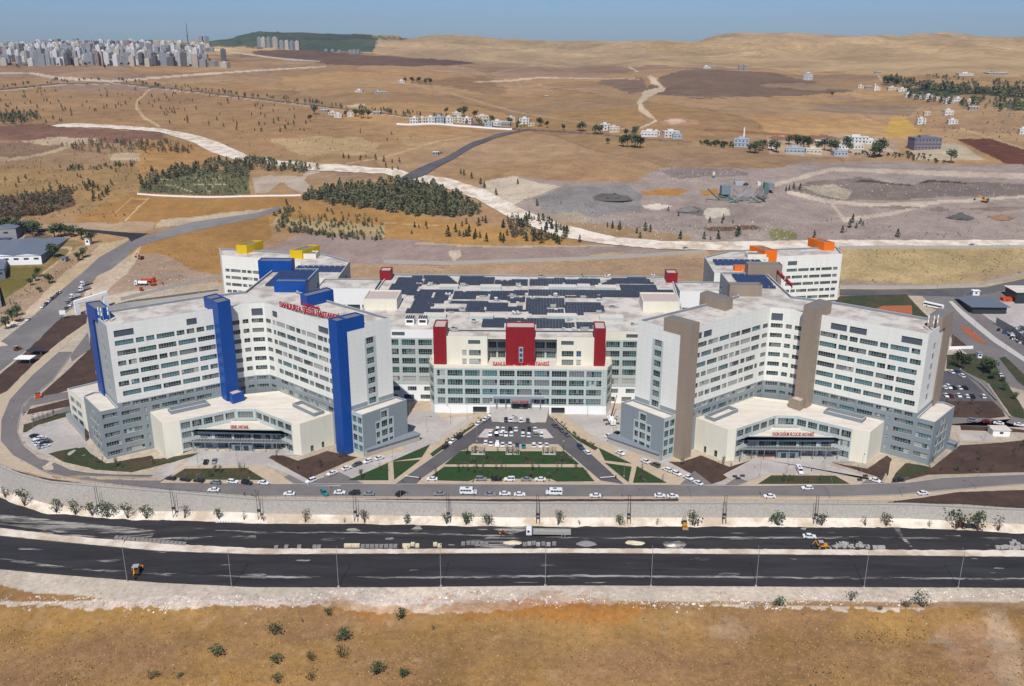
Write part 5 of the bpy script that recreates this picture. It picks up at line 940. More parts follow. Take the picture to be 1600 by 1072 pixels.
PINE = [pine_proto(i) for i in range(4)]; PINE_DRY = [pine_proto(9, 'leaf_dry', 70)]; BUSH = [bush_proto(20+i) for i in range(5)]; OLIVE = [bush_proto(40+i, 'leaf_olive', 130, 1.25, .8) for i in range(5)]; SPARSE = [bush_proto(60+i, 'leaf_olive', 45, 1.3, .55) for i in range(3)]; ROUND = [round_proto(80+i) for i in range(4)]
tr = random.Random(77)
# shrubs scattered over the field in the foreground
NEAR = [("dark green bush at the far left of the field, lowest of that pair", 237, 1061, 10), ("low flat green cushion shrub beside the left pair of bushes", 281, 1058, 7), ("round dark bush right of the low cushion shrub", 338, 1027, 14), ("wide dark bush standing alone left of the paired bushes", 429, 992, 15), ("smaller bush above the bottom edge, below the wide one", 433, 1037, 11), ("bush cut off by the bottom edge under the wide bush", 433, 1066, 11),
        ("open bush with brown twigs between the wide bush and the paired bushes", 487, 1033, 10), ("bush at the bottom edge under the twiggy bush", 487, 1063, 10), ("upper bush of the touching pair in the field", 538, 1000, 15), ("lower bush of the touching pair in the field", 533, 1027, 13), ("small bush nearest the rubble bank above the touching pair", 513, 961, 9), ("upright bush right of the touching pair near the rubble", 628, 966, 12), ("leaning bush near the bottom edge under the upright bush", 588, 1054, 14), ("rounded bush near the bottom edge right of the leaning bush", 631, 1058, 11),
        ("lone small bush on the right side of the rubble bank", 1219, 947, 10), ("small bush between two lamp posts on the right", 1330, 938, 9), ("largest bush by the rubble at the right", 1440, 948, 16), ("bush touching the largest bush on the right", 1414, 948, 8), ("tiny bush left of the largest right hand bush", 1375, 953, 5), ("low brown dry bush in the middle of the field", 677, 985, 6), ("dead brown twiggy bush under the rubble bank", 473, 973, 5)]
for i, (lb, x, y, r_) in enumerate(NEAR):
    p = T(x, y); s = r_/pxm(p[0], p[1], p[2])/1.75; dry = 'brown' in lb and 'twigs' not in lb
    tree('bush', (SPARSE if dry else BUSH)[i % 3 if dry else i % 5], (p[0], p[1], p[2]), tr.uniform(0, 6), (s*1.05, s*1.05, s*(.5 if 'flat' in lb else .9)), lb, 'bush', 'bushes in the dry field')
def FOOT(px, py, off=4.2):
    p = TF(px, py)
    for _ in range(4): z = float(zf(p[0]))+.25; y = float(wallY(p[0]))-off; a, b = PX(p[0], y, z); p = np.array([p[0]+(px-a)/pxm(p[0], y, z), y, z])
    return p
WALLT = [(9, 768, 8, 1), (39, 780, 11, 1), (89, 790, 10, 1), (119, 793, 10, 1), (145, 796, 10, 1), (170, 797, 12, 0), (200, 799, 10, 1), (229, 803, 10, 1), (288, 808, 9, 1), (343, 811, 8, 1), (381, 813, 6, 2), (412, 815, 5, 2), (477, 813, 9, 1), (538, 812, 4, 2), (570, 812, 9, 1), (636, 810, 7, 1), (698, 811, 7, 1), (728, 811, 10, 0), (762, 810, 10, 0), (871, 811, 10, 1), (906, 812, 4, 2), (969, 811, 8, 0), (1026, 812, 5, 2), (1083, 811, 12, 0), (1216, 812, 11, 0), (1284, 814, 9, 1), (1352, 817, 7, 2), (1384, 816, 9, 1), (1452, 816, 5, 2), (1493, 817, 14, 0), (1527, 817, 13, 0), (1559, 815, 12, 2)]
for i, (x, y, r_, kd) in enumerate(WALLT):
    p = FOOT(x, y); s = r_/pxm(p[0], p[1], p[2])/1.6; set_ = (BUSH, OLIVE, SPARSE)[kd]
    tree('young_tree', set_[i % len(set_)], tuple(p), tr.uniform(0, 6), s*1.12, '%s young tree at the foot of the retaining wall, %d%s from its west end' % (('dense green', 'gray green', 'thin sparse')[kd], i+1, 'th' if i+1 not in (1, 2, 3, 21, 22, 23, 31, 32) else {1: 'st', 2: 'nd', 3: 'rd'}[(i+1) % 10]), 'tree', 'young trees at the foot of the retaining wall')
# pines
def FOOTX(): pass
def scatter(region, n, seed, size=(4, 7), minh=0):
    r = random.Random(seed); xs = [p[0] for p in region]; ys = [p[1] for p in region]; out = []
    while len(out) < n:
        x, y = r.uniform(min(xs), max(xs)), r.uniform(min(ys), max(ys))
        if len(inpoly(np.array([x]), np.array([y]), region)) and fbm(x/22, y/9, 3, seed)+.08*r.random() > -.03: out.append((x, y, r.uniform(*size)))
    return out
BIG = [(1240, 295, 6), (1233, 298, 5), (1250, 297, 6), (1228, 299, 4.5), (1332, 348, 7), (1327, 356, 7), (1344, 350, 5), (1348, 353, 4), (1338, 357, 4.5), (1316, 364, 6), (1402, 371, 7), (1272, 372, 6), (1000, 372, 5), (1152, 370, 8), (1155, 367, 6), (1122, 374, 7), (1100, 374, 6), (1110, 375, 3), (1063, 374, 7), (1016, 363, 6), (1008, 361, 7), (995, 365, 5), (968, 359, 7), (957, 357, 6), (949, 355, 4), (839, 322, 6), (809, 288, 5), (720, 272, 5), (725, 274, 6), (737, 279, 6), (751, 288, 6), (757, 294, 6), (775, 305, 6), (587, 250, 6), (600, 253, 6), (613, 255, 4), (624, 254, 5), (563, 251, 5), (572, 246, 3), (564, 247, 3), (537, 247, 5), (545, 248, 5), (605, 220, 4), (612, 211, 4), (563, 208, 4), (603, 262, 5), (613, 266, 4), (622, 266, 4), (531, 287, 6), (700, 370, 9), (712, 363, 7), (718, 369, 5), (732, 370, 7), (741, 373, 5), (750, 372, 5), (760, 378, 7), (782, 377, 7), (786, 380, 4), (1044, 330, 4), (1060, 338, 4), (1130, 344, 5), (1128, 349, 4), (1109, 348, 5), (1145, 349, 3), (143, 465, 3)]
reg = [([(0, 138), (170, 134), (330, 140), (240, 165), (205, 165), (200, 192), (0, 196)], 78, (3.5, 6)), ([(225, 150), (330, 142), (480, 168), (480, 205), (400, 212), (330, 205), (240, 190)], 70, (3.5, 6)), ([(0, 262), (200, 262), (170, 300), (60, 300), (0, 290)], 22, (3, 5)), ([(130, 285), (170, 298), (165, 318), (135, 315)], 14, (5, 7)),
       ([(800, 345), (840, 340), (910, 378), (870, 384), (800, 376)], 34, (5, 8)), ([(690, 345), (800, 345), (790, 378), (720, 376)], 14, (4, 7)), ([(640, 350), (680, 350), (700, 370), (640, 368)], 7, (3, 5))]
pines = [(x, y, s) for x, y, s in BIG]
for i, (g_, n, sz) in enumerate(reg): pines += scatter(g_, n, 100+i, sz)
P3 = [(T(x, y), s) for x, y, s in pines]
P3.sort(key=lambda t: -t[1]*pxm(*t[0]))
def stuffmesh(name, items, protos, label, m=None):
    vs, fs, ms = [], [], []; k = 0; mats = []
    for i, (p, s) in enumerate(items):
        for me in protos[i % len(protos)]:
            v = np.empty(len(me.vertices)*3); me.vertices.foreach_get('co', v); v = v.reshape(-1, 3); a = tr.uniform(0, 6.28); c_, s_ = math.cos(a), math.sin(a); v = v@np.array([[c_, s_, 0], [-s_, c_, 0], [0, 0, 1]])*s+np.array(p)
            if me.materials[0] not in mats: mats.append(me.materials[0])
            ix = mats.index(me.materials[0])
            for f in me.polygons: fs.append(tuple(q+k for q in f.vertices)); ms.append(ix)
            vs.append(v); k += len(v)
    me = bpy.data.meshes.new(name); me.from_pydata(np.concatenate(vs).tolist(), [], fs); [me.materials.append(q) for q in mats]; me.polygons.foreach_set('material_index', ms); o = bpy.data.objects.new(name, me); COL.objects.link(o); tag(o, label, name.replace('_', ' '), kind='stuff')
for i, (p, s) in enumerate(P3):
    px_, py_ = PX(p[0], p[1], p[2]); where = 'on the hill west of the white track' if px_ < 500 and py_ < 235 else 'on the terraces above the industrial yard' if px_ < 450 else 'beside the quarry' if px_ > 940 else 'on the slope behind the central block' if py_ > 320 else 'along the road over the golden hill'
    size = 'tall' if s > 5.8 else 'medium' if s > 4.5 else 'small'
    tree('pine_tree', PINE[i % 4], tuple(p), tr.uniform(0, 6), s/6.0, '%s dark pine %s' % (size, where), 'tree', 'scattered pines %s' % where)
def patch(name, region, n, seed, sz, protos, label):
    its = [(T(x, y), s/6) for x, y, s in scatter(region, n, seed, sz)]; stuffmesh(name, its, protos, label)
def patch_even(name, region, n, seed, sz, protos, label):
    r = random.Random(seed); xs = [p[0] for p in region]; ys = [p[1] for p in region]; its = []
    while len(its) < n:
        x, y = r.uniform(min(xs), max(xs)), r.uniform(min(ys), max(ys))
        jx_ = float(fbm(x/10, y/5, 3, seed))*22; jy_ = float(fbm(x/10, y/5, 3, seed+40))*10
        if len(inpoly(np.array([x+jx_]), np.array([y+jy_]), region)): its.append((T(x, y), r.uniform(*sz)/6))
    stuffmesh(name, its, protos, label)
def wood_proto(v, m, n=80):
    r = random.Random(v); o = MB(); o.tube((0, 0, -.4), (0, 0, 4.5), .14, .05, 'bark', 4); c = MB(); w_ = r.uniform(2.1, 2.7); leafcloud(c, n, 0, 0, 1.4, 6.0, lambda t: w_*(1-t*t)**.6*(.8+.3*math.sin(t*9+v)), .55, m, r, 1.0); return o.mesh('trunk'), c.mesh('crown')
ROUND = ROUND; SM = [wood_proto(30+i, m_, 80) for i, m_ in enumerate(('pine_leaf', 'leaf_wood', 'leaf_olive_dark', 'leaf_wood'))]; SMD = [wood_proto(35, 'leaf_wood', 50), wood_proto(36, 'leaf_dry', 45), pine_proto(37, 'pine_leaf', 60)]
patch_even('pine_wood', PL("472,308 500,296 560,290 620,282 660,286 700,298 735,315 760,332 745,338 700,340 640,338 600,330 520,320 475,312"), 820, 1, (4, 7), SM, 'dense dark pine wood between the track and the hospital')
patch_even('plantation', PL("216,292 240,274 290,268 340,264 390,268 392,288 385,303 330,305 250,303 218,300"), 360, 2, (1.6, 2.8), SM, 'young pine plantation inside the low white wall')
patch_even('pine_belt', PL("218,290 240,268 300,260 330,252 400,250 440,254 480,262 500,266 470,270 400,266 380,280 340,272 280,276 230,296"), 240, 3, (4.5, 7), SM, 'belt of pines along the north edge of the plantation')
patch_even('thin_wood', PL("90,228 150,222 250,220 300,232 298,240 220,238 140,238"), 170, 4, (4, 6), SMD, 'thin dry wood on the west terraces')
patch_even('thin_wood', PL("-10,318 50,304 110,298 118,318 70,335 10,345 -10,345"), 190, 5, (5, 7), SMD, 'dry and green wood above the industrial yard')
patch_even('hedge_row', PL("100,258 150,262 210,255 205,263 150,266 110,268"), 60, 6, (3, 4), SM, 'green row of young pines on the terrace')
patch_even('orchard', PL("425,345 450,318 458,322 450,350 500,362 560,368 596,372 590,378 540,374 470,366 428,362"), 150, 7, (3, 4.6), SM, 'planted rows of young pines on the bank')
patch('orchard', PL("440,328 470,322 600,340 600,370 500,364 440,352"), 110, 8, (2.2, 3.8), SM, 'sparse young pines on the terraced bank')
patch_even('far_wood', PL("0,176 60,178 70,192 0,194"), 70, 12, (5, 7), SM, 'clump of pines at the far left hillside')
patch('dry_wood', PL("790,340 840,335 905,372 880,380 800,372"), 90, 13, (4, 6), SMD, 'half dead pines in the wood corner by the track')
patch_even('roadside_trees', ribbon_px([(0, 138, 1.2), (90, 128, 1.2), (180, 126, 1.2), (270, 136, 1.2), (400, 151, 1.2), (560, 170, 1.2), (820, 200, 1.2)]), 190, 14, (4, 6), SM, 'row of small trees along the far road')
patch_even('far_grove', PL("1380,125 1400,124 1440,134 1560,142 1600,146 1600,152 1500,146 1420,140 1380,134"), 220, 15, (7, 12), SM, 'green groves of the village on the plain')
patch_even('far_grove', PL("1400,150 1440,152 1600,160 1600,176 1560,174 1500,166 1440,160"), 90, 16, (6, 10), SM, 'orchards around the far village'); patch('far_grove', PL("1440,118 1600,128 1600,136 1500,132"), 70, 17, (4, 7), SM, 'sparse scrub trees above the far village')
patch('hill_scrub', PL("0,112 330,120 470,165 640,205 700,225 640,240 470,255 300,215 0,200"), 420, 51, (1.6, 3.4), OLIVE+[BUSH[0]], 'small dark shrubs dotted over the west hills')
patch('hill_scrub', PL("0,205 250,212 215,290 200,340 0,345"), 420, 52, (1.6, 3.6), OLIVE+[BUSH[1]], 'shrubs over the west terraces'); patch('hill_scrub', PL("640,230 820,210 1180,245 1280,255 1000,270 760,290 700,270"), 130, 53, (1.0, 2.0), OLIVE, 'low scrub on the golden slope above the quarry')
patch('hill_scrub', PL("820,295 1000,330 1160,345 1560,330 1600,375 1150,375 940,352 840,330"), 170, 54, (1.2, 2.6), OLIVE, 'scrub round the quarry'); patch('hill_scrub', PL("1390,165 1600,180 1600,222 1450,215"), 90, 55, (2.5, 4.5), OLIVE, 'orchard shrubs on the right hand plain'); patch('hill_scrub', PL("170,400 340,350 350,440 200,440"), 70, 56, (1, 2.2), OLIVE, 'scrub behind the blue block')
patch_even('city_trees', PL("0,86 330,84 330,104 0,108"), 150, 41, (5, 10), ROUND[:2], 'green trees between the towers of the far city')
# broadleaf trees
RT = [(3, 361, 9), (15, 358, 10), (28, 360, 9), (40, 362, 9), (52, 366, 11), (60, 361, 8), (86, 368, 10), (96, 366, 9), (104, 366, 7), (112, 367, 8), (128, 371, 8), (85, 398, 10), (144, 378, 8), (130, 400, 7), (122, 405, 6), (78, 440, 7), (60, 430, 6), (55, 437, 5), (48, 444, 5), (62, 455, 4), (20, 500, 9), (10, 510, 9), (28, 490, 7), (973, 226, 7), (980, 227, 8), (992, 227, 9), (1000, 228, 8), (950, 223, 4), (978, 212, 5), (991, 211, 7), (938, 207, 6), (930, 206, 6), (910, 203, 6), (905, 202, 5), (880, 202, 4), (844, 195, 6), (855, 198, 4), (1180, 236, 8), (1172, 236, 6), (1192, 230, 6), (1187, 233, 6), (1205, 232, 7), (1213, 235, 7), (1232, 223, 6), (1245, 230, 9), (1255, 230, 9), (1263, 229, 7), (1278, 232, 6), (1288, 232, 7), (1298, 233, 8), (1306, 234, 7), (1324, 228, 8), (1326, 236, 6), (1366, 242, 10), (1374, 240, 11), (1377, 234, 9), (1485, 251, 8), (1300, 149, 3), (718, 178, 5), (725, 179, 7), (698, 177, 4), (742, 182, 5), (556, 180, 5), (565, 182, 6), (575, 183, 6), (540, 180, 4), (492, 176, 6), (644, 128, 4), (655, 129, 4), (665, 130, 4), (672, 130, 4), (633, 127, 3), (485, 188, 4), (769, 190, 5), (796, 193, 5), (809, 196, 4), (1495, 568, 10), (1503, 572, 9), (1513, 567, 6), (1541, 576, 10), (1548, 582, 9), (1545, 573, 8), (1552, 590, 7), (1567, 595, 4), (1568, 608, 5), (1585, 622, 5), (1400, 133, 5), (1384, 130, 6), (1391, 131, 6), (1446, 140, 4)]
for i, (x, y, r_) in enumerate(RT):
    p = T(x, y+r_*.5); s = r_/pxm(*p)/2.1
    wh = 'by the west industrial sheds' if x < 160 and y > 340 else 'on the bank by the east car park' if y > 500 else 'among the houses of the far village' if x > 1370 and y < 160 else 'along the lane of the east hamlet' if x > 1150 else 'by the houses along the ridge road' if x > 830 else 'beside the white villas on the hill'
    sz = 'big' if r_ > 8 else 'middling' if r_ > 5 else 'little'
    tree('broadleaf_tree', ROUND[i % 4], tuple(p), tr.uniform(0, 6), s, '%s dark green leafy tree %s' % (sz, wh), 'tree', 'leafy trees %s' % wh)
patch_even('hedge_row', PL("1085,222 1145,225 1150,232 1090,228"), 60, 18, (3.5, 5), [r for r in ROUND], 'long hedge of trees along the east lane'); patch_even('hedge_row', PL("1380,240 1430,242 1480,252 1478,256 1420,249 1370,245"), 50, 19, (3, 4.5), ROUND, 'green hedge below the gray schoolhouse'); patch_even('hedge_row', PL("1330,238 1370,241 1370,245 1330,242"), 20, 20, (2.4, 3.6), ROUND, 'hedge beside the tall round trees')
patch_even('shrub_strip', PL("690,693 720,672 768,648 770,651 722,678 696,697"), 60, 21, (1.2, 2.2), BUSH, 'low shrubs planted along the west entrance street'); patch_even('shrub_strip', PL("864,652 893,676 933,700 928,701 886,678 862,655"), 60, 22, (1.2, 2.2), BUSH, 'low shrubs planted along the east entrance street')
patch('scrub', PL("1320,392 1600,392 1600,430 1520,440 1330,444"), 210, 23, (1.3, 2.6), SPARSE+[BUSH[0]], 'dry scrub dotted over the bank east of the rear block'); patch('scrub', PL("560,410 900,408 1100,400 1100,425 600,428"), 110, 24, (.9, 1.8), SPARSE, 'dry weeds on the strip behind the central block')
patch('scrub', PL("0,480 60,440 140,384 150,388 70,450 0,505"), 90, 25, (1.5, 3), OLIVE, 'shrubs along the fence of the industrial yard'); patch('weeds', PL("1340,985 1450,985 1440,1010 1330,1005"), 60, 26, (.7, 1.1), BUSH, 'green weeds in the field'); patch('weeds', PL("0,960 1600,965 1600,1080 0,1080"), 130, 28, (.35, .8), SPARSE+[BUSH[1]], 'tiny scattered weeds over the dry field'); patch('weeds', PL("1240,1030 1340,1030 1320,1072 1250,1072"), 26, 27, (.7, 1.3), BUSH, 'weeds near the bottom edge of the field')
# saplings in the gardens
spg = random.Random(4)
SAP = []
for poly, n in ((PL("720,706 882,706 905,726 694,726"), 22), (PL("694,731 911,731 925,750 670,750"), 26), (PL("550,750 606,726 606,750"), 4), (PL("995,730 1040,753 992,753"), 4), (PL("425,714 466,721 545,712 480,745"), 6), (PL("1050,724 1130,715 1170,722 1120,750"), 6), (PL("270,745 385,733 405,749"), 8), (PL("1190,756 1305,745 1325,756"), 6), (PL("1400,735 1560,700 1720,690 1600,735 1450,740"), 22), (PL("1470,630 1552,630 1560,650 1470,650"), 8), (PL("40,660 110,644 112,646 50,664"), 5), (PL("90,712 200,735 300,712 206,732"), 8)):
    k = 0
    while k < n:
        x, y = spg.uniform(min(p[0] for p in poly), max(p[0] for p in poly)), spg.uniform(min(p[1] for p in poly), max(p[1] for p in poly))
        if len(inpoly(np.array([x]), np.array([y]), poly)): SAP.append((x, y)); k += 1
for i, (x, y) in enumerate(SAP):
    p = T(x, y); wh = 'on the entrance garden lawns' if 660 < x < 930 else 'in the side lawn and soil by the blue block' if x < 660 else 'in the side lawn and soil by the beige block' if x < 1380 else 'in the dark soil at the east end'
    tree('sapling', SPARSE[i % 3] if i % 3 else OLIVE[i % 5], tuple(p), spg.uniform(0, 6), (spg.uniform(.55, .85),)*2+(spg.uniform(.85, 1.25),), 'staked thin sapling %s' % wh, 'sapling', 'saplings %s' % wh)
# ---------------------------------------------------------------- vehicles
def wheel_mesh(r=.32, w=.22):
    q = MB(); q.cyl_y(0, -w/2, w/2, 0, r, 'tyre', 10); q.cyl_y(0, -w/2-.01, w/2+.01, 0, r*.55, 'metal', 8); return q.mesh('wheel')
WH = wheel_mesh(); WHB = wheel_mesh(.5, .3)
def car_proto(color, kind='sedan'):
    L_, hw = (2.25, .88); top = {'sedan': [(-1.55, -1.0), (1.05, .45)], 'hatch': [(-2.05, -1.75), (1.0, .4)], 'suv': [(-2.15, -1.95), (.95, .45)]}[kind]; zt = 1.45 if kind != 'suv' else 1.72; zb = .92 if kind != 'suv' else 1.05
    root = empty('parked_car'); b = MB(); prof = [(-2.2, .28), (-2.28, .55), (-2.22, zb-.04), (-1.2, zb+.03), (.9, zb+.03), (1.6, zb-.06), (2.18, zb-.22), (2.28, .5), (2.2, .28)]
    for sgn in (-1, 1): f = [(x, sgn*hw, z) for x, z in prof]; b.face(f if sgn < 0 else f[::-1], color)
    for p, q in zip(prof, prof[1:]+prof[:1]): b.face([(p[0], -hw, p[1]), (p[0], hw, p[1]), (q[0], hw, q[1]), (q[0], -hw, q[1])], color)
    (x0, x1), (x3, x2) = top; tw = .66
    b.face([(x1, -tw, zt), (x2, -tw, zt), (x2, tw, zt), (x1, tw, zt)], color); g = MB(); B4 = [(x0, -hw+.04, zb+.02), (x3, -hw+.04, zb+.02), (x3, hw-.04, zb+.02), (x0, hw-.04, zb+.02)]; T4 = [(x1, -tw, zt-.01), (x2, -tw, zt-.01), (x2, tw, zt-.01), (x1, tw, zt-.01)]
    for i in range(4): j = (i+1) % 4; g.face([B4[i], B4[j], T4[j], T4[i]], 'car_glass')
    for sgn in (-1, 1):   # pillars
        for t in (0, .5, 1):
            xb, xt = x0+(x3-x0)*t, x1+(x2-x1)*t; b.face([(xb-.07, sgn*(hw-.02), zb), (xb+.07, sgn*(hw-.02), zb), (xt+.05, sgn*(tw+.02), zt), (xt-.05, sgn*(tw+.02), zt)][::1 if sgn < 0 else -1], color)
    b.build('body', root); g.build('windows', root)
    for x in (-1.38, 1.38):
        for sgn in (-1, 1): q = bpy.data.objects.new('wheel', WH); COL.objects.link(q); q.parent = root; q.location = (x, sgn*.8, .32)
    return root
def van_proto(color='car_white'):
    root = empty('minibus'); b = MB(); prof = [(-3.4, .35), (-3.45, 2.3), (-3.3, 2.5), (1.6, 2.55), (2.3, 1.5), (3.3, 1.15), (3.4, .4)]; hw = 1.0
    for sgn in (-1, 1): f = [(x, sgn*hw, z) for x, z in prof]; b.face(f if sgn < 0 else f[::-1], color)
    for p, q in zip(prof, prof[1:]+prof[:1]): b.face([(p[0], -hw, p[1]), (p[0], hw, p[1]), (q[0], hw, q[1]), (q[0], -hw, q[1])], color)
    b.box(-1.2, .3, -.4, .4, 2.52, 2.7, 'car_gray'); b.build('body', root); g = MB()
    for sgn in (-1, 1):
        for x0 in (-3.1, -2.0, -.9, .2): g.face([(x0, sgn*1.02, 1.45), (x0+.95, sgn*1.02, 1.45), (x0+.95, sgn*1.02, 2.15), (x0, sgn*1.02, 2.15)][::1 if sgn < 0 else -1], 'car_glass')
    g.face([(1.68, -.9, 2.47), (1.68, .9, 2.47), (2.28, .95, 1.58), (2.28, -.95, 1.58)], 'car_glass'); g.build('windows', root)
    for x in (-2.1, 2.2):
        for sgn in (-1, 1): q = bpy.data.objects.new('wheel', WH); COL.objects.link(q); q.parent = root; q.location = (x, sgn*.92, .34); q.scale = (1.15,)*3
    return root
KARP = {}
def proto_car(c, k):
    if (c, k) not in KARP: KARP[(c, k)] = [car_proto('car_'+c, k), False]
    e = KARP[(c, k)]; return e
CNT = {}
def car(px, py, dx, dy, c, where, grp, k=None, sc=1.0):
    k = k or tr.choice(['sedan', 'sedan', 'hatch', 'suv']); p = T(px, py); q = T(px+dx, py+dy); a = math.atan2(q[1]-p[1], q[0]-p[0])
    if tr.random() < .5: a += math.pi
    lab = '%s car %s' % (c, where); e = proto_car(c, k); z = max(p[2], float(hz(p[0], p[1])))+.25
    if not e[1]: o = e[0]; o.location = (p[0], p[1], z); o.rotation_euler.z = a; tag(o, lab, 'car', grp); e[1] = True; o.scale = (sc,)*3
    else: o = dup(e[0], (p[0], p[1], z), a, sc, label=lab, cat='car', group=grp)
    return o
g1 = 'cars parked on the kerb above the retaining wall'
for x, y, c in ((334, 768, 'white'), (452, 774, 'white'), (531, 772, 'white'), (554, 773, 'black'), (576, 774, 'silver'), (686, 774, 'silver'), (766, 775, 'silver'), (789, 774, 'white'), (812, 775, 'white'), (930, 777, 'white'), (1031, 777, 'white'), (1051, 778, 'white'), (1202, 778, 'white')): car(x, y, 6, 0, c, 'parked on the kerb above the retaining wall', g1, 'sedan' if c != 'black' else 'suv')
car(507, 773, 3, 3, 'teal', 'parked at a slant above the retaining wall', g1, 'suv'); car(626, 774, 5, -3, 'black', 'turned at a slant above the retaining wall', g1, 'suv')
g2 = 'cars driving or waiting on the loop road'
car(1261, 765, 6, 0, 'white', 'driving on the loop road before the east forecourt', g2, 'hatch'); car(1442, 773, 6, -.6, 'white', 'parked beside the loop road near the east end', g2); car(1367, 753, 6, 2, 'white', 'leaving the east forecourt', g2, 'sedan'); car(1404, 752, 6, 0, 'black', 'stopped beside the garden path', g2, 'sedan')
g3 = 'cars along the west forecourt lawn'
for x, y, c in ((267, 750, 'black'), (290, 752, 'black'), (311, 753.5, 'black'), (337, 756, 'silver'), (364, 755, 'white'), (386, 757, 'black'), (412, 757, 'white')): car(x, y, 6, .8, c, 'in the line below the west forecourt lawn', g3)
g4 = 'cars along the west approach to the main entrance'
for x, y, c in ((486, 754, 'white'), (519, 742, 'white'), (542, 734, 'white'), (558, 728, 'gray'), (575, 723, 'white'), (593, 718, 'white')): car(x, y, 6, -2.2, c, 'parked beside the inner end of the blue block', g4)
car(322, 724, 1.5, -4, 'black', 'in the west forecourt', g3, 'sedan'); car(335, 723, 1.5, -4, 'silver', 'in the west forecourt', g3, 'sedan'); car(675, 751, 6, 0, 'white', 'at the corner of the lower lawn', g4, 'sedan')
g5 = 'cars along the west street of the plaza'
for x, y, c in ((696, 700, 'black'), (707, 692, 'white'), (717, 685, 'black'), (748, 664, 'white'), (759, 657, 'white'), (768, 650, 'white')): car(x, y, 6, -4.6, c, 'parked along the west street of the plaza', g5)
g6 = 'cars along the east street of the plaza'
for x, y, c in ((844, 647, 'black'), (867, 667, 'gray'), (877, 674, 'gray'), (885, 681, 'gray'), (907, 701, 'blue'), (917, 709, 'white')): car(x, y, 5, 4.5, c, 'parked along the east street of the plaza', g6)
g7 = 'cars in the plaza car park'
for row, wh in (([(802, 652, 'gray'), (812, 651, 'gray')], 'in the topmost pair of the plaza car park'), ([(790.5, 658, 'black'), (798, 658, 'white'), (806, 659, 'silver'), (814, 659, 'white'), (824.5, 659, 'gray')], 'in the top row of the plaza car park'),
                ([(777.5, 673, 'white'), (786, 673, 'white'), (797, 673, 'black'), (806, 673, 'white'), (817.5, 674, 'gray'), (827, 673, 'black'), (836, 673, 'white')], 'in the second row of the plaza car park'),
                ([(766, 680, 'white'), (776, 680, 'black'), (783, 679.5, 'white'), (790.5, 681, 'white'), (799, 680.5, 'white'), (817, 681, 'white'), (826, 682, 'white'), (837, 681, 'silver'), (846, 681, 'white')], 'in the third row of the plaza car park'),
                ([(759, 693.5, 'white'), (767, 696, 'white'), (777, 697, 'white'), (785.5, 697, 'white'), (797, 696.5, 'white'), (808, 697, 'blue'), (818, 699, 'teal'), (834, 698, 'white'), (844, 698, 'white'), (854, 698, 'white')], 'in the row nearest the lawn')):
    for x, y, c in row: car(x, y, (x-813)*-.012-.15, -5, c, wh, g7)
for x, y, c in ((752, 751, 'silver'), (776, 751.5, 'black'), (796, 751.5, 'white'), (822, 751.5, 'silver'), (844, 751.5, 'white')): car(x, y, 6, 0, c, 'in the lay-by below the lower lawn', 'cars in the lay-by below the lawn')
g8 = 'cars along the east approach'
for x, y, c in ((951, 683, 'white'), (964, 679, 'black')): car(x, y, 6, -3, c, 'in the yard behind the beige block', g8)
for x, y, c in ((969, 710, 'white'), (1008, 723, 'white'), (1024, 729, 'gray'), (1042, 736, 'white'), (1057, 742, 'white'), (1075, 749, 'white'), (1090, 757, 'white'), (959, 694, 'black')): car(x, y, 6, 2.8, c, 'parked along the inner end of the beige block', g8)
g9 = 'cars in the east car park'
for x, y, c in ((1486, 583, 'white'), (1495, 582, 'blue'), (1502, 589, 'white')): car(x, y, 5, 3, c, 'in the top row of the east car park', g9)
for x, y, c in ((1475, 607, 'white'), (1482, 607, 'white'), (1489.5, 607.5, 'black'), (1498, 608, 'white'), (1507.5, 608, 'black')): car(x, y, 5, 3.4, c, 'in the middle row of the east car park', g9)
for x, y, c in ((1477.5, 620, 'white'), (1486, 621, 'red'), (1497.5, 620, 'white'), (1510, 621, 'white'), (1519, 621.5, 'black'), (1535.5, 621.5, 'white')): car(x, y, 4, 4, c, 'in the front row of the east car park', g9)
for x, y, c in ((1520, 659.5, 'silver'), (1542, 661, 'red'), (1560, 663.5, 'white'), (1592, 666, 'white')): car(x, y, 6, .9, c, 'on the lane below the east car park', 'cars on the east lane')
car(1563, 588, 4, 4, 'white', 'on the wide service road at the right', 'cars on the east lane', 'sedan')
for i, (x, y, c) in enumerate(((54, 683, 'black'), (60, 687, 'white'), (66, 687, 'white'), (58, 692, 'white'), (65, 691, 'silver'), (71, 690, 'silver'), (62, 696, 'white'), (69, 695, 'black'), (75, 693, 'gray'), (66, 700, 'silver'), (72, 699, 'white'))): car(x, y, 5, -1.6, c, 'in the pale car park at the west end', 'cars in the west car park', sc=.9)
g10 = 'cars queued along the west road'
for x, y, c in ((67, 481, 'white'), (72, 477, 'gray'), (77, 472, 'white'), (82, 468, 'gray'), (86, 465, 'silver'), (90, 461, 'gray'), (94, 458, 'white')): car(x, y, 4, -3.6, c, 'in the queue on the far side of the west road', g10)
for x, y, c in ((106, 474, 'silver'), (113, 469, 'gray'), (119, 463, 'gray'), (123, 459, 'silver'), (104, 483, 'gray'), (111, 478, 'white')): car(x, y, 4, -3.6, c, 'waiting by the gate on the west road', g10)
car(44, 501, 4, -3, 'white', 'driving alone on the west road', g10, 'sedan'); car(1264.5, 841, 6, .3, 'white', 'driving on the new black carriageway', 'cars on the new carriageways', 'sedan', 1.1)
for x, y in ((1071, 389), (1518, 384), (689, 240), (650, 271)): car(x, y, 6, -1, 'silver', 'on the track in the hills', 'distant cars', 'sedan')
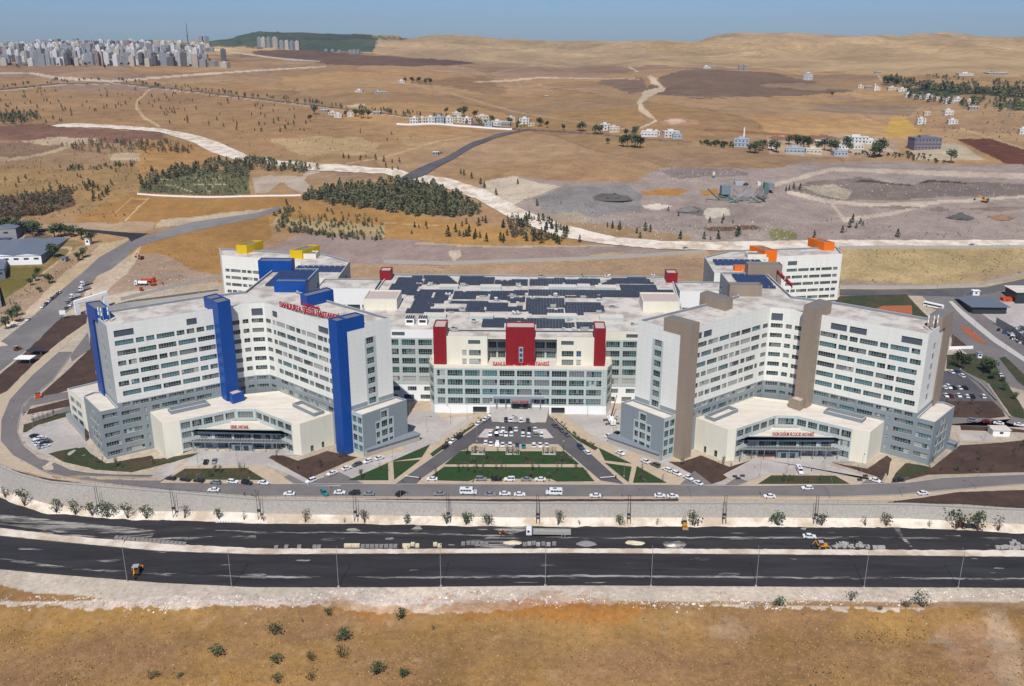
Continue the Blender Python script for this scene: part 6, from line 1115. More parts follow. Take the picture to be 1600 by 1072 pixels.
for c_, k_ in list(KARP): 
    if not KARP[(c_, k_)][1]: 
        for ch in list(KARP[(c_, k_)][0].children): bpy.data.objects.remove(ch)
        bpy.data.objects.remove(KARP[(c_, k_)][0])
vp = van_proto(); vans = [(732, 772, 0, 'white minibus parked beside the low wall left of the other minibus'), (865, 773, math.pi, 'white minibus with dark windows parked right of the other minibus'), (1249, 738, -math.pi/2, 'white van facing the road on the east forecourt')]
for i, (x, y, a, lb) in enumerate(vans):
    p = T(x, y); s = .86 if i == 2 else 1.0
    if i == 0: vp.location = (p[0], p[1], p[2]+.25); vp.rotation_euler.z = a+math.pi*0; tag(vp, lb, 'van', 'minibuses')
    else: dup(vp, (p[0], p[1], p[2]+.25), a, s, label=lb, cat='van', group='minibuses')
def wheels(root, pts, r=.5, me=None):
    for x, y in pts: q = bpy.data.objects.new('wheel', me or WHB); COL.objects.link(q); q.parent = root; q.location = (x, y, r); q.scale = (r/.5,)*3
def truck(px, py, a, label, bedcol='truck_bed', tank=False, L_=13, cab='car_white', cargo=True):
    p = T(px, py); root = empty('truck', (p[0], p[1], p[2]+.15), a, label=label, cat='truck'); b = MB(); h = L_/2
    b.prism([(-h, -1.2), (-h+2.1, -1.2), (-h+2.1, 1.2), (-h, 1.2)], .6, 3.0, cab, None, True); b.face([(-h-.02, -1.05, 1.7), (-h-.02, -1.05, 2.8), (-h-.02, 1.05, 2.8), (-h-.02, 1.05, 1.7)], 'car_glass')
    for sgn in (-1, 1): b.face([(-h+.4, sgn*1.22, 1.7), (-h+1.3, sgn*1.22, 1.7), (-h+1.3, sgn*1.22, 2.6), (-h+.4, sgn*1.22, 2.6)][::1 if sgn < 0 else -1], 'car_glass')
    b.box(-h+.3, -h+1.9, -1.0, 1.0, 3.0, 3.5, cab); b.build('cab', root); q = MB()
    if tank: q.tube((-h+2.6, 0, 2.0), (h, 0, 2.0), 1.15, 1.15, bedcol, 12); q.box(-h+2.5, h, -.9, .9, .8, 1.1, 'dark_metal'); q.build('tank', root)
    else:
        x0, x1 = -h+2.5, h
        q.box(x0, x1, -1.25, 1.25, 1.0, 1.3, bedcol)
        for y0, y1 in ((-1.25, -1.17), (1.17, 1.25)): q.box(x0, x1, y0, y1, 1.3, 2.25, bedcol)
        q.box(x0, x0+.1, -1.16, 1.16, 1.3, 2.7, bedcol); q.box(x1-.1, x1, -1.16, 1.16, 1.3, 2.25, bedcol)
        for x in np.linspace(x0, x1-.1, 6):
            for yy in (-1.3, 1.25): q.box(x, x+.1, yy, yy+.06, 1.0, 2.45, 'metal')
        q.box(-h+.6, h-.4, -.5, .5, .6, .98, 'dark_metal'); q.build('bed', root)
        if cargo:
            c = MB(); r = random.Random(4)
            for i in range(9): x = x0+.8+i*.42; c.box(x, x+r.uniform(.4, .8), r.uniform(-1, -.2), r.uniform(.1, 1), 1.3, r.uniform(1.7, 2.5), 'concrete')
            c.build('cargo', root)
    wheels(root, [(x, y) for x in ((-h+1.1, h-3.4, h-2.2) if L_ > 9 else (-h+1.1, h-1.6)) for y in (-1.05, 1.05)])
truck(857, 837, 0, 'long white flatbed truck loaded with kerb stones on the new carriageway', L_=17)
truck(135, 446, math.radians(60), 'gray lorry standing on the west road, farthest of the three', 'house_gray', L_=8, cargo=False); truck(133, 454, math.radians(60), 'pale lorry standing in the middle of three on the west road', 'truck_bed', L_=8, cargo=False); truck(118, 466, math.radians(60), 'pale lorry parked by the gate on the west road', 'house_white', L_=7, cargo=False)
truck(221, 446, 0, 'white tanker truck standing on the dusty pad', 'base_white', True, 9); truck(232, 441, math.pi, 'orange dump truck behind the white tanker', 'machine_orange', L_=10, cab='machine_orange', cargo=False)
truck(1506, 473, 0, 'white lorry parked with its box on the rear service road', 'base_white', L_=11, cargo=False) if 0 else None
def loader(px, py, a, label, m='machine_yellow', s=1.0, arm=True):
    p = T(px, py); root = empty('backhoe_loader', (p[0], p[1], p[2]+.15), a, label=label, cat='excavator'); root.scale = (s,)*3; b = MB()
    b.box(-1.2, 1.9, -.55, .55, .8, 1.7, m); b.box(1.0, 2.0, -.5, .5, 1.7, 1.9, m); b.build('chassis', root); c = MB(); c.box(-1.1, .5, -.8, .8, 1.7, 2.7, 'glass_dark'); c.box(-1.2, .6, -.9, .9, 2.7, 2.85, 'equip')
    for x in (-1.15, .5):
        for y in (-.85, .8): c.box(x, x+.06, y, y+.06, 1.7, 2.7, m)
    c.build('cab', root); l = MB()
    for y in (-.55, .5): l.tube((1.2, y, 1.5), (3.0, y, .7), .12, .12, m, 5)
    l.prism([(2.9, -1.1), (3.7, -1.1), (3.7, 1.1), (2.9, 1.1)], .15, .3, 'metal'); l.face([(2.9, -1.1, .15), (2.9, 1.1, .15), (2.95, 1.1, 1.0), (2.95, -1.1, 1.0)], m); l.build('front_bucket', root)
    if arm: k = MB(); k.tube((-1.3, 0, 1.1), (-2.3, 0, 3.3), .16, .13, m, 5); k.tube((-2.3, 0, 3.3), (-3.4, 0, 1.6), .13, .1, m, 5); k.box(-3.8, -3.2, -.35, .35, .9, 1.6, 'dark_metal'); k.build('digging_arm', root)
    wheels(root, [(-.9, -.85), (-.9, .85)], .7); wheels(root, [(1.4, -.8), (1.4, .8)], .5)
loader(1283, 857, math.radians(0), 'yellow backhoe loader tipping kerb blocks at the median'); loader(214, 897, math.radians(100), 'yellow backhoe loader alone on the lower carriageway', 'machine_yellow', 1.25); loader(1069, 822, math.radians(-90), 'yellow loader at the foot of the wall under a tree', 'machine_yellow', 1.0); loader(783, 835, math.radians(60), 'small yellow roller machine by the pale dust heap', 'machine_yellow', .7, False); loader(27, 548, math.radians(60), 'yellow machine driving on the west road', 'machine_orange', 1.0, False)
def excavator(px, py, a, label, m='machine_orange', s=1.0):
    p = T(px, py); root = empty('excavator', (p[0], p[1], p[2]), a, label=label, cat='excavator'); root.scale = (s,)*3; t = MB()
    for y in (-1.3, .7): t.box(-1.9, 1.9, y, y+.6, .1, .9, 'dark_metal')
    t.build('tracks', root); b = MB(); b.box(-2.2, 1.2, -1.2, 1.2, 1.0, 2.2, m); b.box(-2.3, -1.2, -1.2, 1.2, 1.0, 2.5, 'dark_metal'); b.box(0, 1.3, .2, 1.15, 2.2, 3.1, 'glass_dark'); b.build('house', root)
    k = MB(); k.tube((1.1, -.3, 1.8), (4.2, -.3, 4.3), .3, .25, m, 5); k.tube((4.2, -.3, 4.3), (6.2, -.3, 1.6), .22, .18, m, 5); k.box(5.8, 6.6, -.9, .3, .7, 1.7, 'dark_metal'); k.build('boom', root)
excavator(220, 405, 2.6, 'orange excavator alone on the upper dusty pad'); excavator(240, 446, .3, 'orange excavator beside the tanker truck'); excavator(221, 454, -.9, 'red drilling machine in front of the tanker truck', 'machine_orange', .8); excavator(1538, 316, 2.4, 'dark excavator working in the quarry', 'machine_yellow', 1.4)
excavator(1406, 371, 2, 'x') if 0 else None
def crane():
    p = T(955, 661); root = empty('mobile_crane', (p[0], p[1], p[2]), math.radians(-80), label='white mobile crane with a red folded boom beside the front block', cat='crane'); b = MB(); b.box(-4, 4, -1.2, 1.2, .8, 1.9, 'base_white'); b.box(2.6, 4.2, -1.2, 1.2, 1.9, 3, 'base_white'); b.box(-2, .5, -1, 1, 1.9, 3.2, 'base_white'); b.build('carrier', root)
    for i, y in enumerate((-3.2, 2.9)):
        q = MB(); q.box(-2.8, -2.2, min(0, y), max(0, y+.3), .7, 1.0, 'dark_metal'); q.box(-2.9, -2.1, y, y+.4, .05, .8, 'dark_metal'); q.build('outrigger', root); q = MB(); q.box(2, 2.5, min(0, y), max(0, y+.3), .7, 1.0, 'dark_metal'); q.box(1.9, 2.6, y, y+.4, .05, .8, 'dark_metal'); q.build('outrigger', root)
    k = MB(); k.tube((-.6, 0, 3), (-4.5, 2, 5.5), .35, .3, 'car_red', 6); k.tube((-4.5, 2, 5.5), (-8.5, 4.5, 10.5), .25, .18, 'dark_metal', 6); k.build('boom', root); wheels(root, [(x, y) for x in (-2.9, -1, 1, 2.9) for y in (-1.1, 1.1)])
crane()
# tractor with a red cab at the right
p_ = T(1500, 826); t_ = empty('tractor', (p_[0], p_[1], p_[2]+.12), 0, label='red tractor with a trailer at the kerb on the right', cat='tractor'); q = MB(); q.box(-1.9, .2, -.5, .5, .7, 1.5, 'car_red'); q.build('hood', t_); q = MB(); q.box(.2, 1.3, -.7, .7, 1.2, 2.4, 'glass_dark'); q.box(.1, 1.4, -.8, .8, 2.4, 2.5, 'car_red'); q.build('cab', t_); q = MB(); q.box(2.0, 5.8, -1, 1, .9, 1.6, 'dark_metal'); q.build('trailer', t_); wheels(t_, [(.9, -.8), (.9, .8)], .75); wheels(t_, [(-1.5, -.6), (-1.5, .6), (4.8, -1), (4.8, 1)], .45)
# ---------------------------------------------------------------- street furniture
def lamp(h, arm=True, name='street_lamp', two=False):
    root = empty(name); q = MB(); q.tube((0, 0, -.3), (0, 0, h), .14 if h > 9 else .08, .08 if h > 9 else .05, 'metal', 8); q.build('pole', root); q = MB(); q.box(-.35, .35, -.35, .35, 0, .35, 'concrete'); q.build('base', root)
    for sg in ((1, -1) if two else (1,)):
        q = MB(); q.tube((0, 0, h-.1), (0, sg*2.0, h+.5), .06, .05, 'metal', 5); q.build('arm', root); q = MB(); q.box(-.16, .16, sg*2.0-.1*sg if sg > 0 else -2.9, 2.9 if sg > 0 else -1.9, h+.42, h+.58, 'dark_metal'); q.build('lamp_head', root)
    return root
L0 = lamp(14.5); spots = [(199, 909), (362, 917.5), (529, 917), (689, 916), (852, 915), (1017, 916), (1181, 916), (1350, 918), (1497, 919)]
for i, (x, y) in enumerate(spots):
    p = T(x, y); lb = 'tall gray lamp post beside the lower carriageway'
    if i == 0: L0.location = p; tag(L0, lb, 'street lamp', 'lamp posts along the lower carriageway')
    else: dup(L0, tuple(p), 0, label=lb, cat='street lamp', group='lamp posts along the lower carriageway')
def polepair():
    root = empty('utility_pole'); 
    for x in (0, 1.3): q = MB(); q.tube((x, 0, -.3), (x*.6, 0, 13), .13, .09, 'dark_metal', 6); q.build('pole', root)
    q = MB(); q.box(-.2, 1.2, -.15, .15, 4, 5, 'dark_metal'); q.build('switch_box', root); return root
U0 = polepair()
for i, (x, y) in enumerate([(154, 795), (271, 808), (404, 813), (554, 814), (699, 813), (838, 813.5), (980, 813.5), (1129, 814), (1271, 816)]):
    p = FOOT(x, y, 3.6); lb = 'slim dark double pole at the foot of the retaining wall'
    if i == 0: U0.location = p; tag(U0, lb, 'utility pole', 'double poles at the wall')
    else: dup(U0, tuple(p), 0, label=lb, cat='utility pole', group='double poles at the wall')
L1 = lamp(8); ringl = [(100, 748), (188, 758), (33, 722), (310, 770), (397, 778), (511, 778), (626, 778.5), (740, 778.5), (852, 778.5), (1008, 778.5), (1080, 779), (1190, 779), (1297, 779), (1410, 776), (1525, 765), (20, 652), (52, 672), (95, 545), (310, 731), (372, 730), (667, 676), (614, 722), (704, 662), (745, 690), (881, 690), (958, 680), (975, 745), (1187, 745), (1230, 740), (1288, 735), (1345, 742), (1538, 690), (1487, 545), (1522, 520), (1570, 556), (1507, 462), (1540, 440), (210, 470), (256, 462), (780, 640), (848, 640), (730, 655), (640, 648), (918, 650), (1345, 446), (1400, 446), (1465, 450)]
for i, (x, y) in enumerate(ringl):
    p = T(x, y); lb = 'thin gray lamp post ' + ('along the loop road' if y > 757 and x > 90 else 'in the entrance plaza' if 600 < x < 990 else 'by the rear road' if y < 480 else 'near the west end' if x < 200 else 'at the west forecourt' if x < 500 else 'at the east forecourt' if x < 1360 else 'near the east car park')
    if i == 0: L1.location = p; tag(L1, lb, 'street lamp', 'thin lamp posts of the hospital grounds')
    else: dup(L1, tuple(p), tr.uniform(0, 6), label=lb, cat='street lamp', group='thin lamp posts of the hospital grounds')
# pallets of kerb blocks
KB = {}
for m in ('gravel_gray', 'sand_pile', 'concrete'):
    q = MB(); r = random.Random(3)
    for i in range(2):
        for j in range(2): q.box(-.72+i*.74, -.02+i*.74, -.6+j*.62, -.02+j*.62, .06, r.uniform(1.0, 1.3), m)
    q.box(-.75, .75, -.62, .62, 0, .06, 'bark'); KB[m] = q.mesh('kerb_blocks')
def blocks(pts, ms, label, grp):
    for i, (x, y) in enumerate(pts):
        p = T(x, y); o = bpy.data.objects.new('kerb_block_stack', KB[ms[i % len(ms)]]); COL.objects.link(o); o.location = (p[0], p[1], p[2]+.12); o.rotation_euler.z = tr.uniform(-.15, .15); tag(o, label, 'kerb blocks', grp)
blocks([(183+i*6.6, 842.6+i*.62) for i in range(17)], ['gravel_gray'], 'gray stack of kerb blocks in the left line on the carriageway', 'kerb block stacks in the left line')
blocks([(541+i*6, 855) for i in range(4)]+[(632, 855), (634, 857), (652, 855), (645, 853), (638, 855), (680, 853), (687, 855)], ['sand_pile'], 'yellowish stack of kerb blocks beside the median', 'yellowish kerb block stacks beside the median')
blocks([(567+i*7.3, 856) for i in range(8)]+[(432, 858), (448, 857), (468, 857), (492, 857), (499, 857), (724, 852), (732, 851), (739, 851), (746, 851), (753, 852), (760, 853)], ['gravel_gray'], 'gray stack of kerb blocks beside the median', 'gray kerb block stacks beside the median')
blocks([(820, 853), (827, 852), (834, 851), (841, 853), (849, 852), (857, 853), (866, 852)], ['gravel_gray', 'concrete'], 'stack of kerb blocks in front of the flatbed truck', 'kerb block stacks before the truck')
blocks([(1355, 857), (1366, 858), (1373, 858), (1379, 858), (1558, 858), (1565, 858), (1571, 857), (1578, 858), (1584, 859), (1590, 858), (1580, 852), (1584, 849), (1590, 853), (1597, 857)], ['concrete'], 'pale stack of kerb blocks near the right end', 'kerb block stacks at the right')
q = MB(); r = random.Random(8)
for i in range(46):
    p = T(1318+r.uniform(-16, 34)*(i > 4), 852+r.uniform(-3, 5)); s = r.uniform(.3, .8); q.obox(p[:2], (r.uniform(-1, 1), r.uniform(-1, 1)), s*1.6, s, p[2], p[2]+s*r.uniform(.5, 1.6), 'concrete')
q.build('spilled_kerb_blocks', label='spilled pile of pale kerb blocks right of the yellow loader', cat='rubble', kind='stuff')
# white grid of laid kerbs at the wall foot
q = MB(); a0, a1 = T(338, 818), T(497, 817); n = 38
for i in range(n): p = a0+(a1-a0)*i/n; q.obox((p[0], p[1]+.6), (1, -.2), .9, .18, p[2]+.1, p[2]+.45, 'base_white'); q.obox((p[0]+1, p[1]+1.5), (.25, 1), 1.6, .18, p[2]+.1, p[2]+.4, 'base_white')
q.obox(((a0[0]+a1[0])/2, a0[1]+2.2), (1, 0), a1[0]-a0[0], .2, a0[2]+.1, a0[2]+.45, 'base_white'); q.build('laid_kerb_frames', label='white frames of laid kerbs along the wall foot', cat='kerb')
# heaps
def heap(px, py, wpx, h, m, label, dx=0):
    p = T(px, py); w_ = wpx/pxm(*p)/2; q = MB(); n = 14; r = random.Random(int(px)); rings = []
    for k, t in enumerate((1, .8, .55, .28, 0)):
        rings.append([(p[0]+math.cos(6.283*i/n)*w_*t*r.uniform(.7, 1.15), p[1]+math.sin(6.283*i/n)*w_*.5*t*r.uniform(.6, 1.2), p[2]-.1+h*(1-t)**.8*r.uniform(.85, 1.1)) for i in range(n)])
    for a, b in zip(rings, rings[1:]):
        for i in range(n): j = (i+1) % n; q.face([a[i], a[j], b[j], b[i]], m)
    q.build('gravel_heap', label=label, cat='heap')
heap(916, 850, 38, 1.3, 'gravel_gray', 'gray gravel heap on the carriageway right of the truck'); heap(992, 849, 38, 1.0, 'sand_pile', 'cream sand heap on the carriageway'); heap(800, 849, 40, 1.0, 'sand_pile', 'pale sand spill in front of the flatbed truck'); heap(1052, 853, 26, .9, 'rubble', 'white rubble heap right of the sand heap'); heap(1307, 854, 22, 1.0, 'gravel_gray', 'gravel heap behind the spilled blocks')
heap(1501, 341, 44, 5, 'gravel_dark', 'dark cone of gravel in the quarry'); heap(960, 312, 62, 6, 'gravel_dark', 'wide dark gravel heap in the quarry'); heap(1565, 342, 34, 4, 'earth', 'brown earth heap in the quarry'); heap(1165, 312, 36, 12, 'gravel_gray', 'gray gravel cone at the crushing plant'); heap(1188, 310, 26, 12, 'asphalt_old', 'dark gravel cone at the crushing plant'); heap(1075, 330, 40, 5, 'asphalt_old', 'flat dark heap left of the crushing plant'); heap(590, 167, 0.1, .1, 'chalk', 'x') if 0 else None; heap(0, 540, 26, 3, 'chalk', 'white heap beside the west road'); heap(22, 508, 24, 3, 'chalk', 'second white heap farther up the west road')
q = MB(); r = random.Random(61)
for i in range(9000):
    if i % 6 == 0: c0 = TF(r.uniform(-20, 1620), 952+r.random()**.8*125)
    x = c0[0]+r.gauss(0, 1.6); y = c0[1]+r.gauss(0, 1.6); z = float(hzf(x, y)); h = r.uniform(.15, .5); a = r.uniform(0, 3.14); dx, dy = math.cos(a)*h*.8, math.sin(a)*h*.8
    q.face([(x-dx, y-dy, z-.05), (x+dx, y+dy, z-.05), (x+dx*.4+r.uniform(-.1, .1), y+dy*.3, z+h), (x-dx*.6, y-dy*.4, z+h*.8)], r.choice(['straw']*7+['straw_dark']))
q.build('dry_grass_tufts', label='tufts of dry grass over the field in front', kind='stuff')
# stones of the rubble bank
q = MB(); r = random.Random(12)
for i in range(2600):
    x = r.uniform(-20, 1620); y = r.gauss(936, 5)+6*math.sin(x/140)+7*math.sin(x/31)*r.random()
    if y < 921: continue
    p = T(x, y) if i % 3 == 0 else p+np.array([r.uniform(-2.5, 2.5), r.uniform(-.9, .9), 0]); s = r.uniform(.12, .42)*(1.6 if r.random() < .06 else 1)
    if wallY(p[0]) < p[1]: continue
    zb = float(hz(p[0], p[1])); a = r.uniform(0, 3); q.face([(p[0]-s, p[1]-s*.6, zb-.1), (p[0]+s*math.cos(a)*.9, p[1]-s, zb-.1), (p[0]+s*.5, p[1]+s*.2, zb+s)], 'rubble'); q.face([(p[0]-s, p[1]-s*.6, zb-.1), (p[0]+s*.5, p[1]+s*.2, zb+s), (p[0]-s*.6, p[1]+s, zb-.1)], 'rubble'); q.face([(p[0]+s*math.cos(a)*.9, p[1]-s, zb-.1), (p[0]+s, p[1]+s*.9, zb-.1), (p[0]+s*.5, p[1]+s*.2, zb+s)], 'rubble')
q.build('rubble_stones', label='broken white stones along the bank below the lower carriageway', kind='stuff')
q = MB(); r = random.Random(15)
for i in range(420):
    p = T(r.uniform(0, 1600), r.uniform(955, 1080)); s = r.uniform(.06, .2); q.face([(p[0]-s, p[1]-s, p[2]-.05), (p[0]+s, p[1]-s*.7, p[2]-.05), (p[0]+s*.2, p[1]+s*.3, p[2]+s)], 'rubble'); q.face([(p[0]+s, p[1]-s*.7, p[2]-.05), (p[0], p[1]+s, p[2]-.05), (p[0]+s*.2, p[1]+s*.3, p[2]+s)], 'rubble')
q.build('field_stones', label='small pale stones scattered over the dry field', kind='stuff')
q = MB(); r = random.Random(16)
for i in range(1500):
    reg = r.choice([(1290, 1600, 286, 308), (1250, 1330, 288, 318), (1030, 1160, 266, 284), (880, 1000, 332, 372), (1000, 1130, 350, 376), (180, 300, 425, 452), (1140, 1240, 345, 376)]); x, y = r.uniform(reg[0], reg[1]), r.uniform(reg[2], reg[3])
    p = T(x, y); s = r.uniform(.25, .85); m = r.choice(['gravel_gray', 'gravel_gray', 'asphalt_old', 'pave_gray']); q.face([(p[0]-s, p[1]-s, p[2]-.2), (p[0]+s, p[1]-s*.7, p[2]-.2), (p[0]+s*.2, p[1]+s*.3, p[2]+s)], m); q.face([(p[0]+s, p[1]-s*.7, p[2]-.2), (p[0], p[1]+s, p[2]-.2), (p[0]+s*.2, p[1]+s*.3, p[2]+s)], m)
q.build('quarry_boulders', label='loose boulders over the quarry slopes and rubble banks', kind='stuff')
# plaza furniture: barriers, pergolas, benches
for x, lb in ((579, 'left'), (800, 'middle'), (1030, 'right')):
    pass
for px, lb in ((747, 'leftmost of the three garden pergolas by the parked cars'), (801, 'middle one of the three garden pergolas'), (858, 'rightmost of the three garden pergolas')):
    p = T(px, 709); root = empty('pergola', tuple(p), 0, label=lb, cat='pergola', group='pergolas on the upper lawn'); q = MB()
    for x in (-2.6, 2.6):
        for y in (-1.2, 1.2): k = MB(); k.box(x-.12, x+.12, y-.12, y+.12, .2, 2.5, 'bark'); k.build('post', root)
    for x in np.arange(-3, 3.1, .55): q.box(x, x+.14, -1.7, 1.7, 2.5, 2.65, 'bark')
    q.build('slatted_roof', root); q = MB(); q.box(-3, 3, -1.7, 1.7, .2, .32, 'kerb'); q.box(-2, -.4, -.3, .3, .32, .8, 'bark'); q.box(.4, 2, -.3, .3, .32, .8, 'bark'); q.build('bench', root)
for x, y in ((720, 724), (728, 724.5), (770, 724.5), (779, 725), (824, 725), (832, 725), (872, 724.5), (880, 725)):
    p = T(x, y); o = MB(); o.box(-1, 1, -.3, .3, .45, .55, 'bark'); o.box(-.9, -.7, -.25, .25, .2, .45, 'concrete'); o.box(.7, .9, -.25, .25, .2, .45, 'concrete'); o.box(-1, 1, .25, .33, .6, .9, 'bark'); o.build('park_bench', loc=tuple(p), label='brown bench on the path between the two lawns', cat='bench', group='benches between the lawns')
for (x0, y0), (x1, y1), lb in (((633, 747), (656, 750), 'white barrier arm across the west street of the plaza'), ((938, 750), (962, 748), 'white barrier arm across the east street of the plaza')):
    a, b_ = T(x0, y0), T(x1, y1); root = empty('road_barrier', label=lb, cat='barrier', group='road barriers of the plaza'); q = MB(); q.box(b_[0]-.3, b_[0]+.3, b_[1]-.3, b_[1]+.3, 0, 1.3, 'dark_metal'); q.build('post', root); q = MB(); q.tube((a[0], a[1], 1.1), (b_[0], b_[1], 1.1), .12, .12, 'base_white', 6); q.build('arm', root)
for x, y, sx in ((1148, 746, 1), (1153, 749, 1), (1160, 745, 1), (1350, 748, 1), (1343, 751, 1), (1352, 745, 1)):
    p = T(x, y); o = MB(); o.box(-.9, .9, -.4, .4, .15, .9, 'dark_metal', 'bark'); o.build('planter_box', loc=tuple(p), label='dark planter box at the east forecourt drive', cat='planter', group='planter boxes at the east forecourt')
for i in range(8):
    p = T(1187+i*7.3+(8 if i > 3 else 0), 714.5); o = MB(); o.box(-.9, .9, -.35, .35, .15, .7, 'soil_red', 'soil'); o.build('flower_box', loc=tuple(p), label='reddish flower box before the east entrance', cat='planter', group='flower boxes before the east entrance')
for i in range(7):
    p = T(333+i*14, 703.5); o = MB(); o.box(-1.4, 1.4, -.3, .3, .15, .6, 'sand_pile', 'lawn'); o.build('flower_box', loc=tuple(p), label='yellowish flower box before the west entrance', cat='planter', group='flower boxes before the west entrance')
# small structures
def shed(name, px, py, wpx, hm, dm, wall, roofm, label, over=.4, cat='shed', ang=0, flat=True, open_=False):
    p = T(px, py); w_ = wpx/pxm(*p); root = empty(name, tuple(p), ang, label=label, cat=cat); q = MB()
    if open_:
        for x in (-w_/2+.2, w_/2-.2):
            for y in (.2, dm-.2): k = MB(); k.tube((x, y, -.3), (x, y, hm), .1, .1, 'metal', 5); k.build('post', root)
    else:
        q.box(-w_/2, w_/2, 0, dm, -1, hm, wall); q.build('wall', root); k = MB(); n = max(1, int(w_/5))
        for i in range(n): x = -w_/2+(i+.5)*w_/n; k.face([(x-.8, -.03, hm*.4), (x+.8, -.03, hm*.4), (x+.8, -.03, hm*.75), (x-.8, -.03, hm*.75)], 'window_dark')
        k.build('window', root)
    k = MB(); k.box(-w_/2-over, w_/2+over, -over, dm+over, hm, hm+.25, roofm); k.build('roof', root)
shed('canopy_shelter', 36, 570, 24, 3.2, 6, 'base_white', 'base_white', 'white flat canopy shelter on the soil west of the loop road', open_=True, cat='shelter'); shed('canopy_shelter', 54, 556, 22, 3.0, 5, 'dark_metal', 'dark_metal', 'dark canopy shelter beyond the white shelter', open_=True, cat='shelter')
shed('kiosk', 1564, 682, 26, 3, 5, 'base_white', 'roof_pale', 'small white kiosk by the gravel square in the east garden', cat='kiosk'); shed('guard_hut', 1531, 560, 6, 3, 3, 'base_white', 'metal', 'tiny white guard hut beside the east shrubs', cat='hut'); shed('service_hut', 1492, 703, 13, 3.2, 6, 'gray_clad', 'parapet_in', 'small gray service hut at the east corner of the beige block', cat='hut', ang=.7); shed('guard_hut', 1525, 462, 10, 3.2, 3, 'base_white', 'base_white', 'white gatehouse on the rear road at the east side', cat='hut'); shed('gatehouse', 417, 466, 6, 3, 3, 'base_white', 'metal', 'x') if 0 else None
shed('container_cabin', 1160, 0, 1, 1, 1, 'base_white', 'metal', 'x') if 0 else None
shed('covered_car_port', 1545, 491, 52, 5, 22, 'dark_metal', 'steel_roof', 'long blue gray roofed shed in the yard at the right', over=1.5); shed('covered_car_port', 1612, 475, 50, 8, 16, 'glass_dark', 'roof_pale', 'glass fronted shed with a pale roof at the right edge', over=1); shed('bus', 1505, 480, 1, 1, 1, 'base_white', 'base_white', 'x') if 0 else None
shed('orange_trailer', 1574, 472, 14, 2.4, 4, 'machine_orange', 'machine_orange', 'flat orange trailer parked in the right hand yard', cat='trailer', over=.1)
truck(1457, 480, math.radians(-52), 'long white coach parked along the rear garden', 'base_white', True, 16) if 0 else None
p = T(1458, 481); root = empty('bus', (p[0], p[1], p[2]+.1), math.radians(-48), label='long white bus parked beside the rear lawn', cat='bus'); q = MB(); q.box(-6.5, 6.5, -1.25, 1.25, .4, 3.1, 'base_white'); q.build('body', root); q = MB()
for sg in (-1, 1): q.face([(-6.2, sg*1.27, 1.5), (6.2, sg*1.27, 1.5), (6.2, sg*1.27, 2.5), (-6.2, sg*1.27, 2.5)][::-sg], 'car_glass')
q.build('windows', root); wheels(root, [(-4, -1.1), (-4, 1.1), (4, -1.1), (4, 1.1)])
q = MB(); r = random.Random(31)
for i in range(260):
    x = r.uniform(1560, 1640); y = r.uniform(512, 545)
    if y > 514+(x-1560)*.62+3 or y < 505: continue
    p = T(x, y); s = r.uniform(.5, 1.6); q.obox(p[:2], (r.uniform(-1, 1), r.uniform(-1, 1)), s*1.8, s, p[2], p[2]+s*r.uniform(.5, 1.3), r.choice(['car_blue', 'car_white', 'dark_metal', 'car_gray', 'metal', 'car_black']))
q.build('scrap_heap', label='heap of blue and white scrap metal in the walled yard at the right', cat='scrap', kind='stuff'); sheet('yard_concrete', [PL("1510,472 1600,470 1700,480 1760,520 1640,560 1560,508 1540,495")], 'pave_gray', .12, 8)
# gate arch over the west road
p = T(122, 492); root = empty('gate_arch', tuple(p), math.radians(52), label='white angular gate arch over the rear entrance at the left', cat='gate'); q = MB(); q.prism([(-1.5, -.8), (1.5, -.8), (1.5, .8), (-1.5, .8)], 0, 9.5, 'base_white'); q.build('pillar', root); q = MB(); q.prism([(18, -.8), (21, -.8), (21, .8), (18, .8)], 0, 11.5, 'base_white'); q.build('pillar', root); q = MB(); q.face([(-1.5, -.9, 7.5), (21, -.9, 9.5), (21, -.9, 11.6), (-1.5, -.9, 9.6)], 'base_white'); q.face([(-1.5, .9, 9.6), (21, .9, 11.6), (21, .9, 9.5), (-1.5, .9, 7.5)], 'base_white'); q.face([(-1.5, -.9, 9.6), (21, -.9, 11.6), (21, .9, 11.6), (-1.5, .9, 9.6)], 'base_white'); q.face([(-1.5, -.9, 7.5), (-1.5, .9, 7.5), (21, .9, 9.5), (21, -.9, 9.5)], 'base_white'); q.build('beam', root)
p = T(99, 499); root = empty('sign_board', tuple(p), .3, label='small square white sign on a post by the rear gate', cat='sign'); q = MB(); q.tube((0, 0, 0), (0, 0, 3.5), .1, .1, 'metal', 6); q.build('post', root); q = MB(); q.box(-1.8, 1.8, -.1, .1, 3.2, 6, 'base_white'); q.build('panel', root)
p = T(60, 622); root = empty('skip_container', tuple(p), .5, label='orange skip container on the kerb left of the annex', cat='container'); q = MB(); q.prism([(-1.2, -1), (1.2, -1), (1.2, 1), (-1.2, 1)], .3, 2.6, 'machine_orange', 'dark_metal'); q.build('bin', root)
